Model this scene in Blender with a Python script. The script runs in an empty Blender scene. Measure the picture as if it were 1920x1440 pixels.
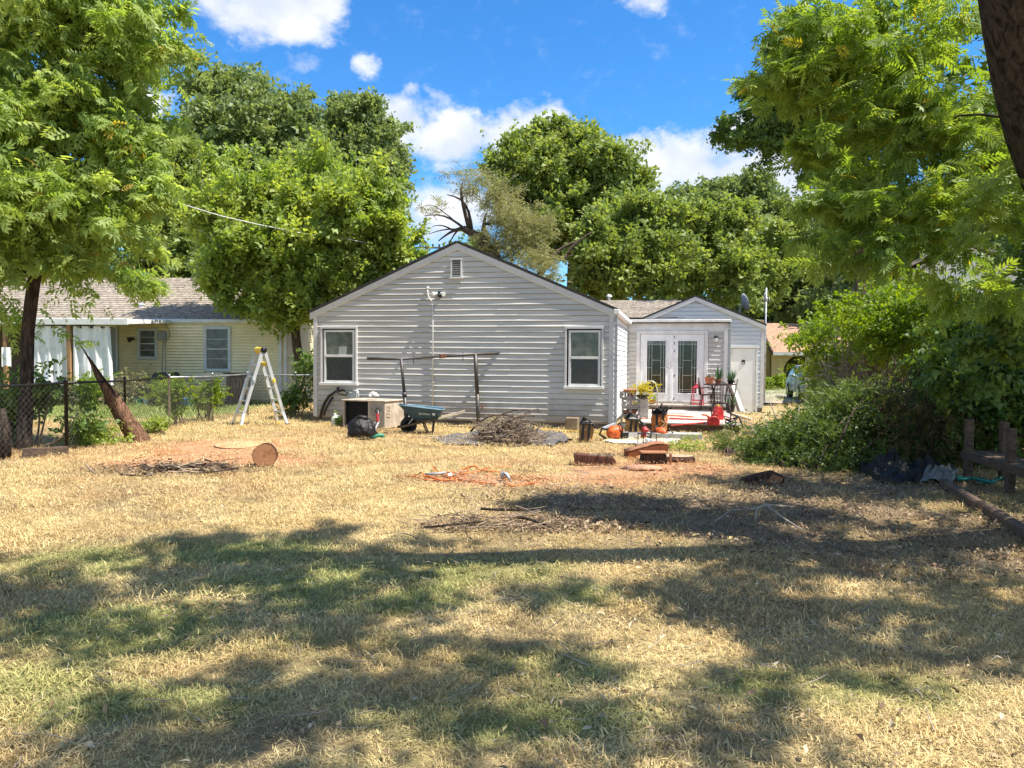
import bpy, bmesh, math, random
import numpy as np
from mathutils import Vector, Matrix, noise as mn
random.seed(7); RNG = np.random.default_rng(11)
SC = bpy.context.scene; COL = SC.collection
R = math.radians
# ---------------------------------------------------------------- camera, sky, sun, exposure
EYE = Vector((0, 0, 1.55)); FPX = 1440.0
CAMROT = Matrix.Rotation(R(90 - 1.79), 3, 'X') @ Matrix.Rotation(R(0.4), 3, 'Z')
cam = bpy.data.cameras.new('camera'); cam.sensor_width = 36; cam.lens = FPX / 1920 * 36
cam.clip_start = .05; cam.clip_end = 2000
camo = bpy.data.objects.new('camera', cam); COL.objects.link(camo)
camo.location = EYE; camo.rotation_euler = CAMROT.to_euler()
SC.camera = camo
SUN_AZ, SUN_EL = R(-20.5), R(61)
SUNV = Vector((math.cos(SUN_EL)*math.cos(SUN_AZ), math.cos(SUN_EL)*math.sin(SUN_AZ), math.sin(SUN_EL)))
sl = bpy.data.lights.new('sun', 'SUN'); sl.energy = 4.0; sl.angle = R(.53); sl.color = (1, .95, .86)
so = bpy.data.objects.new('sun', sl); COL.objects.link(so); so.location = SUNV*60
so.rotation_euler = SUNV.to_track_quat('Z', 'Y').to_euler()
SC.view_settings.view_transform = 'Standard'; SC.view_settings.look = 'None'
SC.view_settings.exposure = 1.33; SC.view_settings.gamma = 1; SC.view_settings.use_curve_mapping = False
SC.render.engine = 'CYCLES'
SC.cycles.max_bounces = 6; SC.cycles.diffuse_bounces = 3; SC.cycles.glossy_bounces = 2
SC.cycles.transmission_bounces = 4; SC.cycles.transparent_max_bounces = 6
SC.cycles.use_denoising = True; SC.cycles.denoiser = 'OPENIMAGEDENOISE'; SC.cycles.denoising_input_passes = 'RGB_ALBEDO_NORMAL'; SC.cycles.denoising_prefilter = 'NONE'; SC.cycles.sample_clamp_indirect = 3.0; SC.cycles.caustics_reflective = False; SC.cycles.caustics_refractive = False

class NT:
    """small node-tree writer"""
    def __init__(s, tree): s.t = tree; s.n = tree.nodes; s.l = tree.links; s.n.clear()
    def add(s, typ, **kw):
        n = s.n.new(typ); ins = kw.pop('ins', {})
        for k, v in kw.items(): setattr(n, k, v)
        for k, v in ins.items(): s.put(n.inputs[k], v)
        return n
    def put(s, sock, v):
        if isinstance(v, bpy.types.NodeSocket): s.l.new(v, sock)
        elif isinstance(v, bpy.types.Node): s.l.new(v.outputs[0], sock)
        else:
            if hasattr(sock.default_value, '__len__') and hasattr(v, '__len__') and len(sock.default_value) == 4 and len(v) == 3: v = (*v, 1)
            sock.default_value = v
    def m(s, op, a, b=0.0, c=None, clamp=False):
        n = s.add('ShaderNodeMath', operation=op, use_clamp=clamp)
        s.put(n.inputs[0], a); s.put(n.inputs[1], b)
        if c is not None: s.put(n.inputs[2], c)
        return n.outputs[0]
    def mix(s, f, a, b, blend='MIX'):
        n = s.add('ShaderNodeMix', data_type='RGBA', blend_type=blend)
        s.put(n.inputs[0], f); s.put(n.inputs[6], a); s.put(n.inputs[7], b)
        return n.outputs[2]
    def noise(s, vec, scale, detail=4, rough=.55, dist=0):
        n = s.add('ShaderNodeTexNoise'); s.put(n.inputs['Vector'], vec)
        n.inputs['Scale'].default_value = scale; n.inputs['Detail'].default_value = detail
        n.inputs['Roughness'].default_value = rough; n.inputs['Distortion'].default_value = dist
        return n.outputs[0]
    def ramp(s, f, lo, hi):
        n = s.add('ShaderNodeMapRange', interpolation_type='SMOOTHSTEP')
        s.put(n.inputs[0], f); n.inputs[1].default_value = lo; n.inputs[2].default_value = hi
        return n.outputs[0]

# sky: Nishita plus cumulus laid out by azimuth and elevation
wd = bpy.data.worlds.new('World'); SC.world = wd; wd.use_nodes = True
t = NT(wd.node_tree)
sky = t.add('ShaderNodeTexSky', sky_type='NISHITA', sun_disc=False, sun_elevation=SUN_EL,
            sun_rotation=math.pi/2 - SUN_AZ, altitude=300, air_density=1.0, dust_density=.35, ozone_density=3.0)
hs = t.add('ShaderNodeHueSaturation', ins={'Saturation': 1.25, 'Color': sky.outputs[0]})
skyc = t.mix(1.0, hs.outputs[0], (.62, .95, 1.12), 'MULTIPLY')
tc = t.add('ShaderNodeTexCoord')
sep = t.add('ShaderNodeSeparateXYZ', ins={0: tc.outputs['Generated']})
az = t.m('ARCTAN2', sep.outputs[0], sep.outputs[1])
el = t.m('ARCSINE', sep.outputs[2])
ae = t.add('ShaderNodeCombineXYZ', ins={0: az, 1: t.m('MULTIPLY', el, 1.35), 2: .37})
warp = t.add('ShaderNodeTexNoise', ins={'Vector': ae.outputs[0], 'Scale': 9.0, 'Detail': 7.0, 'Roughness': .62})
wv = t.add('ShaderNodeSeparateColor', ins={0: warp.outputs[1]})
az2 = t.m('ADD', az, t.m('MULTIPLY', t.m('SUBTRACT', wv.outputs[0], .5), .12))
el2 = t.m('ADD', el, t.m('MULTIPLY', t.m('SUBTRACT', wv.outputs[1], .5), .09))
def cl(px, py, rx, ry, k=1.0):
    a = math.atan((px-960)/FPX); e = math.atan((675-py)/FPX*math.cos(a))
    return a, e, rx/FPX, ry/FPX, k
CL = [cl(500, 22, 150, 62), cl(610, 25, 70, 40, .8), cl(665, 128, 34, 27, .55), cl(557, 137, 34, 20, .36), cl(752, 186, 36, 18, .42), cl(815, 186, 34, 18, .42),
      cl(715, 238, 85, 55), cl(840, 262, 105, 62), cl(960, 252, 95, 58), cl(1010, 225, 45, 35, .8), cl(1205, 8, 48, 30, .6),
      cl(1190, 292, 80, 48), cl(1280, 300, 110, 72), cl(1400, 345, 150, 70), cl(1360, 240, 60, 40, .9), cl(1500, 400, 120, 70),
      cl(285, 225, 60, 45), cl(820, 400, 120, 70, .8), cl(1250, 390, 130, 60, .9), cl(330, 300, 90, 60, .8)]
mask = None
for a0, e0, rx, ry, k in CL:
    dx = t.m('DIVIDE', t.m('SUBTRACT', az2, a0), rx*1.05); dy = t.m('DIVIDE', t.m('SUBTRACT', el2, e0), ry*1.05)
    q = t.m('SUBTRACT', 1.0, t.m('ADD', t.m('MULTIPLY', dx, dx), t.m('MULTIPLY', dy, dy)))
    q = t.m('MULTIPLY', t.m('MAXIMUM', q, 0.0), k)
    mask = q if mask is None else t.m('MAXIMUM', mask, q)
# the same kind of broken cumulus goes on round the rest of the sky
wide = t.m('MULTIPLY', t.ramp(t.noise(tc.outputs['Generated'], 2.6, 6, .55), .44, .66), t.ramp(t.m('ABSOLUTE', az), .62, .85))
mask = t.m('MAXIMUM', mask, wide)
fine = t.noise(ae.outputs[0], 26, 8, .68)
dens = t.ramp(t.m('ADD', mask, t.m('MULTIPLY', t.m('SUBTRACT', fine, .5), .95)), .02, .80)
body = t.ramp(t.noise(ae.outputs[0], 13, 4, .5), .3, .75)
cc = t.mix(body, (.68, .75, .88), (1.0, 1.0, 1.0))
b1 = t.add('ShaderNodeBackground', ins={0: skyc, 1: .085})
b2 = t.add('ShaderNodeBackground', ins={0: cc, 1: .46})
mx = t.add('ShaderNodeMixShader', ins={0: t.m('MULTIPLY', dens, .96), 1: b1.outputs[0], 2: b2.outputs[0]})
wo = t.add('ShaderNodeOutputWorld', ins={0: mx.outputs[0]})

# ---------------------------------------------------------------- photo measurements -> points of the place
def ray(px, py): return CAMROT @ Vector(((px-960)/FPX, -(py-720)/FPX, -1))
def W(px, py, d):
    r = ray(px, py); return EYE + r*(d/r.y)
def G(px, py, z=0.0):
    r = ray(px, py); return EYE + r*((z-EYE.z)/r.z)
def nz(x, y, z=0.): return mn.noise(Vector((x, y, z)))

# ---------------------------------------------------------------- mesh builder
class MB:
    def __init__(s): s.v = []; s.f = []; s.mi = []; s.m = 0
    def face(s, pts):
        n = len(s.v); s.v += [tuple(p) for p in pts]; s.f.append(tuple(range(n, n+len(pts)))); s.mi.append(s.m)
    def mesh(s, vs, fs):
        n = len(s.v); s.v += [tuple(p) for p in vs]
        for f in fs: s.f.append(tuple(i+n for i in f)); s.mi.append(s.m)
        return s
    def box(s, c, size, rot=None):
        hx, hy, hz = size[0]/2, size[1]/2, size[2]/2; c = Vector(c)
        vs = [Vector((x*hx, y*hy, z*hz)) for z in (-1, 1) for y in (-1, 1) for x in (-1, 1)]
        if rot is not None: vs = [rot @ v for v in vs]
        return s.mesh([c+v for v in vs], [(0, 2, 3, 1), (4, 5, 7, 6), (0, 1, 5, 4), (2, 6, 7, 3), (0, 4, 6, 2), (1, 3, 7, 5)])
    def bx(s, x0, x1, y0, y1, z0, z1): return s.box(((x0+x1)/2, (y0+y1)/2, (z0+z1)/2), (x1-x0, y1-y0, z1-z0))
    def beam(s, p0, p1, w, h, up=(0, 0, 1), w1=None, h1=None):
        p0, p1 = Vector(p0), Vector(p1); d = (p1-p0).normalized(); u = Vector(up)
        if abs(d.dot(u)) > .98: u = Vector((0, 1, 0))
        a = d.cross(u).normalized(); b = a.cross(d).normalized()
        w1 = w if w1 is None else w1; h1 = h if h1 is None else h1; vs = []
        for p, ww, hh in ((p0, w, h), (p1, w1, h1)):
            vs += [p-a*ww/2-b*hh/2, p+a*ww/2-b*hh/2, p+a*ww/2+b*hh/2, p-a*ww/2+b*hh/2]
        return s.mesh(vs, [(3, 2, 1, 0), (4, 5, 6, 7), (0, 1, 5, 4), (1, 2, 6, 5), (2, 3, 7, 6), (3, 0, 4, 7)])
    def tube(s, pts, r, n=6, caps=True):
        pts = [Vector(p) for p in pts]; k = len(pts)
        rs = r if hasattr(r, '__len__') else [r]*k
        u = None; vs = []
        for i, p in enumerate(pts):
            d = (pts[min(i+1, k-1)]-pts[max(i-1, 0)])
            d = d.normalized() if d.length > 1e-9 else Vector((0, 0, 1))
            if u is None: u = d.orthogonal().normalized()
            else:
                u = u-d*u.dot(d); u = u.normalized() if u.length > 1e-6 else d.orthogonal().normalized()
            w = d.cross(u)
            for j in range(n):
                a = 2*math.pi*j/n; vs.append(p+(u*math.cos(a)+w*math.sin(a))*rs[i])
        fs = [(i*n+j, i*n+(j+1) % n, (i+1)*n+(j+1) % n, (i+1)*n+j) for i in range(k-1) for j in range(n)]
        if caps: fs += [tuple(range(n-1, -1, -1)), tuple((k-1)*n+j for j in range(n))]
        return s.mesh(vs, fs)
    def lathe(s, prof, n=16, c=(0, 0, 0), ax=None):
        """prof: [(r, h)] along +Z at c (or along ax)"""
        c = Vector(c); q = Vector((0, 0, 1)).rotation_difference(Vector(ax)) if ax is not None else None
        vs = []
        for r, h in prof:
            for j in range(n):
                a = 2*math.pi*j/n; v = Vector((r*math.cos(a), r*math.sin(a), h)); vs.append(c+(q @ v if q else v))
        k = len(prof)
        fs = [(i*n+j, i*n+(j+1) % n, (i+1)*n+(j+1) % n, (i+1)*n+j) for i in range(k-1) for j in range(n)]
        if prof[0][0] > 1e-5: fs.append(tuple(range(n-1, -1, -1)))
        if prof[-1][0] > 1e-5: fs.append(tuple((k-1)*n+j for j in range(n)))
        return s.mesh(vs, fs)
    def prism(s, poly, ax, lo, hi):
        """poly of 2D points extruded along axis ax: 0 -> (y,z), 1 -> (x,z), 2 -> (x,y)"""
        def P(p, h): return (h, p[0], p[1]) if ax == 0 else (p[0], h, p[1]) if ax == 1 else (p[0], p[1], h)
        n = len(poly); vs = [P(p, lo) for p in poly]+[P(p, hi) for p in poly]
        fs = [tuple(range(n))[::-1], tuple(range(n, 2*n))]+[(i, (i+1) % n, n+(i+1) % n, n+i) for i in range(n)]
        return s.mesh(vs, fs)
    def sheet(s, fn, nu, nv, thick=0):
        """fn(i/nu, j/nv) -> point"""
        vs = [fn(i/nu, j/nv) for j in range(nv+1) for i in range(nu+1)]
        fs = [(j*(nu+1)+i, j*(nu+1)+i+1, (j+1)*(nu+1)+i+1, (j+1)*(nu+1)+i) for j in range(nv) for i in range(nu)]
        return s.mesh(vs, fs)
    def rock(s, c, r, sc=(1, 1, 1), amp=.25, f=2.0, sub=2, seed=0, flat=None):
        bm = bmesh.new(); bmesh.ops.create_icosphere(bm, subdivisions=sub, radius=1)
        vs = []
        for v in bm.verts:
            k = 1+amp*mn.noise(v.co*f+Vector((seed*3.1, seed*1.7, 0)))+amp*.5*mn.noise(v.co*f*2.3+Vector((seed, 5, 2)))
            p = Vector((v.co.x*sc[0], v.co.y*sc[1], v.co.z*sc[2]))*k*r
            if flat is not None: p.z = max(p.z, flat)
            vs.append(Vector(c)+p)
        fs = [tuple(v.index for v in f.verts) for f in bm.faces]; bm.free()
        return s.mesh(vs, fs)
    def obj(s, name, mats, parent=None, smooth=False, kind=None, bevel=0):
        me = bpy.data.meshes.new(name); me.from_pydata(s.v, [], s.f)
        mats = mats if isinstance(mats, (list, tuple)) else [mats]
        for m in mats: me.materials.append(m)
        if len(mats) > 1: me.polygons.foreach_set('material_index', s.mi)
        if smooth: me.polygons.foreach_set('use_smooth', [True]*len(s.f))
        me.update()
        bm = bmesh.new(); bm.from_mesh(me)
        if not smooth or len(bm.faces) < 3000: bmesh.ops.recalc_face_normals(bm, faces=bm.faces)
        if bevel: bmesh.ops.bevel(bm, geom=list(bm.edges), offset=bevel, segments=1, affect='EDGES', clamp_overlap=True)
        bm.to_mesh(me); bm.free()
        o = bpy.data.objects.new(name, me); COL.objects.link(o)
        if parent: o.parent = parent
        if kind: o['kind'] = kind
        return o
def thing(name, label, cat, loc=(0, 0, 0), rz=0., group=None):
    o = bpy.data.objects.new(name, None); COL.objects.link(o); o.empty_display_size = .2
    o.location = loc; o.rotation_euler = (0, 0, rz); o['label'] = label; o['category'] = cat
    if group: o['group'] = group
    return o
def tag(o, label, cat, group=None, loc=None, rz=0.):
    o['label'] = label; o['category'] = cat
    if group: o['group'] = group
    if loc is not None: o.location = loc
    o.rotation_euler = (0, 0, rz)
    return o
def setting(o): o['kind'] = 'structure'; return o
def dup(root, loc, rz=0., label=None):
    r = root.copy(); COL.objects.link(r); r.location = loc; r.rotation_euler = (0, 0, rz)
    if label: r['label'] = label
    for ch in root.children:
        c = ch.copy(); COL.objects.link(c); c.parent = r
        for g in ch.children:
            e = g.copy(); COL.objects.link(e); e.parent = c
    return r

# ---------------------------------------------------------------- materials
def mat(name, col, rough=.6, var=.15, scale=6., bump=.0, bscale=40., stretch=(1, 1, 1), col2=None, metal=0., spec=.4, coord='Object', thr=(.35, .65), perobj=0., dirt=None):
    m = bpy.data.materials.new(name); m.use_nodes = True; t = NT(m.node_tree)
    tc = t.add('ShaderNodeTexCoord'); mp = t.add('ShaderNodeMapping', ins={0: tc.outputs[coord]}); mp.inputs['Scale'].default_value = stretch
    v = mp.outputs[0]
    n1 = t.noise(v, scale, 5, .6)
    c2 = col2 if col2 else tuple(min(1, c*(1-var*1.3)) for c in col)
    c1 = col if col2 else tuple(min(1, c*(1+var*.6)) for c in col)
    c = t.mix(t.ramp(n1, *thr), c2, c1)
    n2 = t.noise(v, scale*6, 3, .6)
    c = t.mix(t.m('MULTIPLY', t.ramp(n2, .3, .75), var*.8, clamp=True), c, tuple(x*.55 for x in col))
    if dirt:  # soil splashed up from the ground
        sz = t.add('ShaderNodeSeparateXYZ', ins={0: tc.outputs['Object']})
        dn = t.noise(tc.outputs['Object'], 3.5, 6, .65)
        c = t.mix(t.m('MULTIPLY', t.ramp(t.m('SUBTRACT', t.m('MULTIPLY', dn, .95), sz.outputs[2]), -.25, .35), .55), c, dirt)
    if perobj:
        oi = t.add('ShaderNodeObjectInfo')
        hv = t.add('ShaderNodeHueSaturation', ins={'Value': t.m('ADD', 1-perobj/2, t.m('MULTIPLY', oi.outputs['Random'], perobj)), 'Color': c}); c = hv.outputs[0]
    p = t.add('ShaderNodeBsdfPrincipled', ins={'Base Color': c, 'Roughness': rough, 'Metallic': metal, 'Specular IOR Level': spec})
    t.put(p.inputs['Roughness'], t.m('ADD', rough-.08, t.m('MULTIPLY', n2, .16), clamp=True))
    if bump:
        b = t.add('ShaderNodeBump', ins={'Strength': bump, 'Distance': .02, 'Height': t.noise(v, bscale, 4, .65)})
        t.put(p.inputs['Normal'], b.outputs[0])
    t.add('ShaderNodeOutputMaterial', ins={0: p.outputs[0]})
    return m
def leafmat(name, c1, c2, c3=None, trans=.45, hue=0.):
    """leaf: tint attribute runs c1 -> c2, a few sprays go c3; thin leaves let light through"""
    m = bpy.data.materials.new(name); m.use_nodes = True; t = NT(m.node_tree)
    at = t.add('ShaderNodeAttribute', attribute_name='tint')
    c = t.mix(at.outputs['Fac'], c1, c2)
    if c3: c = t.mix(t.ramp(at.outputs['Fac'], .93, .97), c, c3)
    pb = t.add('ShaderNodeBsdfPrincipled', ins={'Base Color': c, 'Roughness': .5, 'Specular IOR Level': .35})
    hv = t.add('ShaderNodeHueSaturation', ins={'Saturation': 1.1, 'Value': 1.75, 'Color': t.mix(.5, c, t.mix(1., c, (1.25, 1.15, .5), 'MULTIPLY'))})
    tl = t.add('ShaderNodeBsdfTranslucent', ins={0: hv.outputs[0]})
    mx = t.add('ShaderNodeMixShader', ins={0: trans, 1: pb.outputs[0], 2: tl.outputs[0]})
    t.add('ShaderNodeOutputMaterial', ins={0: mx.outputs[0]})
    return m
M = {}
M['siding'] = mat('grey_siding', (.545, .52, .475), .42, .07, 1.6, .05, 30, stretch=(.4, 1, 2), perobj=.09, dirt=(.22, .16, .10))
M['white_trim'] = mat('white_trim', (.70, .69, .66), .5, .08, 3)
M['white_paint'] = mat('white_paint', (.80, .80, .78), .4, .06, 3)
M['fascia'] = mat('fascia', (.60, .585, .57), .45, .08, 2)
M['dark_edge'] = mat('dark_edge', (.035, .032, .032), .7, .2)
M['shingle'] = mat('shingle', (.33, .275, .215), .9, .35, 5, .5, 120, stretch=(1.5, 1.5, 1.5), perobj=.25)
M['shingle_brown'] = mat('shingle_brown', (.40, .235, .15), .9, .2, 4, .4, 60)
M['foundation'] = mat('foundation', (.14, .125, .11), .9, .3, 4, .3)
M['yellow_siding'] = mat('yellow_siding', (.88, .76, .46), .45, .06, 2)
M['grey_trim'] = mat('grey_trim', (.60, .62, .62), .5, .08, 2)
M['grey_paint'] = mat('grey_paint', (.32, .34, .35), .5, .1, 3)
M['black'] = mat('black', (.012, .012, .013), .45, .3)
M['black_metal'] = mat('black_metal', (.02, .019, .018), .4, .4, 8, metal=.3)
M['galv'] = mat('galvanised', (.42, .43, .44), .42, .25, 6, metal=.6)
M['wire'] = mat('fence_wire', (.12, .12, .115), .5, .2, 6, metal=.4)
M['alu'] = mat('aluminium', (.66, .66, .65), .38, .12, 5, metal=.55)
M['yellow'] = mat('yellow_plastic', (.80, .55, .03), .4, .1)
M['pipe'] = mat('steel_pipe', (.085, .085, .085), .45, .5, 5, metal=.4, col2=(.075, .055, .04))
M['tan_metal'] = mat('tan_metal', (.50, .41, .315), .5, .22, 5)
M['tan_shaded'] = mat('tan_metal_shaded', (.38, .32, .25), .5, .1, 3)  # tan metal darkened: shade on the front panel put into the colour
M['blue'] = mat('barrow_paint', (.035, .095, .135), .45, .4, 9, col2=(.03, .07, .10))
M['rubber'] = mat('rubber', (.018, .018, .018), .75, .2)
M['wood'] = mat('weathered_wood', (.36, .28, .20), .8, .3, 3, .3, 30, stretch=(1, 12, 12), perobj=.3)
M['wood_dark'] = mat('dark_wood', (.13, .085, .055), .8, .4, 3, .3, 30, stretch=(2, 9, 9), perobj=.3)
M['wood_grey'] = mat('grey_board', (.40, .35, .30), .85, .25, 3, .3, 30, stretch=(10, 10, 1), perobj=.3)
M['handle_wood'] = mat('handle_wood', (.50, .42, .30), .6, .15, 5)
M['post_wood'] = mat('post_wood', (.36, .20, .09), .7, .3, 3, .2, stretch=(8, 8, 1))
M['concrete'] = mat('concrete', (.40, .38, .34), .9, .2, 5, .35, 80)
M['block'] = mat('cinder_block', (.36, .33, .295), .95, .2, 8, .5, 90, perobj=.25)
M['brick'] = mat('red_brick', (.42, .15, .09), .9, .3, 9, .4, 60, perobj=.4)
M['terracotta'] = mat('terracotta', (.45, .17, .08), .8, .2, 6)
M['orange'] = mat('orange_plastic', (.66, .12, .02), .5, .35, 9)
M['bag_orange'] = mat('orange_canvas', (.50, .15, .03), .75, .25, 8, .3, 60)
M['bag_tan'] = mat('tan_canvas', (.33, .175, .05), .8, .3, 7, .3, 60)
M['red'] = mat('red_plastic', (.45, .025, .022), .5, .35, 8)
M['pink'] = mat('pink_metal', (.58, .06, .09), .5, .3, 8)
M['bagblack'] = mat('black_plastic', (.013, .011, .010), .5, .3, 5, .25, 14, spec=.3)
M['tarp'] = mat('landscape_fabric', (.085, .08, .085), .65, .4, 4, .3, 20, col2=(.15, .13, .115))
M['white_fabric'] = mat('white_fabric', (.78, .76, .74), .8, .08, 4, .1, 60)
M['white_plastic'] = mat('white_plastic', (.78, .77, .73), .4, .08)
M['clear'] = mat('clear_jar', (.62, .62, .60), .2, .1)
M['bluefab'] = mat('blue_webbing', (.06, .17, .55), .7, .15)
M['blueplastic'] = mat('blue_plastic', (.05, .20, .42), .4, .15)
M['greenplastic'] = mat('green_plastic', (.03, .22, .12), .45, .2)
M['rope_orange'] = mat('orange_rope', (.62, .17, .04), .8, .25, 30)
M['rope_yellow'] = mat('yellow_rope', (.75, .50, .05), .8, .2, 30)
M['hose_green'] = mat('green_hose', (.02, .22, .16), .45, .2)
M['twig'] = mat('dry_twig', (.31, .225, .15), .9, .4, 5, perobj=.2)
M['twig_grey'] = mat('grey_twig', (.36, .30, .24), .9, .35, 5)
M['silver'] = mat('silver_paint', (.32, .33, .33), .35, .06, 2, metal=.15)
M['headlamp'] = mat('headlamp', (.60, .62, .64), .12, .1)
M['chrome'] = mat('chrome', (.6, .6, .6), .2, .05, metal=.9)
M['beige_wall'] = mat('beige_wall', (.60, .44, .22), .8, .08, 3, .2)
M['stone'] = mat('chimney_stone', (.34, .22, .14), .9, .4, 8, .5, perobj=.5)
M['white_house'] = mat('white_siding', (.74, .74, .72), .5, .06, 2)
M['asphalt'] = mat('drive_concrete', (.40, .36, .31), .9, .15, 3, .2)
M['porcelain'] = mat('pale_rag', (.70, .64, .58), .8, .12, 5)
M['rust'] = mat('rusty_iron', (.14, .05, .025), .75, .4, 14)
def glassmat(name, col, rough=.08, var=.3, scale=3):
    return mat(name, col, rough, var, scale, spec=.6)
M['pane'] = glassmat('window_pane', (.125, .125, .10), .12, .35, 5)
M['screen'] = glassmat('window_screen', (.034, .034, .029), .28, .25, 4)
M['glass_dark'] = glassmat('door_glass', (.018, .017, .013), .05, .5, 4)
M['blind'] = glassmat('blind_pane', (.11, .115, .11), .2, .4, 5)
M['came'] = mat('lead_came', (.55, .54, .50), .3, .1, metal=.6)

def barkmat(name, c1, c2, sc=1.):
    m = bpy.data.materials.new(name); m.use_nodes = True; t = NT(m.node_tree)
    tc = t.add('ShaderNodeTexCoord'); mp = t.add('ShaderNodeMapping', ins={0: tc.outputs['Object']}); mp.inputs['Scale'].default_value = (9*sc, 9*sc, 1.8*sc)
    n = t.noise(mp.outputs[0], 2.2, 6, .65, .6); n2 = t.noise(mp.outputs[0], 9, 4, .6)
    c = t.mix(t.ramp(n, .36, .62), c1, c2); c = t.mix(t.m('MULTIPLY', t.ramp(n2, .4, .7), .4), c, tuple(x*.6 for x in c2))
    b = t.add('ShaderNodeBump', ins={'Strength': 1.0, 'Distance': .12, 'Height': t.m('ADD', n, t.m('MULTIPLY', n2, .3))})
    p = t.add('ShaderNodeBsdfPrincipled', ins={'Base Color': c, 'Roughness': .9, 'Specular IOR Level': .2, 'Normal': b.outputs[0]})
    t.add('ShaderNodeOutputMaterial', ins={0: p.outputs[0]})
    return m
M['bark'] = barkmat('bark', (.016, .012, .009), (.11, .08, .06))
M['bark_mid'] = barkmat('bark_mid', (.06, .042, .03), (.20, .14, .10))
M['bark_red'] = barkmat('bark_red', (.10, .05, .03), (.46, .255, .15), 1.8)
M['bark_log'] = barkmat('bark_log', (.05, .028, .02), (.19, .11, .075), 2)
def ringmat(name, c1, c2, c3):
    m = bpy.data.materials.new(name); m.use_nodes = True; t = NT(m.node_tree)
    tc = t.add('ShaderNodeTexCoord')
    gr = t.add('ShaderNodeVectorMath', operation='LENGTH', ins={0: tc.outputs['Object']})
    n = t.noise(tc.outputs['Object'], 7, 4)
    rr = t.m('ADD', gr.outputs['Value'], t.m('MULTIPLY', n, .05))
    w = t.m('SINE', t.m('MULTIPLY', rr, 330.))
    c = t.mix(t.m('MULTIPLY_ADD', w, .5, .5), c1, c2); c = t.mix(t.ramp(n, .5, .75), c, c3)
    p = t.add('ShaderNodeBsdfPrincipled', ins={'Base Color': c, 'Roughness': .85, 'Specular IOR Level': .2})
    t.add('ShaderNodeOutputMaterial', ins={0: p.outputs[0]})
    return m
M['cut'] = ringmat('cut_wood', (.36, .18, .09), (.27, .12, .055), (.19, .075, .035))
M['cut_red_shaded'] = ringmat('shaded_red_wood', (.24, .075, .028), (.17, .05, .02), (.10, .03, .015))  # slab face darkened, its shade put into the wood colour
def deckmat():
    m = bpy.data.materials.new('worn_deck_paint'); m.use_nodes = True; t = NT(m.node_tree)
    tc = t.add('ShaderNodeTexCoord'); mp = t.add('ShaderNodeMapping', ins={0: tc.outputs['Object']}); mp.inputs['Scale'].default_value = (1.2, 9, 9)
    oi = t.add('ShaderNodeObjectInfo')
    n = t.noise(mp.outputs[0], 1.6, 5, .6); n2 = t.noise(tc.outputs['Object'], 30, 3)
    f = t.ramp(t.m('ADD', n, t.m('MULTIPLY', t.m('SUBTRACT', oi.outputs['Random'], .5), .35)), .50, .60)
    c = t.mix(f, (.62, .54, .48), (.58, .115, .07)); c = t.mix(t.m('MULTIPLY', n2, .25), c, (.25, .2, .17))
    p = t.add('ShaderNodeBsdfPrincipled', ins={'Base Color': c, 'Roughness': .75})
    t.add('ShaderNodeOutputMaterial', ins={0: p.outputs[0]})
    return m
M['deck'] = deckmat()
# ---------------------------------------------------------------- ground
def vnoise(x, y, seed=0):
    x = np.asarray(x, float); y = np.asarray(y, float)
    xi = np.floor(x).astype(np.int64); yi = np.floor(y).astype(np.int64); fx = x-xi; fy = y-yi
    fx = fx*fx*(3-2*fx); fy = fy*fy*(3-2*fy)
    def h(a, b):
        n = (a*374761393+b*668265263+seed*982451653) & 0xffffffff
        n = ((n ^ (n >> 13))*1274126177) & 0xffffffff
        return ((n ^ (n >> 16)) & 0xffff)/65535.
    return (h(xi, yi)*(1-fx)+h(xi+1, yi)*fx)*(1-fy)+(h(xi, yi+1)*(1-fx)+h(xi+1, yi+1)*fx)*fy
def fbm(x, y, seed=0, o=4):
    a, s, tot = 1., 0., 0.
    for i in range(o):
        s = s+a*vnoise(np.asarray(x)*2**i, np.asarray(y)*2**i, seed+i*17); tot += a; a *= .55
    return s/tot
def sstep(v, a, b):
    k = np.clip((v-a)/(b-a), 0, 1); return k*k*(3-2*k)
# bare spots of red sawdust, worn litter, green patches: (centre, half width, half depth)
def zone(px, py, rx, ry, seed):
    g = G(px, py); return (g.x, g.y, rx, ry, seed)
SAW = [zone(400, 842, 1.5, 1.6, 1), zone(300, 868, .9, .9, 2), zone(480, 862, 1.1, .7, 8), zone(1135, 892, 1.15, .9, 3), zone(880, 898, .9, .35, 4), zone(1285, 880, .8, .8, 5), zone(960, 905, .7, .3, 6), zone(1240, 872, .7, .7, 7)]
LIT = [zone(1450, 960, 3.2, 1.7, 11), zone(1150, 935, 1.7, .7, 12), zone(1000, 985, 1.0, .35, 13), zone(1700, 1010, 1.6, 1.5, 14), zone(1560, 910, 2., .8, 15), zone(330, 880, 1.2, .5, 16)]
GRN = [zone(420, 1030, 1.3, .5, 21), zone(560, 1090, 1.3, .45, 22), zone(860, 1060, 1.3, .4, 23), zone(220, 1180, 1.0, .5, 24), zone(120, 1060, .7, .5, 25), zone(700, 1120, .9, .4, 26), zone(900, 1250, .8, .35, 27), zone(1100, 1120, .6, .4, 28), zone(250, 1330, .8, .3, 29), zone(1000, 1340, .8, .25, 30), zone(1500, 1290, .9, .3, 31), zone(1800, 945, .9, .6, 32), zone(620, 1220, .6, .3, 33), zone(60, 1250, .5, .4, 34)]
def zmask(Z, x, y):
    m = np.zeros_like(x)
    for cx, cy, rx, ry, s in Z:
        d = np.sqrt(((x-cx)/rx)**2+((y-cy)/ry)**2)+(fbm(x*1.6, y*1.6, s)-.5)*1.1
        m = np.maximum(m, 1-sstep(d, .55, 1.1))
    return m
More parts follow.
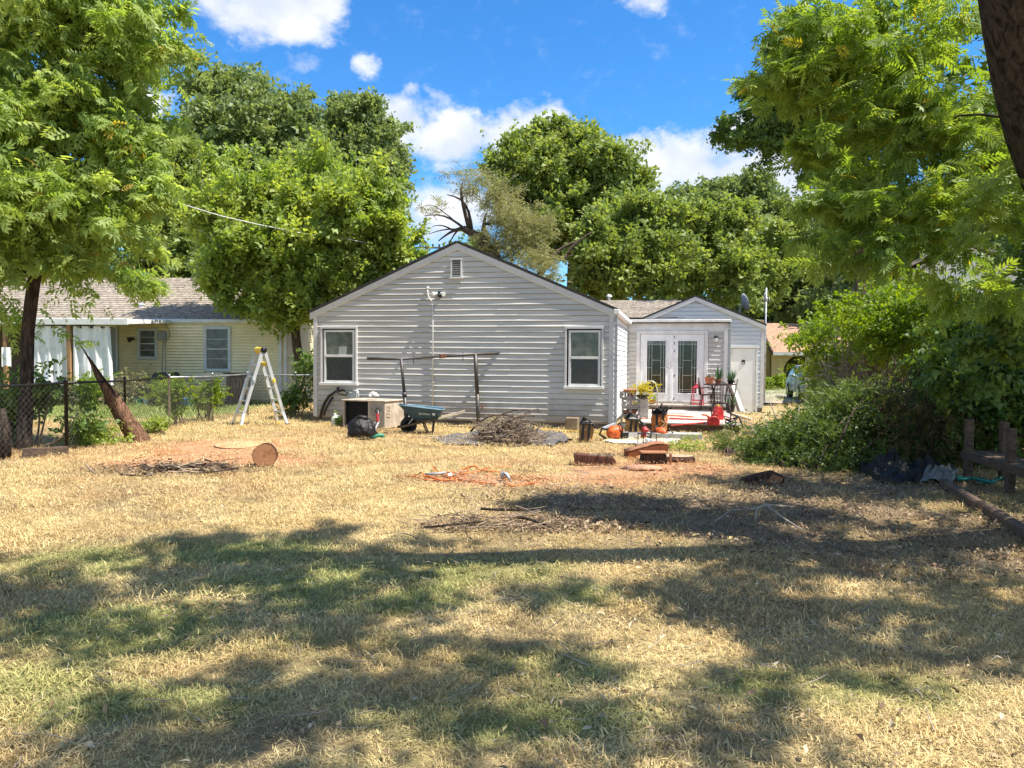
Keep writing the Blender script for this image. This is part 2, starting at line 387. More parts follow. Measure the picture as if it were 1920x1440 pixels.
def ground_rgb(x, y):
    """what grows or lies at (x, y): straw, green grass, sawdust or litter"""
    x = np.asarray(x, float); y = np.asarray(y, float)
    n1 = fbm(x*.55, y*.55, 3); n2 = fbm(x*2.3, y*2.3, 5); n3 = fbm(x*7, y*7, 9, 3)
    def C(a): return np.array(a)[None, :]
    k = sstep(n2*.6+n3*.4, .3, .7)[:, None]
    c = C((.58, .425, .19))*(1-k)+C((.64, .50, .25))*k
    dry = sstep(n1, .5, .72)[:, None]*.5; c = c*(1-dry)+C((.48, .34, .16))*dry
    near = (1-sstep(y, 5.5, 8.))
    soil = (sstep(fbm(x*.9, y*1.5, 91), .50, .68)*sstep(y, 7, 9.5)*(1-sstep(y, 15.5, 18))*(.35+.65*n3))[:, None]*.75; c = c*(1-soil)+C((.50, .30, .155))*soil
    dk = (sstep(fbm(x*2.1, y*2.6, 95), .58, .72)*.55*sstep(y, 1, 2))[:, None]; c = c*(1-dk)+C((.27, .20, .115))*dk
    g = np.maximum(zmask(GRN, x, y)*.62*sstep(n2, .25, .55), near*sstep(fbm(x*1.1, y*1.1, 41), .58, .78)*.16*sstep(n3, .3, .6))
    g = np.maximum(g, sstep(n3*.5+n2*.5, .64, .80)*.18)
    nb = sstep(-x, 7.4, 8.4)*sstep(y, 17.5, 20.5)+sstep(x, 7, 9)*sstep(y, 29, 32)*(1-sstep(y, 60, 70))
    g = np.maximum(g, nb*.85)[:, None]
    gk = sstep(n3, .25, .75)[:, None]; gc = C((.14, .24, .04))*(1-gk)+C((.27, .33, .085))*gk
    c = c*(1-g)+gc*g
    l = (zmask(LIT, x, y)*(.35+.6*sstep(n2, .3, .6)))[:, None]
    lc = C((.27, .19, .12))*(1-k)+C((.38, .28, .17))*k
    c = c*(1-l)+lc*l
    s = (zmask(SAW, x, y)*(.55+.45*sstep(n3, .25, .6)))[:, None]
    sc = C((.66, .32, .15))*(1-k)+C((.74, .43, .235))*k
    c = c*(1-s)+sc*s
    far = sstep(y, 60, 90)[:, None]; c = c*(1-far)+C((.12, .15, .05))*far
    return c
def ground_z(x, y):
    x = np.asarray(x, float); y = np.asarray(y, float)
    b = (fbm(x*.9, y*.9, 51, 3)-.55)*.05+(fbm(x*4, y*4, 52, 2)-.5)*.018
    return b+zmask(SAW, x, y)*.03
def axis(lo, hi, seg): return np.concatenate([np.arange(a, b, s) for a, b, s in seg]+[[hi]])
gx = axis(-400, 400, [(-400, -60, 40), (-60, -20, 4), (-20, -11, 1), (-11, 11, .11), (11, 20, 1), (20, 60, 4), (60, 400, 40)])
gy = axis(-60, 700, [(-60, -10, 10), (-10, 1, 1), (1, 12, .09), (12, 27, .14), (27, 40, 1), (40, 80, 4), (80, 700, 60)])
XX, YY = np.meshgrid(gx, gy); gxf, gyf = XX.ravel(), YY.ravel()
gzf = ground_z(gxf, gyf)-.012
nxg, nyg = len(gx), len(gy)
idx = np.arange(nxg*nyg).reshape(nyg, nxg)
quads = np.stack([idx[:-1, :-1], idx[:-1, 1:], idx[1:, 1:], idx[1:, :-1]], -1).reshape(-1, 4)
def fastmesh(name, verts, quads, mats, attrs=None, smooth=False, parent=None, kind=None):
    me = bpy.data.meshes.new(name); nv, nq = len(verts), len(quads); k = quads.shape[1]
    me.vertices.add(nv); me.vertices.foreach_set('co', np.ascontiguousarray(verts, dtype=np.float32).ravel())
    me.loops.add(nq*k); me.loops.foreach_set('vertex_index', np.ascontiguousarray(quads, dtype=np.int32).ravel())
    me.polygons.add(nq); me.polygons.foreach_set('loop_start', np.arange(0, nq*k, k, dtype=np.int32))
    me.polygons.foreach_set('loop_total', np.full(nq, k, dtype=np.int32))
    me.polygons.foreach_set('use_smooth', np.full(nq, smooth, dtype=bool))
    for an, (typ, dat) in (attrs or {}).items():
        at = me.attributes.new(an, typ, 'POINT')
        at.data.foreach_set('color' if typ == 'FLOAT_COLOR' else 'value' if typ == 'FLOAT' else 'vector', np.ascontiguousarray(dat, dtype=np.float32).ravel())
    for m in (mats if isinstance(mats, list) else [mats]): me.materials.append(m)
    me.update(calc_edges=True)
    o = bpy.data.objects.new(name, me); COL.objects.link(o)
    if parent: o.parent = parent
    if kind: o['kind'] = kind
    return o
def tintmat(name, attr, atype, bump=True, rough=.9, gain=1.):
    m = bpy.data.materials.new(name); m.use_nodes = True; t = NT(m.node_tree)
    at = t.add('ShaderNodeAttribute', attribute_name=attr, attribute_type=atype)
    geo = t.add('ShaderNodeNewGeometry')
    n = t.noise(geo.outputs['Position'], 55, 4, .7); n2 = t.noise(geo.outputs['Position'], 14, 3, .6)
    hv = t.add('ShaderNodeHueSaturation', ins={'Value': t.m('MULTIPLY_ADD', t.m('ADD', n, n2), .8*gain, .2*gain), 'Color': at.outputs['Color']})
    p = t.add('ShaderNodeBsdfPrincipled', ins={'Base Color': hv.outputs[0], 'Roughness': rough, 'Specular IOR Level': .15})
    if bump:
        b = t.add('ShaderNodeBump', ins={'Strength': .8, 'Distance': .03, 'Height': n}); t.put(p.inputs['Normal'], b.outputs[0])
    t.add('ShaderNodeOutputMaterial', ins={0: p.outputs[0]})
    return m
grgb = ground_rgb(gxf, gyf)
ground = setting(fastmesh('ground', np.stack([gxf, gyf, gzf], 1), quads, tintmat('dry_lawn', 'zone', 'GEOMETRY', gain=.60),
                          {'zone': ('FLOAT_COLOR', np.concatenate([grgb, np.ones((len(grgb), 1))], 1))}, smooth=True))

# grass: tufts of bent straw blades stood on the ground by geometry nodes
def grass_mat():
    m = bpy.data.materials.new('straw_blades'); m.use_nodes = True; t = NT(m.node_tree)
    at = t.add('ShaderNodeAttribute', attribute_name='tuftcol', attribute_type='INSTANCER')
    bl = t.add('ShaderNodeAttribute', attribute_name='blade')
    hv = t.add('ShaderNodeHueSaturation', ins={'Value': t.m('MULTIPLY_ADD', bl.outputs['Fac'], .85, .62), 'Saturation': 1.0, 'Color': at.outputs['Color']})
    p = t.add('ShaderNodeBsdfPrincipled', ins={'Base Color': hv.outputs[0], 'Roughness': .6, 'Specular IOR Level': .25})
    tl = t.add('ShaderNodeBsdfTranslucent', ins={0: hv.outputs[0]})
    mx = t.add('ShaderNodeMixShader', ins={0: .22, 1: p.outputs[0], 2: tl.outputs[0]})
    t.add('ShaderNodeOutputMaterial', ins={0: mx.outputs[0]})
    return m
M['straw'] = grass_mat()
def tuft(name, nb, spread, ln, wd, seed, up=.5):
    g = np.random.default_rng(seed); vs = []; at = []
    for i in range(nb):
        r = spread*math.sqrt(g.random()); a = g.random()*6.28; b = np.array([r*math.cos(a), r*math.sin(a), 0.])
        yaw = g.random()*6.28; L = ln*(.5+g.random()); tilt = np.clip(g.normal(up, .35), .04, 1.4)
        d = np.array([math.cos(yaw)*math.cos(tilt), math.sin(yaw)*math.cos(tilt), math.sin(tilt)]); sd = np.array([-math.sin(yaw), math.cos(yaw), 0])*wd*(.6+.8*g.random())
        md = b+d*L*.55; tp = b+d*L+np.array([math.cos(yaw), math.sin(yaw), -.6])*L*.22*g.random()
        vs += [b-sd/2, b+sd/2, md+sd*.4, md-sd*.4, tp+sd*.08, tp-sd*.08]; at += [g.random()]*6
    k = np.arange(nb)*6
    q = np.concatenate([np.stack([k, k+1, k+2, k+3], 1), np.stack([k+3, k+2, k+4, k+5], 1)])
    me = fastmesh(name, np.array(vs), q, M['straw'], {'blade': ('FLOAT', np.array(at))})
    COL.objects.unlink(me); return me
TCOL = bpy.data.collections.new('tuft_kinds')
for i in range(7):
    TCOL.objects.link(tuft('tuft', 95, .17, .034, .0040, 100+i, .32 if i < 5 else .75))
def scatter(name, pts, cols, rots, scs, coll):
    me = bpy.data.meshes.new(name); me.vertices.add(len(pts)); me.vertices.foreach_set('co', np.ascontiguousarray(pts, dtype=np.float32).ravel())
    for an, typ, dat, key in (('tuftcol', 'FLOAT_COLOR', cols, 'color'), ('turn', 'FLOAT_VECTOR', rots, 'vector'), ('size', 'FLOAT', scs, 'value')):
        me.attributes.new(an, typ, 'POINT').data.foreach_set(key, np.ascontiguousarray(dat, dtype=np.float32).ravel())
    o = bpy.data.objects.new(name, me); COL.objects.link(o); o['kind'] = 'stuff'
    ng = bpy.data.node_groups.new(name, 'GeometryNodeTree')
    ng.interface.new_socket('Geometry', in_out='INPUT', socket_type='NodeSocketGeometry'); ng.interface.new_socket('Geometry', in_out='OUTPUT', socket_type='NodeSocketGeometry')
    N = ng.nodes; Lk = ng.links
    gi, go = N.new('NodeGroupInput'), N.new('NodeGroupOutput')
    ci = N.new('GeometryNodeCollectionInfo'); ci.inputs['Collection'].default_value = coll; ci.inputs['Separate Children'].default_value = True; ci.inputs['Reset Children'].default_value = True
    ip = N.new('GeometryNodeInstanceOnPoints'); ip.inputs['Pick Instance'].default_value = True
    def na(nm, dt):
        a = N.new('GeometryNodeInputNamedAttribute'); a.data_type = dt; a.inputs['Name'].default_value = nm; return a.outputs[0]
    rnd = N.new('FunctionNodeRandomValue'); rnd.data_type = 'INT'
    ints = [s for s in rnd.inputs if s.type == 'INT' and s.name in ('Min', 'Max')]; ints[0].default_value = 0; ints[1].default_value = len(coll.objects)-1
    Lk.new(gi.outputs[0], ip.inputs['Points']); Lk.new(ci.outputs[0], ip.inputs['Instance'])
    Lk.new([s for s in rnd.outputs if s.type == 'INT'][0], ip.inputs['Instance Index'])
    Lk.new(na('turn', 'FLOAT_VECTOR'), ip.inputs['Rotation']); Lk.new(na('size', 'FLOAT'), ip.inputs['Scale'])
    Lk.new(ip.outputs[0], go.inputs[0])
    md = o.modifiers.new('scatter', 'NODES'); md.node_group = ng
    return o
HOUSE0 = Vector((-4.86, 18.82, 0)); HROT = R(-12)
def in_house(x, y):
    dx, dy = x-HOUSE0.x, y-HOUSE0.y; c, s = math.cos(HROT), math.sin(HROT)
    u = dx*c+dy*s; v = -dx*s+dy*c
    a = (u > -.02) & (u < 7.35) & (v > -.02) & (v < 12)
    b = (u > 7.2) & (u < 12.2) & (v > 5) & (v < 14)
    d = (u > 7.3) & (u < 10.0) & (v > -.75) & (v < 5)
    return a | b | d
pts = []; scs = []
for d0, d1, dens, sz in ((2.0, 4.2, 170, .85), (4.2, 7.5, 110, 1.0), (7.5, 12, 64, 1.2), (12, 19, 34, 1.5), (19, 30, 11, 2.1), (30, 46, 2.5, 3.)):
    w = d1*.72+.8; n = int(dens*2*w*(d1-d0))
    x = RNG.uniform(-w, w, n); y = RNG.uniform(d0, d1, n)
    k = (np.abs(x) < y*.72+.8) & ~in_house(x, y); x, y = x[k], y[k]
    thin = np.maximum(zmask(SAW, x, y)*.85, sstep(fbm(x*2.1, y*2.6, 95), .55, .70)*.55); lit = zmask(LIT, x, y)*.45
    k = RNG.random(len(x)) > np.maximum(thin, lit)
    pts.append(np.stack([x[k], y[k]], 1)); scs.append(np.full(k.sum(), sz)*RNG.uniform(.7, 1.3, k.sum()))
pts = np.concatenate(pts); scs = np.concatenate(scs)
gc = ground_rgb(pts[:, 0], pts[:, 1])
green = np.clip((gc[:, 1]-gc[:, 0])*6, 0, 1)
scs = scs*(1+.35*green)*(.75+.6*fbm(pts[:, 0]*1.4, pts[:, 1]*1.4, 77))
p3 = np.concatenate([pts, (ground_z(pts[:, 0], pts[:, 1])-.008)[:, None]], 1)
rots = np.stack([RNG.normal(0, .12, len(pts)), RNG.normal(0, .12, len(pts)), RNG.uniform(0, 6.28, len(pts))], 1)
gcol = np.concatenate([gc*RNG.uniform(.8, 1.15, (len(gc), 1)), np.ones((len(gc), 1))], 1)
scatter('grass', p3, gcol, rots, scs, TCOL)

# fallen leaves and chips lying loose on the lawn
def litter(name, n, fn, size, cols, seed):
    g = np.random.default_rng(seed); P = fn(g, n); n = len(P)
    yaw = g.uniform(0, 6.28, n); L = size*g.uniform(.5, 1.4, n); Wd = L*g.uniform(.25, .5, n)
    dx = np.stack([np.cos(yaw), np.sin(yaw), g.normal(0, .25, n)], 1); dy = np.stack([-np.sin(yaw), np.cos(yaw), g.normal(0, .3, n)], 1)
    c = np.concatenate([P, (ground_z(P[:, 0], P[:, 1])+g.uniform(.012, .04, n))[:, None]], 1)
    up = np.stack([np.zeros(n), np.zeros(n), L*g.uniform(0, .25, n)], 1)
    v = np.stack([c-dx*L[:, None]/2, c-dy*Wd[:, None]/2+up, c+dx*L[:, None]/2, c+dy*Wd[:, None]/2+up], 1).reshape(-1, 3)
    q = np.arange(4*n).reshape(n, 4); cc = np.array(cols)[g.integers(0, len(cols), n)]*g.uniform(.7, 1.2, (n, 1))
    cc = np.concatenate([np.repeat(cc, 4, 0), np.ones((4*n, 1))], 1)
    return fastmesh(name, v, q, M['litter'], {'zone': ('FLOAT_COLOR', cc)}, kind='stuff')
M['litter'] = tintmat('litter', 'zone', 'GEOMETRY', bump=False, rough=.75, gain=.95)
def near_lawn(g, n):
    d = 2.2+g.random(n)**.8*9; x = g.uniform(-1, 1, n)*(d*.72+.5); k = fbm(x*.8, d*.8, 61)+.25*(x > .5) > .48
    return np.stack([x, d], 1)[k]
litter('fallen_leaves', 5200, near_lawn, .045, [(.30, .20, .10), (.42, .30, .17), (.20, .13, .08), (.50, .40, .26), (.36, .30, .12)], 71)
def in_zones(Z):
    def f(g, n):
        o = []
        for cx, cy, rx, ry, s in Z:
            a = g.uniform(0, 6.28, n//len(Z)); r = np.sqrt(g.random(n//len(Z)))*1.1
            o.append(np.stack([cx+rx*r*np.cos(a), cy+ry*r*np.sin(a)], 1))
        return np.concatenate(o)
    return f
litter('wood_chips', 4200, in_zones(SAW), .036, [(.56, .26, .12), (.46, .20, .09), (.66, .38, .20), (.18, .08, .05)], 72)
litter('dead_leaf_litter', 6500, in_zones(LIT), .055, [(.20, .13, .08), (.30, .2, .12), (.38, .28, .18), (.14, .095, .06)], 73)

# ---------------------------------------------------------------- foliage
def leaflet(base, d, n, L, w):
    d = d/np.linalg.norm(d); s = np.cross(n, d); s /= np.linalg.norm(s); up = np.cross(d, s)
    return [base, base+d*L*.42-s*w/2+up*L*.05, base+d*L-up*L*.06, base+d*L*.42+s*w/2+up*L*.05]
def spray_pinnate(seed, k=6, ll=.42, lw=.13):
    g = np.random.default_rng(seed); o = []
    for i in range(k):
        x = .12+.78*i/(k-1); b = np.array([x, 0, -.16*x*x])
        for sgn in (-1, 1):
            d = np.array([.55+.35*x, sgn*(1-.35*x), -.28-.2*g.random()]); o.append(leaflet(b, d, np.array([.1*g.normal(), -.25*sgn, 1]), ll*(.8+.35*g.random()), lw))
    o.append(leaflet(np.array([.93, 0, -.16]), np.array([1, 0, -.4]), np.array([0, 0, 1.]), ll, lw))
    return np.array(o)
def spray_broad(seed, k=9, ll=.34, lw=.24):
    g = np.random.default_rng(seed); o = []
    for i in range(k):
        x = .05+.95*g.random(); b = np.array([x, g.normal(0, .10), g.normal(0, .12)])
        a = g.uniform(0, 6.28); d = np.array([math.cos(a)+.4, math.sin(a), -.35+g.normal(0, .3)])
        o.append(leaflet(b, d, np.array([g.normal(0, .45), g.normal(0, .45), 1.]), ll*(.7+.6*g.random()), lw))
    return np.array(o)
def spray_fine(seed, k=14, ll=.22, lw=.06):
    g = np.random.default_rng(seed); o = []
    for i in range(k):
        x = (i+.5)/k; b = np.array([x, g.normal(0, .05), -.1*x+g.normal(0, .06)])
        d = np.array([.8, g.normal(0, .8), g.normal(-.1, .5)]); o.append(leaflet(b, d, np.array([g.normal(0, .5), g.normal(0, .5), 1.]), ll*(.7+.6*g.random()), lw))
    return np.array(o)
def tri(lib): return [a[:, [0, 1, 2]] for a in lib]
SPR = {'tripin': tri([spray_pinnate(i+9, 4, .52, .36) for i in range(6)]), 'tri': tri([spray_broad(60+i, 10, .36, .52) for i in range(6)]), 'trifine': tri([spray_fine(80+i, 14, .24, .15) for i in range(4)]), 'pinnate': [spray_pinnate(i) for i in range(4)], 'broad': [spray_broad(20+i) for i in range(5)], 'fine': [spray_fine(40+i) for i in range(4)]}
def blob(px, py, d, rpx, rpy, k=1., rd=None):
    c = W(px, py, d); rx = rpx/FPX*d; rz = rpy/FPX*d
    return (np.array(c), np.array([rx, rd if rd else (rx+rz)/2, rz]), k)
def blobw(x, y, z, rx, ry, rz, k=1.): return (np.array([x, y, z], float), np.array([rx, ry, rz], float), k)
def spires(blobs, g, k=6, w=.2, h=.42):
    o = list(blobs)
    for c, r, q in blobs:
        for _ in range(k):
            a = g.random()*6.28; e = g.uniform(.1, 1.25); d = np.array([math.cos(a)*math.cos(e), math.sin(a)*math.cos(e), math.sin(e)])
            o.append((c+d*r*.98, np.array([r[0]*w, r[1]*w, r[2]*h])*g.uniform(.7, 1.25), q*1.6))
    return o
def clumps_of(blobs, n, g, shell=.45):
    wts = np.array([b[2]*(b[1][0]*b[1][1]*b[1][2])**(2/3) for b in blobs]); wts /= wts.sum()
    which = g.choice(len(blobs), n, p=wts)
    d = g.normal(0, 1, (n, 3)); d /= np.linalg.norm(d, axis=1)[:, None]
    r = (shell+(1-shell)*g.random(n)**.7)*(.72+.46*g.random(n)**1.3)
    C = np.array([b[0] for b in blobs])[which]; Rr = np.array([b[1] for b in blobs])[which]
    return C+d*Rr*r[:, None], d, Rr
def sprays_to_mesh(name, P, D, size, kind, m, parent, g, droop=.25, tint=None, zmin=.03, flat=.5):
    """one spray of leaves at every point P growing towards D"""
    n = len(P); yaw = np.arctan2(D[:, 1], D[:, 0])+g.normal(0, 1.2, n); pit = np.clip(D[:, 2]*flat-droop+g.normal(0, .42, n), -1.35, 1.3); rol = g.normal(0, 1.0, n)
    cy, sy, cp, sp, cr, sr = np.cos(yaw), np.sin(yaw), np.cos(pit), np.sin(pit), np.cos(rol), np.sin(rol)
    X = np.stack([cy*cp, sy*cp, sp], 1); Y0 = np.stack([-sy, cy, np.zeros(n)], 1); Z0 = np.cross(X, Y0)
    Y = Y0*cr[:, None]+Z0*sr[:, None]; Z = np.cross(X, Y)
    S = size*g.uniform(.5, 1.35, n); T = g.random(n) if tint is None else tint
    lib = SPR[kind]; pick = g.integers(0, len(lib), n); V = []; A = []
    for i, tp in enumerate(lib):
        k = np.where(pick == i)[0]
        if not len(k): continue
        tv = tp.reshape(-1, 3)
        v = P[k][:, None, :]+S[k][:, None, None]*(tv[None, :, 0:1]*X[k][:, None]+tv[None, :, 1:2]*Y[k][:, None]+tv[None, :, 2:3]*Z[k][:, None])
        V.append(v.reshape(-1, 3)); A.append(np.repeat(T[k], len(tv)))
    V = np.concatenate(V); A = np.concatenate(A); V[:, 2] = np.maximum(V[:, 2], zmin)
    if parent is not None: V = V-np.array(parent.location)
    return fastmesh(name, V, np.arange(len(V)).reshape(-1, lib[0].shape[1]), m, {'tint': ('FLOAT', A)}, parent=parent)
def limb_pts(a, b, g, sag=.12, k=5):
    a, b = Vector(a), Vector(b); L = (b-a).length; out = []
    j = Vector(g.normal(0, .07*L, 3))
    for i in range(k+1):
        s = i/k; out.append(a.lerp(b, s)+Vector((0, 0, 1))*L*sag*math.sin(s*math.pi)+j*math.sin(s*math.pi))
    return out
def tree(name, label, base, trunk, blobs, nclump, per, size, kind, m, barkm, seed, crad=.16, droop=.25, nlimb=26, lr=.05, shell=.45, group=None, cat='tree', bare=0, flat=.5, extra=None, plume=0., lift=.6):
    """trunk: [(x, y, z, r)] in the world; foliage in clumps spread through the crown's blobs, fed by limbs"""
    g = np.random.default_rng(seed); T = thing(name, label, cat, base, group=group); off = Vector(base)
    cc, dd, rr = clumps_of(blobs, nclump, g, shell)
    mb = MB(); tp = [Vector(p[:3]) for p in trunk]
    fine = []; fr = []
    for i in range(len(tp)-1):
        for s in range(4):
            k = s/4; q = tp[i].lerp(tp[i+1], k); rad = trunk[i][3]*(1-k)+trunk[i+1][3]*k
            fine.append(q+Vector((nz(q.z*.7, seed), nz(q.z*.7, seed+9), 0))*rad*.5); fr.append(rad*(1+.10*nz(q.z*2, seed+4)))
    fine.append(tp[-1]); fr.append(trunk[-1][3]); fr[0] *= 1.3
    mb.tube([p-off for p in fine], fr, 10)
    ends = g.choice(nclump, min(nlimb, nclump), replace=False)
    up = [(p, r) for p, r in zip(fine, fr) if p.z > fine[0].z+.32*(fine[-1].z-fine[0].z)] or list(zip(fine, fr))
    skel = list(up); axis0 = fine[len(fine)//2]
    for e in sorted(ends, key=lambda e: -float(np.linalg.norm(rr[e]))*0+float((Vector(cc[e])-axis0).length)*(.6+.8*g.random())):
        tgt = Vector(cc[e])  # each limb forks off the nearest wood grown so far
        st, r0 = min(skel, key=lambda q: (q[0]-tgt).length+.7*max(0, q[0].z-tgt.z+.3))
        L = (tgt-st).length; r = min(r0*.62, lr*(.45+.25*L)); lp = limb_pts(st, tgt, g, .12)
        mb.tube([p-off for p in lp], [r*(1-.8*i/5) for i in range(6)], 5, caps=False)
        skel += [(p, r*(1-.8*i/5)) for i, p in enumerate(lp) if i >= 2]
    for a, b, r in (extra or []): mb.tube([p-off for p in limb_pts(a, b, g, .06, 6)], [r*(1-.75*i/6) for i in range(7)], 6)
    mb.obj('trunk', barkm, T, smooth=True)
    # twigs + leaves
    n = nclump*per; ci = np.repeat(np.arange(nclump), per)
    if bare: ci = ci[g.random(n) > bare]; n = len(ci)
    cs = crad*np.minimum(rr.max(axis=1), 4.)*g.uniform(.6, 1.35, nclump)
    P = cc[ci]+g.normal(0, 1, (n, 3))*np.array([1, 1, .72])*cs[ci][:, None]*(.62 if plume else 1.)
    if plume:
        pd = dd*np.array([1, 1, .6])+np.array([0, 0, lift])+g.normal(0, .35, (nclump, 3)); pd /= np.linalg.norm(pd, axis=1)[:, None]
        P = P+pd[ci]*(cs[ci]*plume*g.normal(0, 1, n))[:, None]
    tint = np.clip(g.random(nclump)[ci]*.65+g.random(n)*.45-.05, 0, .92)
    tint[g.random(n) < .012] = 1.
    D = dd[ci]*.7+g.normal(0, .5, (n, 3))
    c = sprays_to_mesh('crown', P, D, size, kind, m, T, g, droop, tint, flat=flat)
    c['kind'] = 'stuff'
    return T
M['leaf_pecan'] = leafmat('leaf_yellowgreen', (.17, .25, .06), (.36, .43, .14), (.40, .30, .08), .5)
M['leaf_elm'] = leafmat('leaf_elm', (.17, .25, .055), (.34, .39, .10), None, .45)
M['leaf_dark'] = leafmat('leaf_far_green', (.13, .185, .07), (.24, .29, .115), None, .35)
M['leaf_maple'] = leafmat('leaf_maple', (.15, .21, .055), (.28, .33, .095), None, .35)
M['leaf_olive'] = leafmat('leaf_olive', (.20, .21, .10), (.33, .315, .16), None, .35)
M['leaf_near'] = leafmat('leaf_near', (.13, .21, .04), (.27, .34, .075), (.48, .40, .03), .45)
M['leaf_bush'] = leafmat('leaf_bush', (.11, .19, .025), (.23, .29, .04), None, .45)
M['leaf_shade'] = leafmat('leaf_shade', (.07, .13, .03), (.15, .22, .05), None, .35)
M['leaf_cut'] = leafmat('leaf_cut_branch', (.065, .115, .028), (.14, .18, .045), None, .3)
M['leaf_brown'] = leafmat('leaf_brown', (.13, .075, .03), (.28, .19, .09), None, .35)
# ---------------------------------------------------------------- grey house (local frame: u along the gable, v back, z up)
HO = thing('gabled_house', 'grey clapboard house with low gable, side wing and white French doors', 'house', HOUSE0, HROT)
HM = Matrix.Translation(HOUSE0) @ Matrix.Rotation(HROT, 4, 'Z'); HI = HM.inverted()
def HL(px, py, v, M_=None):
    Mi = HI if M_ is None else M_.inverted()
    o = Mi @ EYE; d = (Mi.to_3x3() @ ray(px, py)); k = (v-o.y)/d.y; p = o+d*k
    return p.x, p.z
EXP = .127
def board(name, u0a, u0b, u1a, u1b, v, z, seed, mt, parent, h=EXP, amp=1., seg=.085, side=None):
    """one clapboard: u0a/u1a at its butt, u0b/u1b at its top; bulged lip waves along the run"""
    prof = [(.915, -.008), (.905, .003), (.55, .0065), (.36, .008), (.24, None), (.10, None), (.0, None), (0., -.006)]
    L = max(u1a, u1b)-min(u0a, u0b); n = max(2, int(L/seg)); mb = MB(); vs = []
    for k, (zf, out) in enumerate(prof):
        a = u0a+(u0b-u0a)*zf; b = u1a+(u1b-u1a)*zf
        for i in range(n+1):
            u = a+(b-a)*i/n
            w = mn.noise(Vector((u*.55+seed*3.7, seed*11.3, 1)))*.85+mn.noise(Vector((u*2.1, seed*5.3, 4)))*.22+mn.noise(Vector((u*.35, z*.8, 9)))*.5
            bul = max(.004, .0145+.014*w)*amp
            oo = out if out is not None else .008+bul*{4: .42, 5: .92, 6: 1.0}[k]
            sag = .007*mn.noise(Vector((u*.8, seed*2.1, 7)))
            p = (u, v-oo, z+zf*h+(sag if zf < .9 else 0))
            vs.append(p if side is None else (side+oo, u, p[2]))
    fs = [(k*(n+1)+i, (k+1)*(n+1)+i, (k+1)*(n+1)+i+1, k*(n+1)+i+1) for k in range(len(prof)-1) for i in range(n)]
    mb.mesh(vs, fs)
    return mb.obj(name, mt, parent, smooth=False)
def clap(parent, v, z0, z1, ul, ur, holes, mt, seed, side=None, amp=1.):
    i = 0; z = z0
    while z < z1-.03:
        zt = min(z+EXP, z1); a0, a1, b0, b1 = ul(z), ul(zt), ur(z), ur(zt)
        if b0-a0 < .08: break
        if b1 <= a1: a1 = b1 = (a1+b1)/2
        spans = [(a0, a1, b0, b1)]
        for hu0, hu1, hz0, hz1 in holes:
            if hz0 < z+EXP*.5 < hz1:
                ns = []
                for (p, q, r, s) in spans:
                    if hu0 > p and hu0 < r: ns.append((p, q, hu0, hu0))
                    if hu1 < r and hu1 > p: ns.append((hu1, hu1, r, s))
                    if hu1 <= p or hu0 >= r: ns.append((p, q, r, s))
                spans = ns
        for (p, q, r, s) in spans:
            if r-p > 2.6 and side is None:
                c_ = p+(r-p)*(.25+.5*abs(math.sin(seed+i*7.3+p))); board('siding_board', p, q, c_-.002, c_-.002, v, z, seed+i, mt, parent, zt-z, amp); board('siding_board', c_+.002, c_+.002, r, s, v, z, seed+i+.37, mt, parent, zt-z, amp)
            elif r-p > .02: board('siding_board', p, q, r, s, v, z, seed+i, mt, parent, zt-z, amp, side=side)
        z += EXP; i += 1
APU, APZ = HL(858, 460, 0); WID = 7.30; EAV = 2.66
def rk(z):  # u of the two rakes at height z
    k = (z-EAV)/(APZ-EAV); return (APU*k, WID+(APU-WID)*k)
def ul(z): return .10 if z < EAV-.06 else rk(z)[0]+.10
def ur(z): return WID-.10 if z < EAV-.06 else rk(z)[1]-.10
def win_rect(p, v=0.): u0, z1 = HL(p[0], p[1], v); u1, z0 = HL(p[2], p[3], v); return u0, u1, z0, z1
WL = win_rect((603, 613, 671, 720)); WR = win_rect((1060, 613, 1131, 727)); VT = win_rect((846, 485, 867, 521))
holes = [WL, WR, VT]
b = MB(); b.bx(.03, WID-.03, .016, .06, .12, EAV); b.prism([(.03, EAV), (WID-.03, EAV), (APU, APZ-.02)], 1, .016, .06)
b.obj('wall', M['siding'], HO)
clap(HO, 0, .16, APZ-.05, ul, ur, holes, M['siding'], 10)
b = MB(); b.bx(.02, WID-.02, .02, .3, -.1, .17); b.obj('foundation', M['foundation'], HO)
for u in (0, WID-.10): b = MB(); b.bx(u, u+.10, -.028, .08, .14, EAV); b.obj('corner_board', M['fascia'], HO, bevel=.004)
# side wall of the gable wing (faces the patio) and the hidden far sides
b = MB(); b.bx(WID-.06, WID-.022, .09, 5.0, .1, EAV); b.obj('wall', M['white_paint'], HO)
clap(HO, 0, .16, EAV, lambda z: .12, lambda z: 5.0, [], M['white_paint'], 200, side=WID-.006, amp=.5)  # sun on this side put in as a lighter colour than the front siding
b = MB(); b.bx(.012, .06, .08, 11.5, .1, EAV); b.obj('wall', M['siding'], HO)
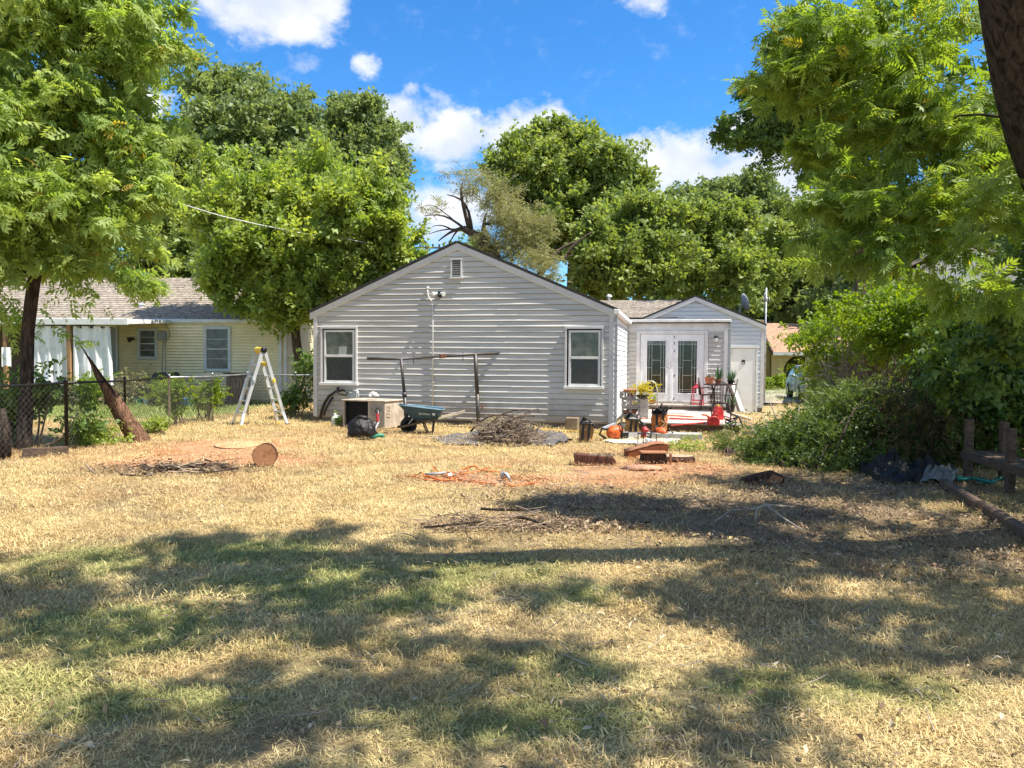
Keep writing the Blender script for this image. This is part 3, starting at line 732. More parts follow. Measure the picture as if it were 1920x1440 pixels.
# roof of the gable wing
for s, (ue, name) in {-1: (-.03, 'a'), 1: (WID+.03, 'b')}.items():
    d = Vector((ue-APU, EAV-.02-APZ)).normalized(); e = Vector((APU, APZ+.06)); f = Vector((ue, EAV+.035))+d*.06
    nrm = Vector((-d.y, d.x)) if s > 0 else Vector((d.y, -d.x))
    b = MB(); b.prism([e, f, f+nrm*.05, e+nrm*.05], 1, -.06, 11.6); b.obj('roof', M['dark_edge'], HO)
    b = MB(); e2 = e-Vector((0, .012)); f2 = f-Vector((0, .012)); w = Vector((0, -.125)); b.prism([e2, f2, f2+w, e2+w], 1, -.045, -.004)
    b.obj('rake_board', M['fascia'], HO)
    b = MB(); b.prism([e2+w*1.0, f2+w*1.0, f2+w*1.25, e2+w*1.25], 1, -.03, -.006); b.obj('rake_moulding', M['white_trim'], HO)
# vent high in the gable
u0, u1, z0, z1 = VT
f = MB()
for q in ((u0, u0+.035, z0, z1), (u1-.035, u1, z0, z1)): f.bx(q[0], q[1], -.05, .0, q[2], q[3])
f.bx(u0-.01, u1+.01, -.055, .0, z1-.03, z1+.005); f.bx(u0-.02, u1+.02, -.06, .0, z0-.02, z0+.025)
vt = f.obj('gable_vent', M['white_trim'], HO)
b = MB(); b.bx(u0+.03, u1-.03, -.005, .01, z0, z1); b.obj('vent_back', M['black'], vt)
for i in range(8):
    z = z0+.05+(z1-z0-.09)*i/7; b = MB(); b.beam((u0+.035, -.028, z), (u1-.035, -.028, z), .042, .008, up=(0, .6, .8)); b.obj('slat', M['grey_paint'], vt)
def window(parent, rect, v, paper=False, screen=True, casing='grey'):
    u0, u1, z0, z1 = rect; cw = .045
    f = MB(); f.bx(u0, u0+cw, v-.075, v, z0, z1); f.bx(u1-cw, u1, v-.075, v, z0, z1); f.bx(u0, u1, v-.08, v-.001, z1-cw, z1+.012)
    w = f.obj('window', M['fascia'], parent, bevel=.003)
    b = MB(); b.bx(u0-.02, u1+.02, v-.10, v, z0-.035, z0+.03); b.obj('sill', M['white_trim'], w, bevel=.004)
    a0, a1, c0, c1 = u0+cw, u1-cw, z0+.03, z1-cw; g = .012
    # near-black sheet puts the gap's shade in as colour, then the white vinyl frame
    b = MB(); b.bx(a0, a1, v-.004, v+.01, c0, c1); b.obj('recess_shade', M['dark_edge'], w)
    a0 += g+.03; a1 -= g+.006; c1 -= g+.02; s = .05; mid = c0+(c1-c0)*.505
    f = MB(); f.bx(a0, a0+s, v-.062, v-.006, c0, c1); f.bx(a1-s, a1, v-.062, v-.006, c0, c1); f.bx(a0+s, a1-s, v-.062, v-.006, c1-s, c1); f.bx(a0+s, a1-s, v-.062, v-.006, c0, c0+s*.9)
    f.obj('frame', M['white_trim'], w, bevel=.003)
    b = MB(); b.bx(a0+s, a1-s, v-.068, v-.01, mid-.025, mid+.03); b.obj('meeting_rail', M['white_trim'], w, bevel=.003)
    b = MB(); b.bx(a0+s, a1-s, v-.045, v-.03, mid+.03, c1-s); b.obj('pane', M['pane'], w)
    b = MB(); b.bx(a0+s, a1-s, v-.04, v-.025, c0+s*.9, mid-.025); b.obj('insect_screen', M['screen'], w)
    b = MB(); b.bx(a0+s+.012, a1-s-.012, v-.052, v-.040, c0+s*.9, c0+s*.9+.012); b.bx(a0+s, a0+s+.012, v-.052, v-.040, c0+s, mid-.025); b.bx(a1-s-.012, a1-s, v-.052, v-.040, c0+s, mid-.025); b.obj('screen_frame', M['grey_paint'], w)
    if paper:
        b = MB(); um = (a0+a1)/2+.08; b.sheet(lambda i, j: (um-.1+.2*i+.02*j, v-.048-.002*math.sin(3*i), mid+.033+.20*j), 3, 2); b.obj('paper', mat('pale_paper', (.36, .37, .36), .8, .1), w)
window(HO, WL, 0, paper=True); window(HO, WR, 0)
# conduit, floodlight, hose bib hook
cu, cz0 = HL(812, 762, 0); _, cz1 = HL(805, 545, 0)
pts = [HL(803, 541, 0), HL(803, 549, 0), HL(804, 556, 0), HL(811, 566, 0), HL(812.5, 574, 0), HL(812.5, 600, 0), HL(812.5, 762, 0)]
b = MB(); b.tube([(p[0], -.045, p[1]) for p in pts], .016, 8)
for zz in (1.0, 1.6, 2.2): b.bx(cu-.03, cu+.03, -.05, -.02, zz, zz+.02)
b.bx(pts[0][0]-.025, pts[0][0]+.025, -.06, -.0, pts[0][1]-.02, pts[0][1]+.04)
b.obj('conduit', M['white_trim'], HO, smooth=True)
fu, fz = HL(825, 552, 0)
b = MB(); b.bx(fu-.04, fu+.04, -.05, -.005, fz-.07, fz+.06); b.lathe([(.035, 0), (.035, .05), (.02, .07)], 10, (fu, -.05, fz-.03), (0, -1, 0))
fl = b.obj('floodlight', M['black'], HO)
for s in (-1, 1):
    b = MB(); b.lathe([(.03, 0), (.035, .05), (.055, .10), (.055, .115), (0, .118)], 10, (fu+.05*s, -.07, fz+.02), (s*.75, -.6, -.25)); b.obj('lamp_head', M['white_plastic'], fl)
hu, hz = HL(905, 761, 0)
b = MB(); b.tube([(hu-.035, -.03, hz+.03), (hu-.035, -.08, hz-.02), (hu, -.09, hz-.05), (hu+.035, -.08, hz-.02), (hu+.035, -.03, hz+.03)], .011, 6); b.obj('hose_hook', M['rust'], HO)
# meter box low on the wall with refrigerant line and cable looping to it
eu, ez = HL(667, 745, 0)
b = MB(); b.bx(eu-.12, eu+.05, -.14, -.01, ez-.16, ez+.13); eb = b.obj('electric_box', M['grey_paint'], HO, bevel=.01)
b = MB(); b.tube([(eu-.02, -.10, ez+.12), (eu+.0, -.12, ez+.17), (eu+.09, -.12, ez+.16), (eu+.12, -.12, ez+.10), (eu+.12, -.12, ez-.14)], .022, 7); b.obj('bent_conduit', M['alu'], eb, smooth=True)
q = [HL(x, y, -.12) for x, y in ((600, 783), (603, 770), (609, 755), (618, 742), (630, 734), (645, 731), (654, 737), (650, 741), (638, 738), (634, 733))]
b = MB(); b.tube([(p[0], -.10-.01*i, p[1]) for i, p in enumerate(q)], [.035]*4+[.028]*2+[.018]*4, 7); b.tube([(q[0][0]+.10, -.12, q[0][1]+.06), (q[1][0]+.1, -.12, q[1][1]+.02), (q[2][0]+.1, -.12, q[2][1]-.03), (q[3][0]+.08, -.11, q[3][1]-.03)], .025, 7)
b.bx(q[4][0]+.0, q[4][0]+.04, -.09, -.0, q[4][1]-.01, q[4][1]+.10)
b.obj('coolant_line', M['black_metal'], HO, smooth=True)
# downspout on the near corner
def downspout(parent, u, v, z0, z1, m, kick=(.25, -.2)):
    b = MB(); b.bx(u-.035, u+.035, v-.05, v, z0+.12, z1); b.beam((u, v-.025, z0+.14), (u+kick[0], v-.025+kick[1], z0+.04), .07, .05)
    for k in range(3): zz = z0+.3+(z1-z0-.5)*k/2; b.bx(u-.042, u+.042, v-.054, v+.0, zz, zz+.03)
    return b.obj('downspout', m, parent, bevel=.004)
downspout(HO, WID+.055, -.0, 0, EAV-.1, M['grey_paint'], (-.25, -.30))
b = MB(); b.bx(WID+.005, WID+.13, -.12, 5.0, EAV-.07, EAV+.04); b.obj('gutter', M['white_trim'], HO, bevel=.01)

# ---- patio wing: flat-fronted bay with the French doors (v = 5) and the small gable behind it (v = 7.4)
V1, V2 = 5.0, 7.4
BU1, BZ1 = HL(1365, 601, V1)
D0 = win_rect((1194, 620, 1326, 755), V1)
clap(HO, V1, .30, BZ1-.08, lambda z: WID+.02, lambda z: BU1-.10, [(D0[0], D0[1], -1, D0[3]+.02)], M['siding'], 300, amp=.55)
b = MB(); b.bx(WID, BU1, V1+.012, V1+.06, .25, BZ1-.02); b.bx(BU1-.06, BU1-.012, V1+.06, V2, .25, BZ1-.02); b.obj('wall', M['siding'], HO)
b = MB(); b.bx(WID, BU1, V1+.02, V1+.3, -.05, .31); b.obj('foundation', M['foundation'], HO)
b = MB(); b.bx(BU1-.10, BU1+.01, V1-.028, V1+.06, .28, BZ1-.06); b.obj('corner_board', M['fascia'], HO, bevel=.004)
b = MB(); b.bx(WID-.02, BU1+.06, V1-.10, V1+.02, BZ1-.075, BZ1-.045); b.obj('drip_edge', M['dark_edge'], HO)
b = MB(); b.bx(WID-.02, BU1+.08, V1-.14, V1+.1, BZ1-.045, BZ1+.03); b.obj('gutter', M['white_trim'], HO, bevel=.01)
b = MB(); b.bx(WID-.01, BU1-.0, V1-.02, V1+.012, BZ1-.30, BZ1-.075); b.obj('frieze_board', M['white_trim'], HO)
downspout(HO, BU1+.05, V1+.02, 0, BZ1-.05, M['grey_paint'], (.1, -.1))
# French doors
u0, u1, z0, z1 = D0
f = MB(); cw = .10
f.bx(u0, u0+cw, V1-.045, V1+.01, z0, z1); f.bx(u1-cw, u1, V1-.045, V1+.01, z0, z1); f.bx(u0+cw, u1-cw, V1-.045, V1+.01, z1-cw, z1); f.obj('door_casing', M['white_trim'], HO, bevel=.006)
b = MB(); b.bx(u0-.02, u1+.02, V1-.12, V1+.02, z0-.05, z0+.012); b.obj('threshold', M['wood_grey'], HO)
mid = (u0+u1)/2
for s in (0, 1):
    a0, a1 = (u0+cw+.01, mid-.012) if s == 0 else (mid+.012, u1-cw-.01); c0, c1 = z0+.02, z1-cw-.008
    gw = .52; gm = (a0+a1)/2+(.015 if s == 0 else -.015); g0, g1 = gm-gw/2, gm+gw/2; h0, h1 = c0+.24, c1-.19
    f = MB(); f.bx(a0, g0, V1-.022, V1+.012, c0, c1); f.bx(g1, a1, V1-.022, V1+.012, c0, c1); f.bx(g0, g1, V1-.022, V1+.012, c0, h0); f.bx(g0, g1, V1-.022, V1+.012, h1, c1)
    d = f.obj('french_door', M['white_paint'], HO)
    b = MB(); m_ = .028
    b.bx(g0-m_, g0, V1-.036, V1-.02, h0-m_, h1+m_); b.bx(g1, g1+m_, V1-.036, V1-.02, h0-m_, h1+m_); b.bx(g0, g1, V1-.036, V1-.02, h1, h1+m_); b.bx(g0, g1, V1-.036, V1-.02, h0-m_, h0); b.obj('glass_moulding', M['white_paint'], d, bevel=.004)
    b = MB(); b.bx(g0, g1, V1-.012, V1-.004, h0, h1); b.obj('pane', M['glass_dark'], d)
    c = MB(); i1, i2 = .055, .135; y0, y1 = V1-.017, V1-.012
    def vert(u, a, z): c.bx(u-.005, u+.005, y0, y1, a, z)
    def horz(a, bb, z): c.bx(a, bb, y0-.001, y1-.001, z-.005, z+.005)
    for u in (g0+i1, g0+i2, g1-i1, g1-i2): vert(u, h0, h1)
    for z in (h0+i1, h0+.10, h1-i1, h1-.10): horz(g0, g1, z)
    hh = h1-h0
    for k in (.34, .63): horz(g0+i2, g1-i2, h0+hh*k)
    for k in (.49,): horz(g0, g0+i2, h0+hh*k); horz(g1-i2, g1, h0+hh*k)
    c.obj('lead_came', M['came'], d)
    if s == 0:
        for zz, r in ((.98, .032), (1.12, .024)): b = MB(); b.lathe([(r, 0), (r, .012), (.012, .03), (r*.9, .045), (r*.8, .06), (0, .065)], 10, (a1-.06, V1-.022, c0+zz), (0, -1, 0)); b.obj('knob', M['chrome'], d, smooth=True)
    else:
        b = MB()
        for zz in (.04, .70, 1.40, 1.62, 1.80): b.bx(a0+.05, a0+.07, V1-.03, V1-.021, c0+zz, c0+zz+.07)
        b.obj('door_bolt', M['black'], d)
b = MB(); b.bx(mid-.035, mid+.03, V1-.034, V1-.023, z0+.02, z1-cw-.01); b.obj('astragal', M['white_paint'], HO, bevel=.004)
# porch light
lu, lz = HL(1342, 632, V1)
b = MB(); b.lathe([(.05, 0), (.05, .02), (.015, .03)], 12, (lu, V1-.02, lz), (0, -1, 0)); b.tube([(lu, V1-.04, lz), (lu, V1-.12, lz+.05), (lu, V1-.15, lz+.02)], .012, 6); b.lathe([(.055, 0), (.05, .04), (.02, .07)], 12, (lu, V1-.15, lz-.02)); pl = b.obj('porch_light', M['black'], HO)
b = MB(); b.lathe([(.035, -.12), (.043, -.09), (.043, -.02), (.03, 0)], 12, (lu, V1-.15, lz-.02)); b.obj('glass_shade', M['clear'], pl, smooth=True)
# small gable
GU1, GE = HL(1433, 611, V2); GA, GZ = HL(1304, 558, V2); GW = GU1-GA
def gl(z): return max(BU1-.3 if z < BZ1 else -99, GA-GW*(GZ-z)/(GZ-GE)+.1) if z > GE-.05 else BU1-.3
def gr(z): return min(GU1-.09, GA+GW*(GZ-z)/(GZ-GE)-.10)
WD = win_rect((1368, 650, 1419, 774), V2)
M['siding_blue'] = mat('pale_blue_siding', (.60, .63, .655), .42, .07, 1.6, .05, 30, stretch=(.4, 1, 2))
clap(HO, V2, .2, GZ-.14, gl, gr, [(WD[0]+.02, WD[1]-.02, -1, WD[3]-.02)], M['siding_blue'], 400)
b = MB(); b.bx(BU1-.3, GU1-.03, V2+.012, V2+.06, .12, GE); b.prism([(GA-GW+.05, GE), (GU1-.05, GE), (GA, GZ-.03)], 1, V2+.012, V2+.06); b.obj('wall', M['siding_blue'], HO)
b = MB(); b.bx(BU1-.3, GU1-.02, V2+.02, V2+.3, -.05, .22); b.obj('foundation', M['foundation'], HO)
b = MB(); b.bx(GU1-.09, GU1+.01, V2-.026, V2+.06, .14, GE); b.bx(GU1-.04, GU1+.008, V2+.06, 13, .14, GE); b.obj('corner_board', M['fascia'], HO)
for s in (-1, 1):
    d = Vector((s*GW, GE-GZ)).normalized(); e = Vector((GA, GZ+.03)); f = Vector((GA+s*GW, GE+.03))+d*.06; n_ = Vector((-d.y*s, d.x*s))
    n_ = n_ if n_.y > 0 else -n_
    b = MB(); b.prism([e, f, f+n_*.045, e+n_*.045], 1, V2-.08, 13.0); b.obj('roof', M['dark_edge'], HO)
    b = MB(); w = Vector((0, -.13)); b.prism([e-Vector((0, .008)), f-Vector((0, .008)), f+w, e+w], 1, V2-.07, V2-.004); b.obj('rake_board', M['white_trim'], HO)
b = MB(); b.prism([(GA-.16, GZ-.20), (GA+.16, GZ-.20), (GA, GZ-.10)], 1, V2-.024, V2-.0)
vt = b.obj('gable_vent', M['grey_paint'], HO)
for k in range(3): b = MB(); b.bx(GA-.12+.03*k, GA+.12-.03*k, V2-.032, V2-.024, GZ-.19+.03*k, GZ-.18+.03*k); b.obj('slat', M['white_trim'], vt)
# white back door
u0, u1, z0, z1 = WD; f = MB()
f.bx(u0, u0+.06, V2-.05, V2, z0, z1); f.bx(u1-.06, u1, V2-.05, V2, z0, z1); f.bx(u0-.03, u1+.03, V2-.07, V2, z1-.05, z1+.03)
f.obj('door_casing', M['white_trim'], HO, bevel=.004)
b = MB(); b.bx(u0+.065, u1-.065, V2-.035, V2, z0+.01, z1-.06); d = b.obj('back_door', M['white_paint'], HO, bevel=.004)
du, dz = HL(1393.5, 679, V2); b = MB(); b.bx(du-.05, du+.05, V2-.048, V2-.03, dz-.065, dz+.065); b.obj('door_viewer', M['black_metal'], d)
b = MB(); b.bx(du-.035, du+.03, V2-.053, V2-.047, dz-.05, dz-.005); b.obj('door_viewer_glass', M['clear'], d)
b = MB(); b.lathe([(.04, 0), (.04, .01), (.015, .03), (.038, .05), (.03, .075), (0, .08)], 10, (u0+.13, V2-.035, z0+.95), (0, -1, 0)); b.lathe([(.03, 0), (.03, .015), (0, .02)], 10, (u0+.13, V2-.035, z0+1.09), (0, -1, 0)); b.obj('knob', M['black_metal'], d, smooth=True)
# shingled main roof behind the bay: courses of tabs
b = MB(); b.bx(WID-.3, BU1+.05, V1-.08, V2+.02, BZ1-.02, BZ1+.045); b.obj('flat_roof', M['shingle'], HO)
RV0 = V2-.01; RZ0 = HL(1200, 596, RV0)[1]; RV1 = V2+3.2; RZ1 = HL(1200, 563, RV1)[1]
b = MB(); b.prism([(RV0, RZ0), (RV1, RZ1), (RV1, RZ1-.12), (RV0, RZ0-.03)], 0, WID-3, GA-.3); b.prism([(RV1, RZ1), (RV1+3.5, RZ0), (RV1, RZ1-.12)], 0, WID-3, GA-.3); b.obj('roof', M['dark_edge'], HO)
nrow = 15; sd = Vector((0, RV1-RV0, RZ1-RZ0))
for r in range(nrow):
    q = MB(); u = WID-2.9+(.12 if r % 2 else 0)
    while u < GA-.6:
        wv = .30+.02*random.random(); k0, k1 = r/nrow, (r+1.25)/nrow; h = .006+.006*random.random()
        p0 = Vector((0, RV0, RZ0))+sd*k0; p1 = Vector((0, RV0, RZ0))+sd*min(k1, 1)
        q.mesh([(u, p0.y, p0.z+h+.012), (u+wv-.012, p0.y, p0.z+h+.012), (u+wv-.012, p1.y, p1.z+.006), (u, p1.y, p1.z+.006), (u, p0.y, p0.z), (u+wv-.012, p0.y, p0.z)], [(0, 1, 2, 3), (4, 5, 1, 0)])
        u += wv
    q.obj('shingle_course', M['shingle'], HO)
vu, vz = HL(1142, 556, RV1)
b = MB(); b.lathe([(.05, -.25), (.05, 0), (.11, .0), (.10, .06), (.03, .10)], 10, (vu, RV1, vz-.02)); b.obj('roof_vent', M['white_trim'], HO)
# dish and mast on the small gable roof
su, sz = HL(1392, 568, V2+1.5); zroof = GE+.07+(GU1-su)/GW*(GZ-GE)
b = MB(); b.tube([(su-.06, V2+1.5, zroof), (su-.06, V2+1.5, sz-.08), (su+.05, V2+1.5, sz)], .02, 6); sd_ = b.obj('satellite_mount', M['grey_paint'], HO)
b = MB(); b.lathe([(.0, .0), (.16, .02), (.30, .085), (.305, .08), (.16, .012), (.0, -.008)], 18, (su+.02, V2+1.5, sz), (.93, .25, .28)); b.obj('satellite_dish', M['grey_paint'], sd_, smooth=True)
mu, mz0 = HL(1433.5, 612, V2+.2); _, mz1 = HL(1433.5, 540, V2+.2)
b = MB(); b.tube([(mu+.03, V2+.2, .3), (mu+.03, V2+.2, mz1)], .028, 8); b.tube([(mu-.10, V2+.2, mz1-.55), (mu-.14, V2+.15, mz1-.4), (mu-.05, V2+.15, mz1-.3), (mu+.03, V2+.2, mz1-.35), (mu+.12, V2+.15, mz1-.3), (mu+.14, V2+.15, mz1-.45)], .012, 5); b.tube([(mu+.03, V2+.2, mz1-.05), (mu-.06, V2+.15, mz1-.3), (mu-.02, V2+.2, mz1-.65)], .010, 5); b.lathe([(.035, 0), (.05, .04), (.05, .1), (.03, .14)], 8, (mu+.03, V2+.14, mz1-.42)); b.obj('service_mast', M['galv'], HO, smooth=True)
# back steps up to the doors
b = MB(); ua, za = HL(1205, 765, V1-.75); ub, _ = HL(1328, 765, V1-.75)
b.bx(WID+.35, ub+.05, V1-.85, V1+.02, .345-.045, .345); b.obj('step_tread', M['wood_grey'], HO, bevel=.004)
b = MB(); b.bx(WID+.38, ub+.02, V1-.80, V1-.0, .03, .298); b.obj('step_riser', M['wood'], HO)

# ---------------------------------------------------------------- yellow neighbour house
NROT = R(-5); N0 = W(537, 700, 26.2); N0.z = 0
NO = thing('yellow_house', 'pale yellow vinyl sided house with grey shingle roof and curtained porch', 'house', N0, NROT)
NM = Matrix.Translation(N0) @ Matrix.Rotation(NROT, 4, 'Z')
def NL(px, py, v): return HL(px, py, v, NM)
def nrect(p, v=0.): u0, z1 = NL(p[0], p[1], v); u1, z0 = NL(p[2], p[3], v); return u0, u1, z0, z1
NE = NL(400, 603, 0)[1]; NU0 = -16.
b = MB(); b.bx(NU0, -.02, .016, .08, .05, NE+.1); b.bx(-.08, -.01, .08, 9, .05, NE+.1); b.obj('wall', M['yellow_siding'], NO)
W1, W2 = nrect((258, 615, 297, 674)), nrect((383, 612, 434, 697)); DR = nrect((205, 616, 222, 716))
q = MB(); z = .12; ex = .102
while z < NE:
    sp = [(NL(224, 650, 0)[0], -.09)]
    for h in (W1, W2):
        if h[2] < z+ex/2 < h[3]: sp = [x for p in sp for x in ((p[0], min(p[1], h[0])), (max(p[0], h[1]), p[1])) if x[1]-x[0] > .02]
    for a, c in sp: q.mesh([(a, -.04, z+.02), (c, -.04, z+.02), (c, -.008, z+ex), (a, -.008, z+ex), (a, .008, z+.02), (c, .008, z+.02)], [(0, 1, 2, 3), (4, 5, 1, 0)])
    q.mesh([(.012, .09, z), (.012, 9, z), (-.006, 9, z+ex), (-.006, .09, z+ex)], [(0, 1, 2, 3)])
    z += ex
q.obj('siding', M['yellow_siding'], NO, kind='stuff')
b = MB(); b.bx(-.09, .016, -.03, .09, .08, NE); b.obj('corner_board', M['grey_trim'], NO)
for rc in (W1, W2):
    u0, u1, z0, z1 = rc; c = .10; f = MB()
    f.bx(u0, u0+c, -.06, 0, z0, z1); f.bx(u1-c, u1, -.06, 0, z0, z1); f.bx(u0+c, u1-c, -.06, 0, z1-c, z1); f.bx(u0+c, u1-c, -.06, 0, z0, z0+c)
    w = f.obj('window', M['grey_trim'], NO, bevel=.008)
    a0, a1, c0, c1 = u0+c, u1-c, z0+c, z1-c; n = 4
    b = MB(); b.bx(a0, a1, -.018, -.008, c0, c1); b.obj('pane', M['blind'], w)
    for i in range(1, n): zz = c0+(c1-c0)*i/n; t_ = .03 if i == 2 else .014; b = MB(); b.bx(a0, a1, -.035, -.016, zz-t_/2, zz+t_/2); b.obj('glazing_bar', M['white_trim'], w)
    b = MB(); b.bx(a0, a0+.025, -.034, -.015, c0, c1); b.bx(a1-.025, a1, -.034, -.015, c0, c1); b.obj('sash', M['grey_paint'], w)
u0, u1, z0, z1 = DR; b = MB(); b.bx(u0-.35, u1-.06, -.03, .005, z0, z1); b.obj('door', M['grey_paint'], NO); b = MB(); b.bx(u1-.06, u1+.02, -.05, 0, z0, z1+.08); b.obj('door_casing', M['grey_trim'], NO)
mu, mz = NL(300, 630, 0); b = MB(); b.bx(mu-.02, mu+.26, -.16, 0, mz-.14, mz+.14); mb_ = b.obj('electric_box', M['grey_paint'], NO, bevel=.015)
b = MB(); b.tube([(mu+.2, -.05, NE-.05), (mu+.36, -.05, NE-.3), (mu+.38, -.05, mz), (mu+.24, -.05, mz-.22)], .012, 5); b.tube([(mu+.14, -.05, mz-.14), (mu+.05, -.04, .4)], .012, 5); b.tube([(mu+.22, -.05, mz-.14), (mu+.22, -.04, .3)], .014, 5); b.obj('service_cable', M['grey_paint'], mb_)
lu, lz = NL(247, 635, 0); b = MB(); b.bx(lu-.11, lu+.09, -.1, 0, lz-.04, lz+.04); b.lathe([(.05, 0), (.06, .1)], 8, (lu, -.1, lz-.03), (.3, -.8, -.4)); b.obj('wall_light', M['black'], NO)
# eave, gutter, downspout, roof with shingle courses
NRV, NRZ = 4.6, NL(420, 521, 4.6)[1]; RV0 = -.02; RZ0 = NE+.05
b = MB(); b.bx(NU0, .28, RV0, 0.02, NE-.03, NE+.01); b.obj('soffit', M['grey_trim'], NO)
b = MB(); b.bx(NU0, .30, RV0-.08, RV0-.0, NE-.05, NE+.08); b.obj('gutter', M['white_trim'], NO, bevel=.015)
b = MB(); du = NL(527, 640, 0)[0]; b.bx(du-.05, du+.05, -.10, -.02, .12, NE-.25); b.beam((du, -.06, NE-.28), (du-.12, -.07, NE-.06), .06, .05); b.obj('downspout', M['grey_trim'], NO)
b = MB(); b.prism([(RV0-.03, RZ0), (NRV, NRZ), (NRV+5, RZ0), (NRV+5, RZ0-.1), (NRV, NRZ-.15), (RV0-.03, RZ0-.08)], 0, NU0, .30); b.prism([(.1, NE), (9, NE), (NRV, NRZ-.12)], 0, -.1, -.02); b.obj('roof', M['dark_edge'], NO)
nrow = 22; sd = Vector((0, NRV-RV0, NRZ-RZ0))
for r in range(nrow):
    q = MB(); u = NU0+(.15 if r % 2 else 0)
    while u < .2:
        wv = .33; p0 = Vector((0, RV0-.03, RZ0))+sd*(r/nrow); p1 = Vector((0, RV0-.03, RZ0))+sd*min(1, (r+1.2)/nrow); h = .012+.012*random.random()
        q.mesh([(u, p0.y, p0.z+h+.012), (u+wv-.015, p0.y, p0.z+h+.012), (u+wv-.015, p1.y, p1.z+.006), (u, p1.y, p1.z+.006), (u, p0.y, p0.z), (u+wv-.015, p0.y, p0.z)], [(0, 1, 2, 3), (4, 5, 1, 0)])
        u += wv
    q.obj('shingle_course', M['shingle'], NO)
for px, py, v in ((395, 522, 4.0), (290, 548, 2.6), (265, 578, 1.2)):
    u, z_ = NL(px, py, v); b = MB(); b.lathe([(.10, -.3), (.10, .12), (.13, .12), (.12, .18), (0, .2)], 10, (u, v, z_)); b.obj('roof_vent', M['grey_trim'], NO)
# porch roof, posts, deck
PV = -2.6; pz = NL(100, 607, PV)[1]; pu1 = NL(240, 603, PV)[0]
b = MB(); b.prism([(PV, pz), (RV0, NE-.06), (RV0, NE+.04), (PV, pz+.16)], 0, NU0, pu1); b.obj('porch_roof', M['white_trim'], NO)
b = MB(); b.bx(NU0, pu1+.02, PV-.06, PV, pz-.03, pz+.17); b.obj('porch_fascia', M['white_trim'], NO, bevel=.01)
b = MB(); dz_ = NL(100, 738, PV)[1]; b.bx(NU0, NL(190, 740, PV)[0], PV-.2, 0, dz_-.20, dz_-.03); b.obj('deck_frame', M['wood'], NO)
x = PV-.2
while x < -.05: b = MB(); b.bx(NU0, NL(190, 740, PV)[0]+.03, x, x+.135, dz_-.03, dz_); b.obj('plank', M['wood_grey'], NO); x += .145
for px in (8, 128, 177, 187): 
    u = NL(px, 700, PV)[0]; b = MB(); top = pz if px < 150 else dz_-.03; b.bx(u-.06, u+.06, PV+.02, PV+.14, -.02, top); b.obj('porch_post', M['post_wood'] if px < 150 else M['wood_dark'], NO, bevel=.006)
b = MB(); b.bx(NL(62, 650, 0)[0]-3, NL(130, 650, 0)[0]+.9, -.035, -.006, dz_, NE-.1); b.obj('wall_panel', M['wood_dark'], NO)
b = MB(); b.tube([(NL(20, 612, PV)[0], PV+.10, pz-.10), (NL(208, 612, PV)[0], PV+.10, pz-.10)], .012, 6); b.obj('curtain_rod', M['black_metal'], NO)
def curtain(px0, px1, label, seed, pybot, pull=0.):
    a0, a1 = NL(px0, 660, PV+.08)[0], NL(px1, 660, PV+.08)[0]; zt = pz-.07; zb = NL(px0, pybot, PV)[1]; L = a1-a0
    c = thing('porch_curtain', label, 'curtain', NM @ Vector((a0, PV+.10, zb)), NROT, 'white porch curtains')
    def f(i, j):
        u = i*L*(1+pull*(1-j)); return (u, .05*math.sin(i*L*17+seed)*(.35+.65*(1-j*.5))+.02*math.sin(i*37+seed*2)+.03*nz(i*5, j*3, seed), (zt-zb)*j+.02*math.sin(i*9+seed)*(1-j))
    b = MB(); b.sheet(f, 70, 8); b.obj('curtain_panel', M['white_fabric'], c, smooth=True)
    n = int(L/.17)
    for k in range(n): b = MB(); b.lathe([(.028, -.012), (.04, 0), (.028, .012)], 8, ((k+.5)*L/n, 0, zt-zb-.035), (0, 1, 0)); b.obj('grommet', M['black_metal'], c)
curtain(58, 122, 'wide white curtain hanging beside the blue striped folding chair', 1.3, 722)
curtain(137, 206, 'narrower white curtain hanging next to the grey porch door', 4.1, 722, .08)
# small towel hanging at the far porch post
u0_ = NM @ Vector((NL(5, 650, PV-.05)[0], PV-.1, 0)); b = MB(); b.sheet(lambda i, j: (.30*i, .03*math.sin(i*8), .62*j+.05*math.sin(i*3.1)*(1-j)), 10, 5)
tag(b.obj('hanging_towel', M['white_fabric'], smooth=True), 'short white towel hanging on the shaded porch post', 'towel', None, (u0_.x, u0_.y, NL(5, 688, PV)[1]), NROT)
# ---------------------------------------------------------------- street side: drive, brown roofed house, car, board fence
dv = [G(1425, 757), G(1470, 757), G(1560, 752), G(1640, 738), G(1560, 730), G(1470, 730), G(1420, 735)]
b = MB(); b.face([(p.x, p.y, .03) for p in dv]); setting(b.obj('driveway', M['asphalt']))
F0 = W(1437, 700, 46); F0.z = 0; FH = thing('brown_house', 'tan stucco house with brown roof and arched carport beyond the parked car', 'house', F0, R(-8))
FM = Matrix.Translation(F0) @ Matrix.Rotation(R(-8), 4, 'Z')
def FL(px, py, v): return HL(px, py, v, FM)
e1 = FL(1500, 664, 0)[1]; uu = FL(1461, 664, 0)[0]; rt = FL(1480, 606, 4.)[1]
wu0, wu1 = FL(1447, 690, 0)[0], FL(1468, 690, 0)[0]
pol = [(wu0, -.2), (wu1, -.2)]+[(wu1+.02+1.1*(1-math.cos(a)), e1-1.1+1.1*math.sin(a)) for a in [i*math.pi/2/8 for i in range(9)]]+[(9, e1-.0), (9, e1+.25), (wu0, e1+.25)]
b = MB(); b.prism(pol, 1, 0, .25); b.obj('arch_wall', M['beige_wall'], FH)
b = MB(); b.bx(wu0-1.6, wu0-.002, .5, .8, -.2, e1+.4); b.obj('side_wall', M['beige_wall'], FH)
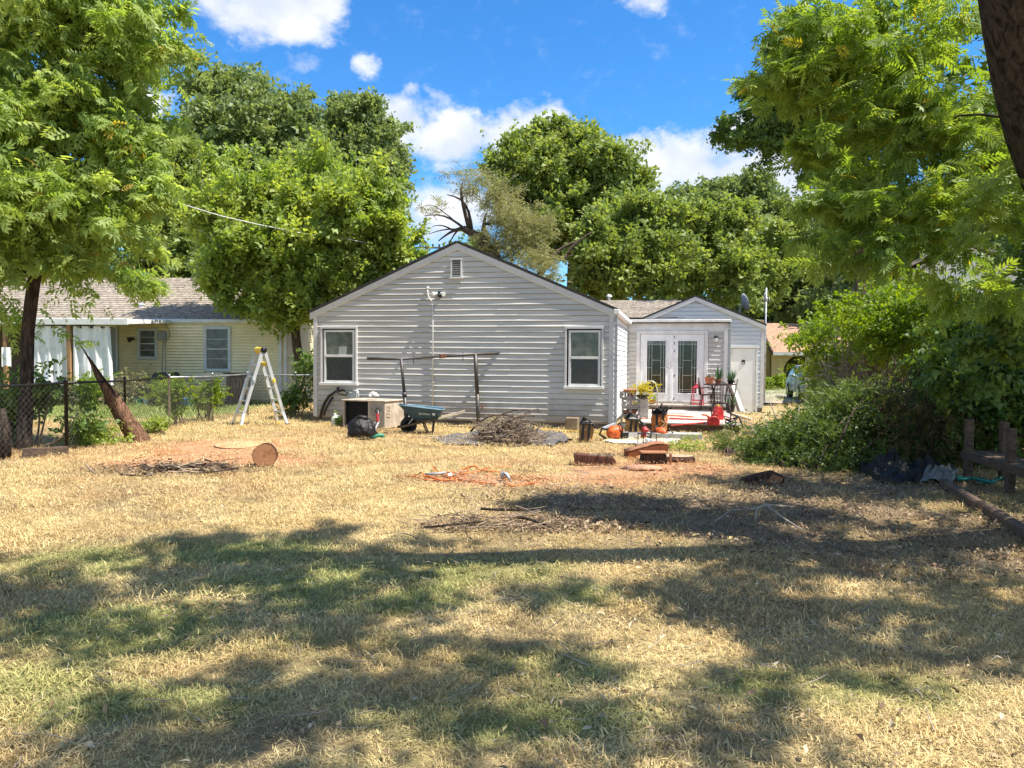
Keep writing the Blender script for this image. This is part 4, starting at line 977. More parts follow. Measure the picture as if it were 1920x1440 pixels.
b = MB(); b.bx(wu0, 9, 3, 3.2, -.2, e1); b.obj('carport_wall', M['wood_dark'], FH)
b = MB(); b.prism([(-.5, e1+.12), (4., rt), (8.5, e1+.12), (8.5, e1), (4., rt-.2), (-.5, e1-.0)], 0, uu-.45, 10); b.obj('roof', M['shingle_brown'], FH)
b = MB(); b.bx(uu-.45, 10, -.56, -.5, e1-.08, e1+.10); b.obj('gutter', M['white_trim'], FH)
for k in ((-.52, e1+.06, 4., rt-.08), (8.5, e1+.06, 4., rt-.08)): b = MB(); b.beam((uu-.5, k[0], k[1]), (uu-.5, k[2], k[3]), .08, .3); b.obj('barge_board', M['wood_dark'], FH)
b = MB(); b.bx(wu0-1.3, wu0-.25, 1.6, 2.2, e1-1, FL(1445, 600, 1.6)[1]-.05); ch = b.obj('chimney', M['stone'], FH)
cz = FL(1445, 600, 1.6)[1]; rr = random.Random(3)
for r in range(8):
    u = wu0-1.32
    while u < wu0-.3: w_ = rr.uniform(.25, .5); b = MB(); b.bx(u, min(u+w_, wu0-.22), 1.52-.06*rr.random(), 1.62, cz-.28*(r+1)+.02, cz-.28*r); b.obj('stone', M['stone'], ch, bevel=.02); u += w_+.02
# white house glimpsed over the bushes
w0 = W(1640, 700, 27); w0.z = 0; WH = thing('white_house', 'white clapboard house end glimpsed above the sunny bushes', 'house', w0, R(-20))
b = MB(); b.prism([(0, 0), (5.5, 0), (5.5, 4.1), (2.6, 5.6), (0, 4.1)], 1, .03, 6); b.obj('wall', M['white_house'], WH)
for i in range(20): z = .6+.2*i; a = 0 if z < 4.0 else (z-4.0)*1.8; b = MB(); b.mesh([(a, -.012, z), (5.5-a*.9, -.012, z), (5.5-a*.9, .02, z+.2), (a, .02, z+.2), (a, .03, z), (5.5-a*.9, .03, z)], [(0, 1, 2, 3), (4, 5, 1, 0)]); b.obj('siding_board', M['white_house'], WH)
for s in (-1, 1): b = MB(); b.beam((2.6, 3, 5.72), (2.6+s*3.4, 3, 4.0), 6.6, .1, up=(0, 0, 1)); b.obj('roof', M['wood_grey'], WH)
# parked car
def car(loc, rz):
    c = thing('parked_car', 'silver grey estate car parked on the drive behind the board fence', 'car', loc, rz)
    prof = [(-2.15, .32), (-2.2, .75), (-2.1, 1.0), (-1.75, 1.08), (-1.2, 1.10), (.95, 1.02), (1.95, .88), (2.18, .70), (2.2, .35)]
    def shell(pr, wid, taper, m, name, z0w=None):
        b = MB(); n = len(pr); vs = []
        for k, w_ in ((0, -wid), (1, -wid*taper), (2, wid*taper), (3, wid)):
            pass
        for s in (-1, 1):
            for (x, z) in pr:
                vs.append((x, s*wid*(1-.10*max(0, (z-.75)/.4)*taper), z))
        fs = [tuple(range(n))[::-1], tuple(range(n, 2*n))]+[(i, (i+1) % n, n+(i+1) % n, n+i) for i in range(n)]
        b.mesh(vs, fs); return b.obj(name, m, c, bevel=.05)
    shell(prof, .90, 1, M['silver'], 'body')
    cab = [(-1.95, 1.06), (-1.55, 1.5), (-.9, 1.62), (.1, 1.60), (.55, 1.48), (1.2, 1.03)]
    b = MB(); n = len(cab); vs = [(x, s*(.84-.30*(z-1.03)), z) for s in (-1, 1) for x, z in cab]
    b.mesh(vs, [tuple(range(n))[::-1], tuple(range(n, 2*n))]+[(i, (i+1) % n, n+(i+1) % n, n+i) for i in range(n)]); b.obj('cabin', M['silver'], c, bevel=.03)
    for s in (-1, 1):
        def S(x, z, o=.012): return (x, s*(.84-.30*(z-1.03)+o), z)
        for q in ([(-1.6, 1.12), (-.6, 1.12), (-.6, 1.5), (-1.35, 1.46)], [(-.52, 1.12), (.95, 1.10), (.5, 1.42), (.1, 1.51), (-.52, 1.52)]):
            b = MB(); pts = [S(*p) for p in q]; inn = [S(p[0], p[1], -.02) for p in q]; k = len(q)
            b.mesh(pts+inn, [tuple(range(k)), tuple(range(k, 2*k))]+[(i, (i+1) % k, k+(i+1) % k, k+i) for i in range(k)]); b.obj('side_window', M['glass_dark'], c)
        b = MB(); b.rock((.62, s*1.0, 1.12), .11, (.7, 1, .75), .05); b.obj('wing_mirror', M['silver'], c, smooth=True)
        b = MB(); b.prism([(1.55, .72), (2.10, .68), (2.05, .86), (1.6, .92)], 1, s*.60, s*.915); b.obj('headlight', M['headlamp'], c, bevel=.02)
        for x in (-1.35, 1.38):
            b = MB(); b.lathe([(.2, -.12), (.33, -.11), (.35, -.05), (.35, .06), (.32, .11), (.2, .115)], 20, (x, s*.82, .35), (0, s, 0)); w_ = b.obj('wheel', M['rubber'], c, smooth=True)
            b = MB(); b.lathe([(.2, .10), (.205, .125), (.05, .115), (0, .13)], 12, (x, s*.82, .35), (0, s, 0)); b.obj('rim', M['chrome'], w_)
            b = MB(); b.lathe([(.36, -.1), (.40, .0), (.40, .085), (.36, .088)], 20, (x, s*.82, .37), (0, s, 0)); b.obj('wheel_arch', M['black'], c)
        b = MB(); b.bx(-.58, -.56, s*.895, s*.912, .45, 1.02); b.bx(.5, .52, s*.895, s*.912, .45, 1.0); b.obj('door_seam', M['black'], c)
        b = MB(); b.bx(-.85, -.66, s*.90, s*.925, .88, .91); b.obj('door_handle', M['chrome'], c)
    b = MB(); b.mesh([(1.16, -.70, 1.07), (1.16, .70, 1.07), (.60, .60, 1.46), (.60, -.60, 1.46), (1.1, -.70, 1.04), (1.1, .70, 1.04), (.5, .60, 1.44), (.5, -.60, 1.44)], [(0, 1, 2, 3), (4, 5, 6, 7), (0, 1, 5, 4), (2, 3, 7, 6), (0, 3, 7, 4), (1, 2, 6, 5)]); b.obj('windscreen', M['glass_dark'], c)
    b = MB(); b.bx(2.12, 2.23, -.55, .55, .40, .62); b.obj('radiator_grille', M['black'], c); b = MB(); b.bx(2.16, 2.245, -.30, .30, .34, .45); b.obj('number_plate_holder', M['black'], c)
    return c
cp = W(1527, 730, 31.6); cp.z = .03; cr_ = car(cp, R(-101)); cr_.scale = (.95, .93, .86)
# weathered board fence end
p0 = W(1509, 700, 27.5); p0.z = 0
BF = thing('board_fence', 'weathered grey upright board fence beside the car', 'fence', p0, R(-30))
for i in range(7):
    b = MB(); b.bx(.19*i, .19*i+.165, -.01*(i % 2), .022, .02+.02*(i % 3), 1.80+.05*math.sin(i*2.1)-.03*i); b.obj('plank', M['wood_grey'], BF)
for z in (.5, 1.4): b = MB(); b.bx(0, 1.3, .03, .10, z, z+.09); b.obj('rail', M['wood_grey'], BF)
b = MB(); bq = W(1545, 735, 25.5); b.rock((0, 0, .42), .42, (1, .7, 1), .1); tag(b.obj('dark_bin', M['black'], smooth=True), 'rounded black bin half hidden behind the cut branches', 'bin', None, (bq.x, bq.y, 0))

# ---------------------------------------------------------------- chain link fence
A_, B_, C_, D_, E_ = Vector((-8.0, 10.6, 0)), G(125, 845), G(318, 804), Vector((-7.1, 20.6, 0)), Vector((-4.56, 20.75, 0))
CF = thing('chain_link_fence', 'galvanised chain link fence with vines on its top rail along the lawn edge', 'fence', B_)
nodes = [A_, B_, C_, D_, E_]; FZ = 1.12
for p, q in zip(nodes[:-1], nodes[1:]):
    a, c = p-B_, q-B_; a.z = c.z = 0; L = (c-a).length; d = (c-a)/L
    b = MB(); sag = .02; b.tube([a+Vector((0, 0, FZ)), (a+c)/2+Vector((0, 0, FZ-sag)), c+Vector((0, 0, FZ))], .021, 6); b.obj('top_rail', M['galv'] if p in (C_, D_) else M['black_metal'], CF, smooth=True)
    b = MB(); n = int((L+1.05)/.10); r = .0010 if p is A_ else .0020
    for i in range(n):
        for sg in (1, -1):
            s0, s1 = i*.10-1.05, i*.10; z0, z1 = (.04, FZ-.03) if sg > 0 else (FZ-.03, .04)
            k0, k1 = max(0, -s0/(s1-s0)), min(1, (L-s0)/(s1-s0))
            if k1 <= k0: continue
            b.beam(a+d*(s0+(s1-s0)*k0)+Vector((0, 0, z0+(z1-z0)*k0)), a+d*(s0+(s1-s0)*k1)+Vector((0, 0, z0+(z1-z0)*k1)), r*2, r*2)
    b.obj('chain_mesh', M['wire'], CF, kind='stuff')
mid = (D_+E_)/2; mid2 = C_.lerp(D_, .5); mid3 = C_.lerp(B_, .5)
for p in (A_, B_, mid3, C_, mid2, D_, mid, E_-Vector((.12, 0, 0))):
    q = p-B_; r = .03 if p in (B_, D_) else .024; b = MB(); b.lathe([(r, -.1), (r, FZ+.03), (r*1.2, FZ+.035), (r*1.1, FZ+.06), (0, FZ+.075)], 10, (q.x, q.y, 0)); b.obj('post', M['galv'] if p in (D_, mid, mid2, C_) else M['black_metal'], CF, smooth=True)
# timber kerb under the fence
b = MB(); k0, k1 = G(66, 858), G(128, 853); b.beam(k0+Vector((-.2, 0, .06)), k1+Vector((0, 0, .06)), .14, .15); tag(b.obj('fence_timber', M['wood_dark']), 'dark old timber lying under the chain link fence', 'timber')

# ---------------------------------------------------------------- articulated ladder
LD = thing('folding_ladder', 'aluminium multi position ladder with yellow hinges standing open on straw', 'ladder', G(489, 797))
es = Vector((.80, .60, 0)); er = Vector((.62, -.78, 0)); TOP = 1.74
def lsec(sg, spread, parts):
    def P(r, h, out=0): return es*(sg*(.02+spread*(1-h/TOP)))+er*(r+out)+Vector((0, 0, h))
    for r in (-.20, .20):
        b = MB(); b.beam(P(r, .55, .0), P(r, TOP, 0), .028, .075, up=es); b.obj('rail', M['alu'], LD, bevel=.004)
        f = 1 if r > 0 else -1
        b = MB(); b.beam(P(r, .0, f*.10), P(r, .30, f*.035), .028, .07, up=es); b.beam(P(r, .28, f*.035), P(r, 1.05, f*.035), .026, .07, up=es); b.obj('outer_rail', M['alu'], LD, bevel=.004)
        b = MB(); b.box(P(r, .02, f*.10), (.09, .07, .04)); b.obj('foot', M['yellow'] if (f*sg < 0) else M['rubber'], LD)
        b = MB(); b.box(P(r, 1.03, f*.04), (.05, .09, .09)); b.obj('lock_clip', M['yellow'] if sg > 0 else M['grey_paint'], LD, bevel=.008)
    for k, h in enumerate((.30, .58, .86, 1.13, 1.40)): b = MB(); w_ = .23 if h < 1.05 else .195; b.beam(P(-w_, h), P(w_, h), .055, .03); b.obj('rung', M['alu'], LD, bevel=.004)
lsec(-1, .54, 0); lsec(1, .50, 0)
for r in (-.20, .20): b = MB(); b.lathe([(.06, -.04), (.075, -.02), (.075, .02), (.06, .04)], 14, er*r+Vector((0, 0, TOP)), er); b.obj('hinge', M['black'] if r > 0 else M['yellow'], LD, smooth=True)
b = MB(); b.beam(er*-.2+Vector((0, 0, TOP+.01)), er*.14+Vector((0, 0, TOP+.01)), .13, .10); b.obj('hinge_cover', M['yellow'], LD, bevel=.02)
P_ = es*.10+Vector((0, 0, 1.42)); b = MB(); b.beam(P_-er*.16, P_+er*.17, .09, .10); b.obj('lock_bar', M['yellow'], LD, bevel=.02)

# ---------------------------------------------------------------- clothesline frame
q0, q1 = G(765, 812), G(898, 800); q1.z = q0.z = 0
CLF = thing('clothesline_frame', 'leaning steel pipe clothesline frame in front of the grey gable wall', 'clothesline', q0)
t0, t1 = W(752, 673, q0.y-.02)-q0, W(891, 664, q1.y-.1)-q0; qb = q1-q0
def tb(name, pts, r, m=None): b = MB(); b.tube(pts, r, 9); return b.obj(name, m or M['pipe'], CLF, smooth=True)
m0 = Vector((0, 0, 0)).lerp(t0, .52)
tb('post', [(0, 0, -.1), m0], .040); tb('post_sleeve', [m0-t0*.03, m0+t0*.03], .05); tb('post', [m0, t0], .033)
m1 = qb.lerp(t1, .45); tb('post', [qb-Vector((0, 0, .1)), m1], .046); tb('post', [m1, t1], .046)
ba, bb = W(688, 672.5, q0.y-.02)-q0, W(960, 661, q1.y+.2)-q0
jn = t0.lerp(t1, .53)
tb('crossbar', [ba, t0, jn], .030); tb('crossbar', [jn-(t1-t0)*.03, t1, bb], .032)
b = MB(); b.beam(jn-(t1-t0)*.035, jn+(t1-t0)*.045, .075, .085); b.obj('pipe_clamp', M['rust'], CLF, bevel=.01)
for f, o in ((.0, 0), (.155, 0), (.82, 0)):
    if f: p = t0.lerp(t1, f); b = MB(); b.tube([p+Vector((0, 0, .06)), p+Vector((0, 0, -.07)), p+Vector((.012, 0, -.10)), p+Vector((0, 0, -.125)), p+Vector((-.015, 0, -.11))], .008, 6); b.obj('line_hook', M['black_metal'], CLF)

# ---------------------------------------------------------------- air conditioner
ACR = R(-24); a0 = G(643, 801); AC = thing('air_conditioner', 'tan packaged air conditioner with open dark coil against the house wall', 'air conditioner', a0, ACR)
AW, AD, AH = 1.12, .78, .60; pw = .70
f = MB(); f.bx(0, AW, 0, AD, .02, .06); f.bx(0, .04, 0, .04, .06, AH); f.bx(pw-.02, pw+.02, 0, .04, .06, AH); f.bx(0, .03, .04, AD, .06, AH); f.bx(.03, AW-.012, AD-.03, AD, .06, AH); f.bx(pw-.02, pw+.02, .06, AD-.03, .06, AH)
f.obj('cabinet', M['tan_metal'], AC)
b = MB(); b.bx(-.025, AW+.025, -.025, AD+.025, AH, AH+.035); b.obj('top_panel', M['tan_metal'], AC, bevel=.01)
b = MB(); b.bx(.04, pw-.02, .10, .14, .06, AH); b.obj('coil', M['black'], AC)
for i in range(17): x = .06+(pw-.10)*i/16; b = MB(); b.bx(x-.004, x+.004, .05, .064, .06, AH); b.obj('coil_bar', M['black_metal'], AC)
for z in (.2, .4): b = MB(); b.bx(.04, pw-.02, .045, .052, z, z+.008); b.obj('guard_wire', M['black_metal'], AC)
b = MB(); b.bx(pw+.02, AW-.012, -.006, .02, .06, AH); pn = b.obj('service_panel', M['tan_shaded'], AC, bevel=.004)
for c in range(4):
    for r in range(6):
        x = pw+.06+.075*c; z = .30+.033*r; b = MB(); b.mesh([(x, -.008, z), (x+.055, -.008, z), (x+.055, -.024, z+.004), (x, -.024, z+.004), (x, -.008, z+.018), (x+.055, -.008, z+.018)], [(0, 1, 2, 3), (3, 2, 5, 4), (0, 3, 4), (1, 5, 2)]); b.obj('louver', M['tan_metal'], pn)
b = MB(); b.bx(pw+.12, pw+.20, -.010, -.006, .12, .15); b.obj('maker_plate', M['white_trim'], pn)
b = MB(); b.bx(AW-.012, AW, .0, AD, .06, AH); sp = b.obj('side_panel', M['tan_metal'], AC, bevel=.004)
for r in range(9): b = MB(); z = .26+.032*r; b.mesh([(AW, .07, z), (AW, .22, z), (AW+.016, .22, z+.004), (AW+.016, .07, z+.004), (AW, .07, z+.018), (AW, .22, z+.018)], [(0, 1, 2, 3), (3, 2, 5, 4), (0, 3, 4), (1, 5, 2)]); b.obj('louver', M['tan_metal'], sp)
b = MB(); b.rock((0, 0, .075), .105, (1.05, .8, .8), .5, 1.6, 3, 5, -.0); ACM = Matrix.Translation(a0) @ Matrix.Rotation(ACR, 4, 'Z'); pr = ACM @ Vector((.66, .25, AH+.036))
tag(b.obj('crumpled_rag', M['porcelain'], smooth=True), 'crumpled pale rag lying on top of the air conditioner', 'rag', None, pr)
# jug, bag, string trimmer
p = G(628, 799); j = thing('plastic_jug', 'white plastic jug standing at the foot of the grey house', 'jug', p)
b = MB(); b.lathe([(.07, 0), (.085, .02), (.085, .16), (.07, .21), (.035, .24), (.03, .27)], 14); b.obj('bottle', M['white_plastic'], j, smooth=True)
b = MB(); b.lathe([(.036, .27), (.036, .30), (0, .302)], 12); b.obj('cap', M['white_plastic'], j); b = MB(); b.tube([(.03, 0, .24), (.09, 0, .23), (.10, 0, .17), (.083, 0, .12)], .012, 6); b.obj('handle', M['white_plastic'], j)
p = G(678, 822)
def crumple(n, c, r, sc, seed, amp=.28, knot=True):
    b = MB(); bm = bmesh.new(); bmesh.ops.create_icosphere(bm, subdivisions=5, radius=1); vs = []
    for v in bm.verts:
        q = v.co.copy(); a = math.atan2(q.y, q.x)
        k = 1+amp*.5*mn.noise(q*1.3+Vector((seed, 0, 0)))+.13*abs(mn.noise(Vector((q.x*2.6, q.y*2.6, q.z*1.6+seed))))-.10*abs(mn.noise(Vector((q.x*5.5, q.y*5.5, q.z*3+seed))))
        z = q.z*k*sc[2]; z = max(z, -.62*sc[2])
        vs.append(Vector(c)+Vector((q.x*k*sc[0], q.y*k*sc[1], z))*r)
    fs = [tuple(v.index for v in f.verts) for f in bm.faces]; bm.free(); b.mesh(vs, fs); return b
TB = thing('trash_bag', 'stuffed black plastic bag slumped on the straw before the air conditioner', 'bag', p)
crumple(0, (0, 0, .165), .30, (.95, .8, .85), 3).obj('sack', M['bagblack'], TB, smooth=True)
b = MB(); b.tube([(-.12, -.05, .38), (-.02, -.10, .425), (.10, -.05, .40), (.14, .0, .34)], [.03, .05, .05, .03], 8); b.obj('gathered_neck', M['bagblack'], TB, smooth=True)
p = G(700, 822); ST = thing('string_trimmer', 'small red and black garden trimmer leaning on the tan air conditioner', 'trimmer', p)
b = MB(); b.tube([(-.02, -.05, .04), (.05, .32, .30), (.03, .36, .52)], .014, 7); b.obj('shaft', M['alu'], ST); b = MB(); b.beam((.03, .30, .30), (.02, .34, .46), .06, .05); b.obj('motor_housing', M['red'], ST, bevel=.012)
b = MB(); b.tube([(.02, .34, .46), (-.02, .33, .53), (.03, .36, .58), (.10, .36, .50)], .016, 6); b.obj('handle', M['black'], ST); b = MB(); b.lathe([(.05, 0), (.07, .02), (.05, .05), (0, .06)], 12, (-.02, -.05, .0)); b.obj('line_spool', M['black'], ST)
p = G(705, 826); OT = thing('pruning_saw', 'black pruning tool with green handle lying on the straw', 'tool', p, R(25))
b = MB(); b.beam((-.35, -.02, .03), (-.06, 0, .05), .05, .02, w1=.09); b.obj('blade', M['black'], OT); b = MB(); b.tube([(-.06, 0, .05), (.02, .02, .09), (.10, .0, .10), (.16, .0, .05)], [.03, .035, .04, .03], 8); b.obj('grip', M['greenplastic'], OT, smooth=True)
b = MB(); b.tube([(-.06, .03, .05), (-.10, .06, .16), (-.02, .05, .20), (.05, .03, .12)], .018, 6); b.obj('guard', M['black'], OT)

# ---------------------------------------------------------------- wheelbarrow
p = G(766, 813); WB = thing('wheelbarrow', 'blue steel wheelbarrow with wooden handles parked beside the clothesline post', 'wheelbarrow', p, R(3))
def ring(pts, y): return [Vector((x, y, z)) for x, z in pts]
rim = [(-.20, .60), (.73, .505)]; flo = [(.10, .285), (.64, .335)]
b = MB(); nsec = 10; HWr, HWf = .34, .21
def loop(x0, z0, x1, z1, hw, rc):
    out = []
    for k in range(24):
        a = 2*math.pi*k/24; cx, cy = math.cos(a), math.sin(a); e = .45
        X = (x0+x1)/2+(x1-x0)/2*math.copysign(abs(cx)**e, cx); Y = hw*math.copysign(abs(cy)**e, cy)
        t_ = (X-x0)/(x1-x0); nf = .62+.38*min(1, t_*1.6); out.append(Vector((X, Y*nf, z0+(z1-z0)*t_)))
    return out
L = [loop(*flo[0], *flo[1], HWf, 0)]
for k in (.35, .7, 1.0): L.append([a_.lerp(b_, k) for a_, b_ in zip(L[0], loop(*rim[0], *rim[1], HWr, 0))])
L.append([v+Vector((0, 0, .012))+Vector(((v.x-.27)*.03, v.y*.06, 0)) for v in L[-1]]); L.append([v+Vector((0, 0, -.01))-Vector(((v.x-.27)*.05, v.y*.09, 0)) for v in L[-1]])
for k in (.7, .35): L.append([a_.lerp(b_, k)*.985+Vector((.004, 0, .01)) for a_, b_ in zip(L[0], L[3])])
L.append([v*.97+Vector((.01, 0, .022)) for v in L[0]])
vs = [v for l in L for v in l]; fs = [(i*24+j, i*24+(j+1) % 24, (i+1)*24+(j+1) % 24, (i+1)*24+j) for i in range(len(L)-1) for j in range(24)]+[tuple(range(24)), tuple((len(L)-1)*24+j for j in range(24))]
b.mesh(vs, fs); tray = b.obj('tray', M['blue'], WB, smooth=True)
b = MB(); b.tube(L[4]+[L[4][0]], .012, 6, caps=False); b.obj('rolled_rim', mat('rim_blue', (.17, .30, .38), .35, .2), tray, smooth=True)
cu_ = bpy.data.curves.new('lettering', 'FONT'); cu_.body = 'Jackson'; cu_.size = .075; cu_.extrude = .001; cu_.shear = .15
to = bpy.data.objects.new('tmp_text', cu_); COL.objects.link(to); bpy.context.view_layer.update()
tm = bpy.data.meshes.new_from_object(to.evaluated_get(bpy.context.evaluated_depsgraph_get())); bpy.data.objects.remove(to)
tm.materials.append(M['white_paint']); tm.name = 'lettering'
lt = bpy.data.objects.new('lettering', tm); COL.objects.link(lt); lt.parent = tray
def traypt(x, z):  # outer front face of the tray
    best = max(0, min(1, (z-.31)/(.55-.31))); hw = (HWf*(1-best)+HWr*best); t_ = (x+.05)/.75; return -(hw*(.62+.38*min(1, max(0, t_)*1.6)))-.012
yb, yt = traypt(.32, .42), traypt(.32, .50); lean = math.atan2(yb-yt, .08)
lt.location = (.235, yb-.008, .425); lt.rotation_euler = (math.pi/2+lean, R(5), R(-2))
b = MB(); b.bx(0, .055, -.002, 0, 0, .055); sq = b.obj('emblem', M['white_paint'], tray); sq.location = (.505, yb-.012, .405); sq.rotation_euler = (lean, R(5), R(-2))
for s in (-1, 1):
    b = MB(); y0 = .07*s; y1 = .30*s
    b.beam((-.18, y0, .14), (.62, y0+(y1-y0)*.6, .325), .035, .045); b.obj('frame_rail', M['wood_dark'], WB)
    b = MB(); b.beam((.62, y0+(y1-y0)*.6, .325), (1.02, y1*.95, .42), .035, .045, w1=.03, h1=.032); b.beam((1.02, y1*.95, .42), (1.17, y1, .465), .03, .032, w1=.028, h1=.03); b.obj('handle', M['handle_wood'], WB, bevel=.006)
    b = MB(); yl = .20*s; b.beam((.30, yl*.8, .26), (.41, yl, .0), .03, .02); b.beam((.53, yl, .31), (.50, yl, .0), .03, .02); b.beam((.38, yl, .012), (.53, yl, .012), .03, .02); b.obj('leg', M['black_metal'], WB)
    b = MB(); b.beam((.0, y0, .19), (.10, .12*s, .33), .03, .012); b.obj('tray_brace', M['white_trim'], WB)
b = MB(); b.beam((-.20, -.10, .145), (-.20, .10, .145), .05, .04); b.obj('nose_guard', M['black_metal'], WB)
b = MB(); b.lathe([(.10, -.045), (.155, -.045), (.175, -.02), (.175, .02), (.155, .045), (.10, .045), (.10, -.045)], 24, (0, 0, .175), (0, 1, 0)); wh = b.obj('wheel', M['rubber'], WB, smooth=True)
b = MB(); b.lathe([(.03, -.06), (.03, .06)], 10, (0, 0, .175), (0, 1, 0)); b.lathe([(.095, -.04), (.11, -.03), (.11, .03), (.095, .04)], 20, (0, 0, .175), (0, 1, 0))
for k in range(5): a = 2*math.pi*k/5+.3; b.beam((.03*math.cos(a), 0, .175+.03*math.sin(a)), (.10*math.cos(a), 0, .175+.10*math.sin(a)), .05, .022)
b.obj('hub', M['black_metal'], wh)

# ---------------------------------------------------------------- brush pile on landscape fabric
def cloth(name, label, cat, pts, m, seed, h=.05, n=26, thing_=True, z0=.015):
    xs = [p.x for p in pts]; ys = [p.y for p in pts]; x0, x1, y0, y1 = min(xs), max(xs), min(ys), max(ys); poly = [(p.x, p.y) for p in pts]
    def inside(x, y):
        c = False; j = len(poly)-1
        for i in range(len(poly)):
            if (poly[i][1] > y) != (poly[j][1] > y) and x < (poly[j][0]-poly[i][0])*(y-poly[i][1])/(poly[j][1]-poly[i][1])+poly[i][0]: c = not c
            j = i
        return c
    nx, ny = max(8, int((x1-x0)/.05)), max(8, int((y1-y0)/.06)); b = MB(); id_ = {}
    def V(i, j):
        if (i, j) not in id_:
            x, y = x0+(x1-x0)*i/nx, y0+(y1-y0)*j/ny
            z = z0+h*(abs(nz(x*2.1, y*2.1, seed))*1.3+.5*abs(nz(x*5.3, y*5.3, seed+3)))
            id_[(i, j)] = len(b.v); b.v.append((x+.03*nz(x*4, y*4, seed+5), y+.04*nz(x*4, y*4, seed+8), z))
        return id_[(i, j)]
    for i in range(nx):
        for j in range(ny):
            if inside(x0+(x1-x0)*(i+.5)/nx, y0+(y1-y0)*(j+.5)/ny): b.f.append((V(i, j), V(i+1, j), V(i+1, j+1), V(i, j+1))); b.mi.append(0)
    return tag(b.obj(name, m, smooth=True), label, cat)
cloth('landscape_fabric', 'frayed dark weed fabric spread under the brush pile', 'ground cloth', [G(808, 822), G(830, 836), G(905, 838), G(960, 834), G(1035, 838), G(1072, 828), G(1052, 813), G(960, 808), G(880, 815)], M['tarp'], 4, .07)
def twigs(name, n, fn, m, parent, seed, L=(.3, 1.1), r=(.004, .012), droop=.3):
    g = random.Random(seed); b = MB()
    for i in range(n):
        c, d, l = fn(g); ll = g.uniform(*L)*l; d = Vector(d).normalized(); k = 4; pts = []; bend = Vector((g.gauss(0, .2), g.gauss(0, .2), g.gauss(0, .15)))
        for j in range(k+1): s = j/k-.5; p = Vector(c)+d*ll*s+bend*ll*(s*s-.1); p.z = max(p.z, .012); pts.append(p)
        rr = g.uniform(*r); b.tube(pts, [rr*(1-.12*j) for j in range(k+1)], 4, caps=False)
    o = b.obj(name, m, parent, smooth=True, kind='stuff'); return o
BP = thing('brush_pile', 'heap of dry cut twigs piled on dark weed fabric', 'brush pile', G(952, 830))
def heap(rx, ry, h):
    def f(g):
        a = g.random()*6.28; q = math.sqrt(g.random()); z = h*(1-q*q)*g.random(); return ((rx*q*math.cos(a), ry*q*math.sin(a), z+.02), (g.gauss(0, 1), g.gauss(0, .6), g.gauss(0, .28)), 1)
    return f
twigs('twigs', 800, heap(.55, .45, .48), M['twig'], BP, 5, (.25, .8), (.004, .010)); twigs('pale_twigs', 260, heap(.52, .42, .52), M['twig_grey'], BP, 6, (.3, .9), (.005, .012))
b = MB()
for a, c in (((-.55, -.2, .15), (.62, .1, .58)), ((-.3, -.35, .1), (.5, -.3, .52)), ((.1, -.4, .12), (.58, .2, .62)), ((-.7, .1, .2), (.1, -.1, .5))): b.tube(limb_pts(a, c, np.random.default_rng(4), .05), [.02, .02, .018, .016, .012, .01], 6)
b.obj('thick_branch', M['bark_mid'], BP, smooth=True)

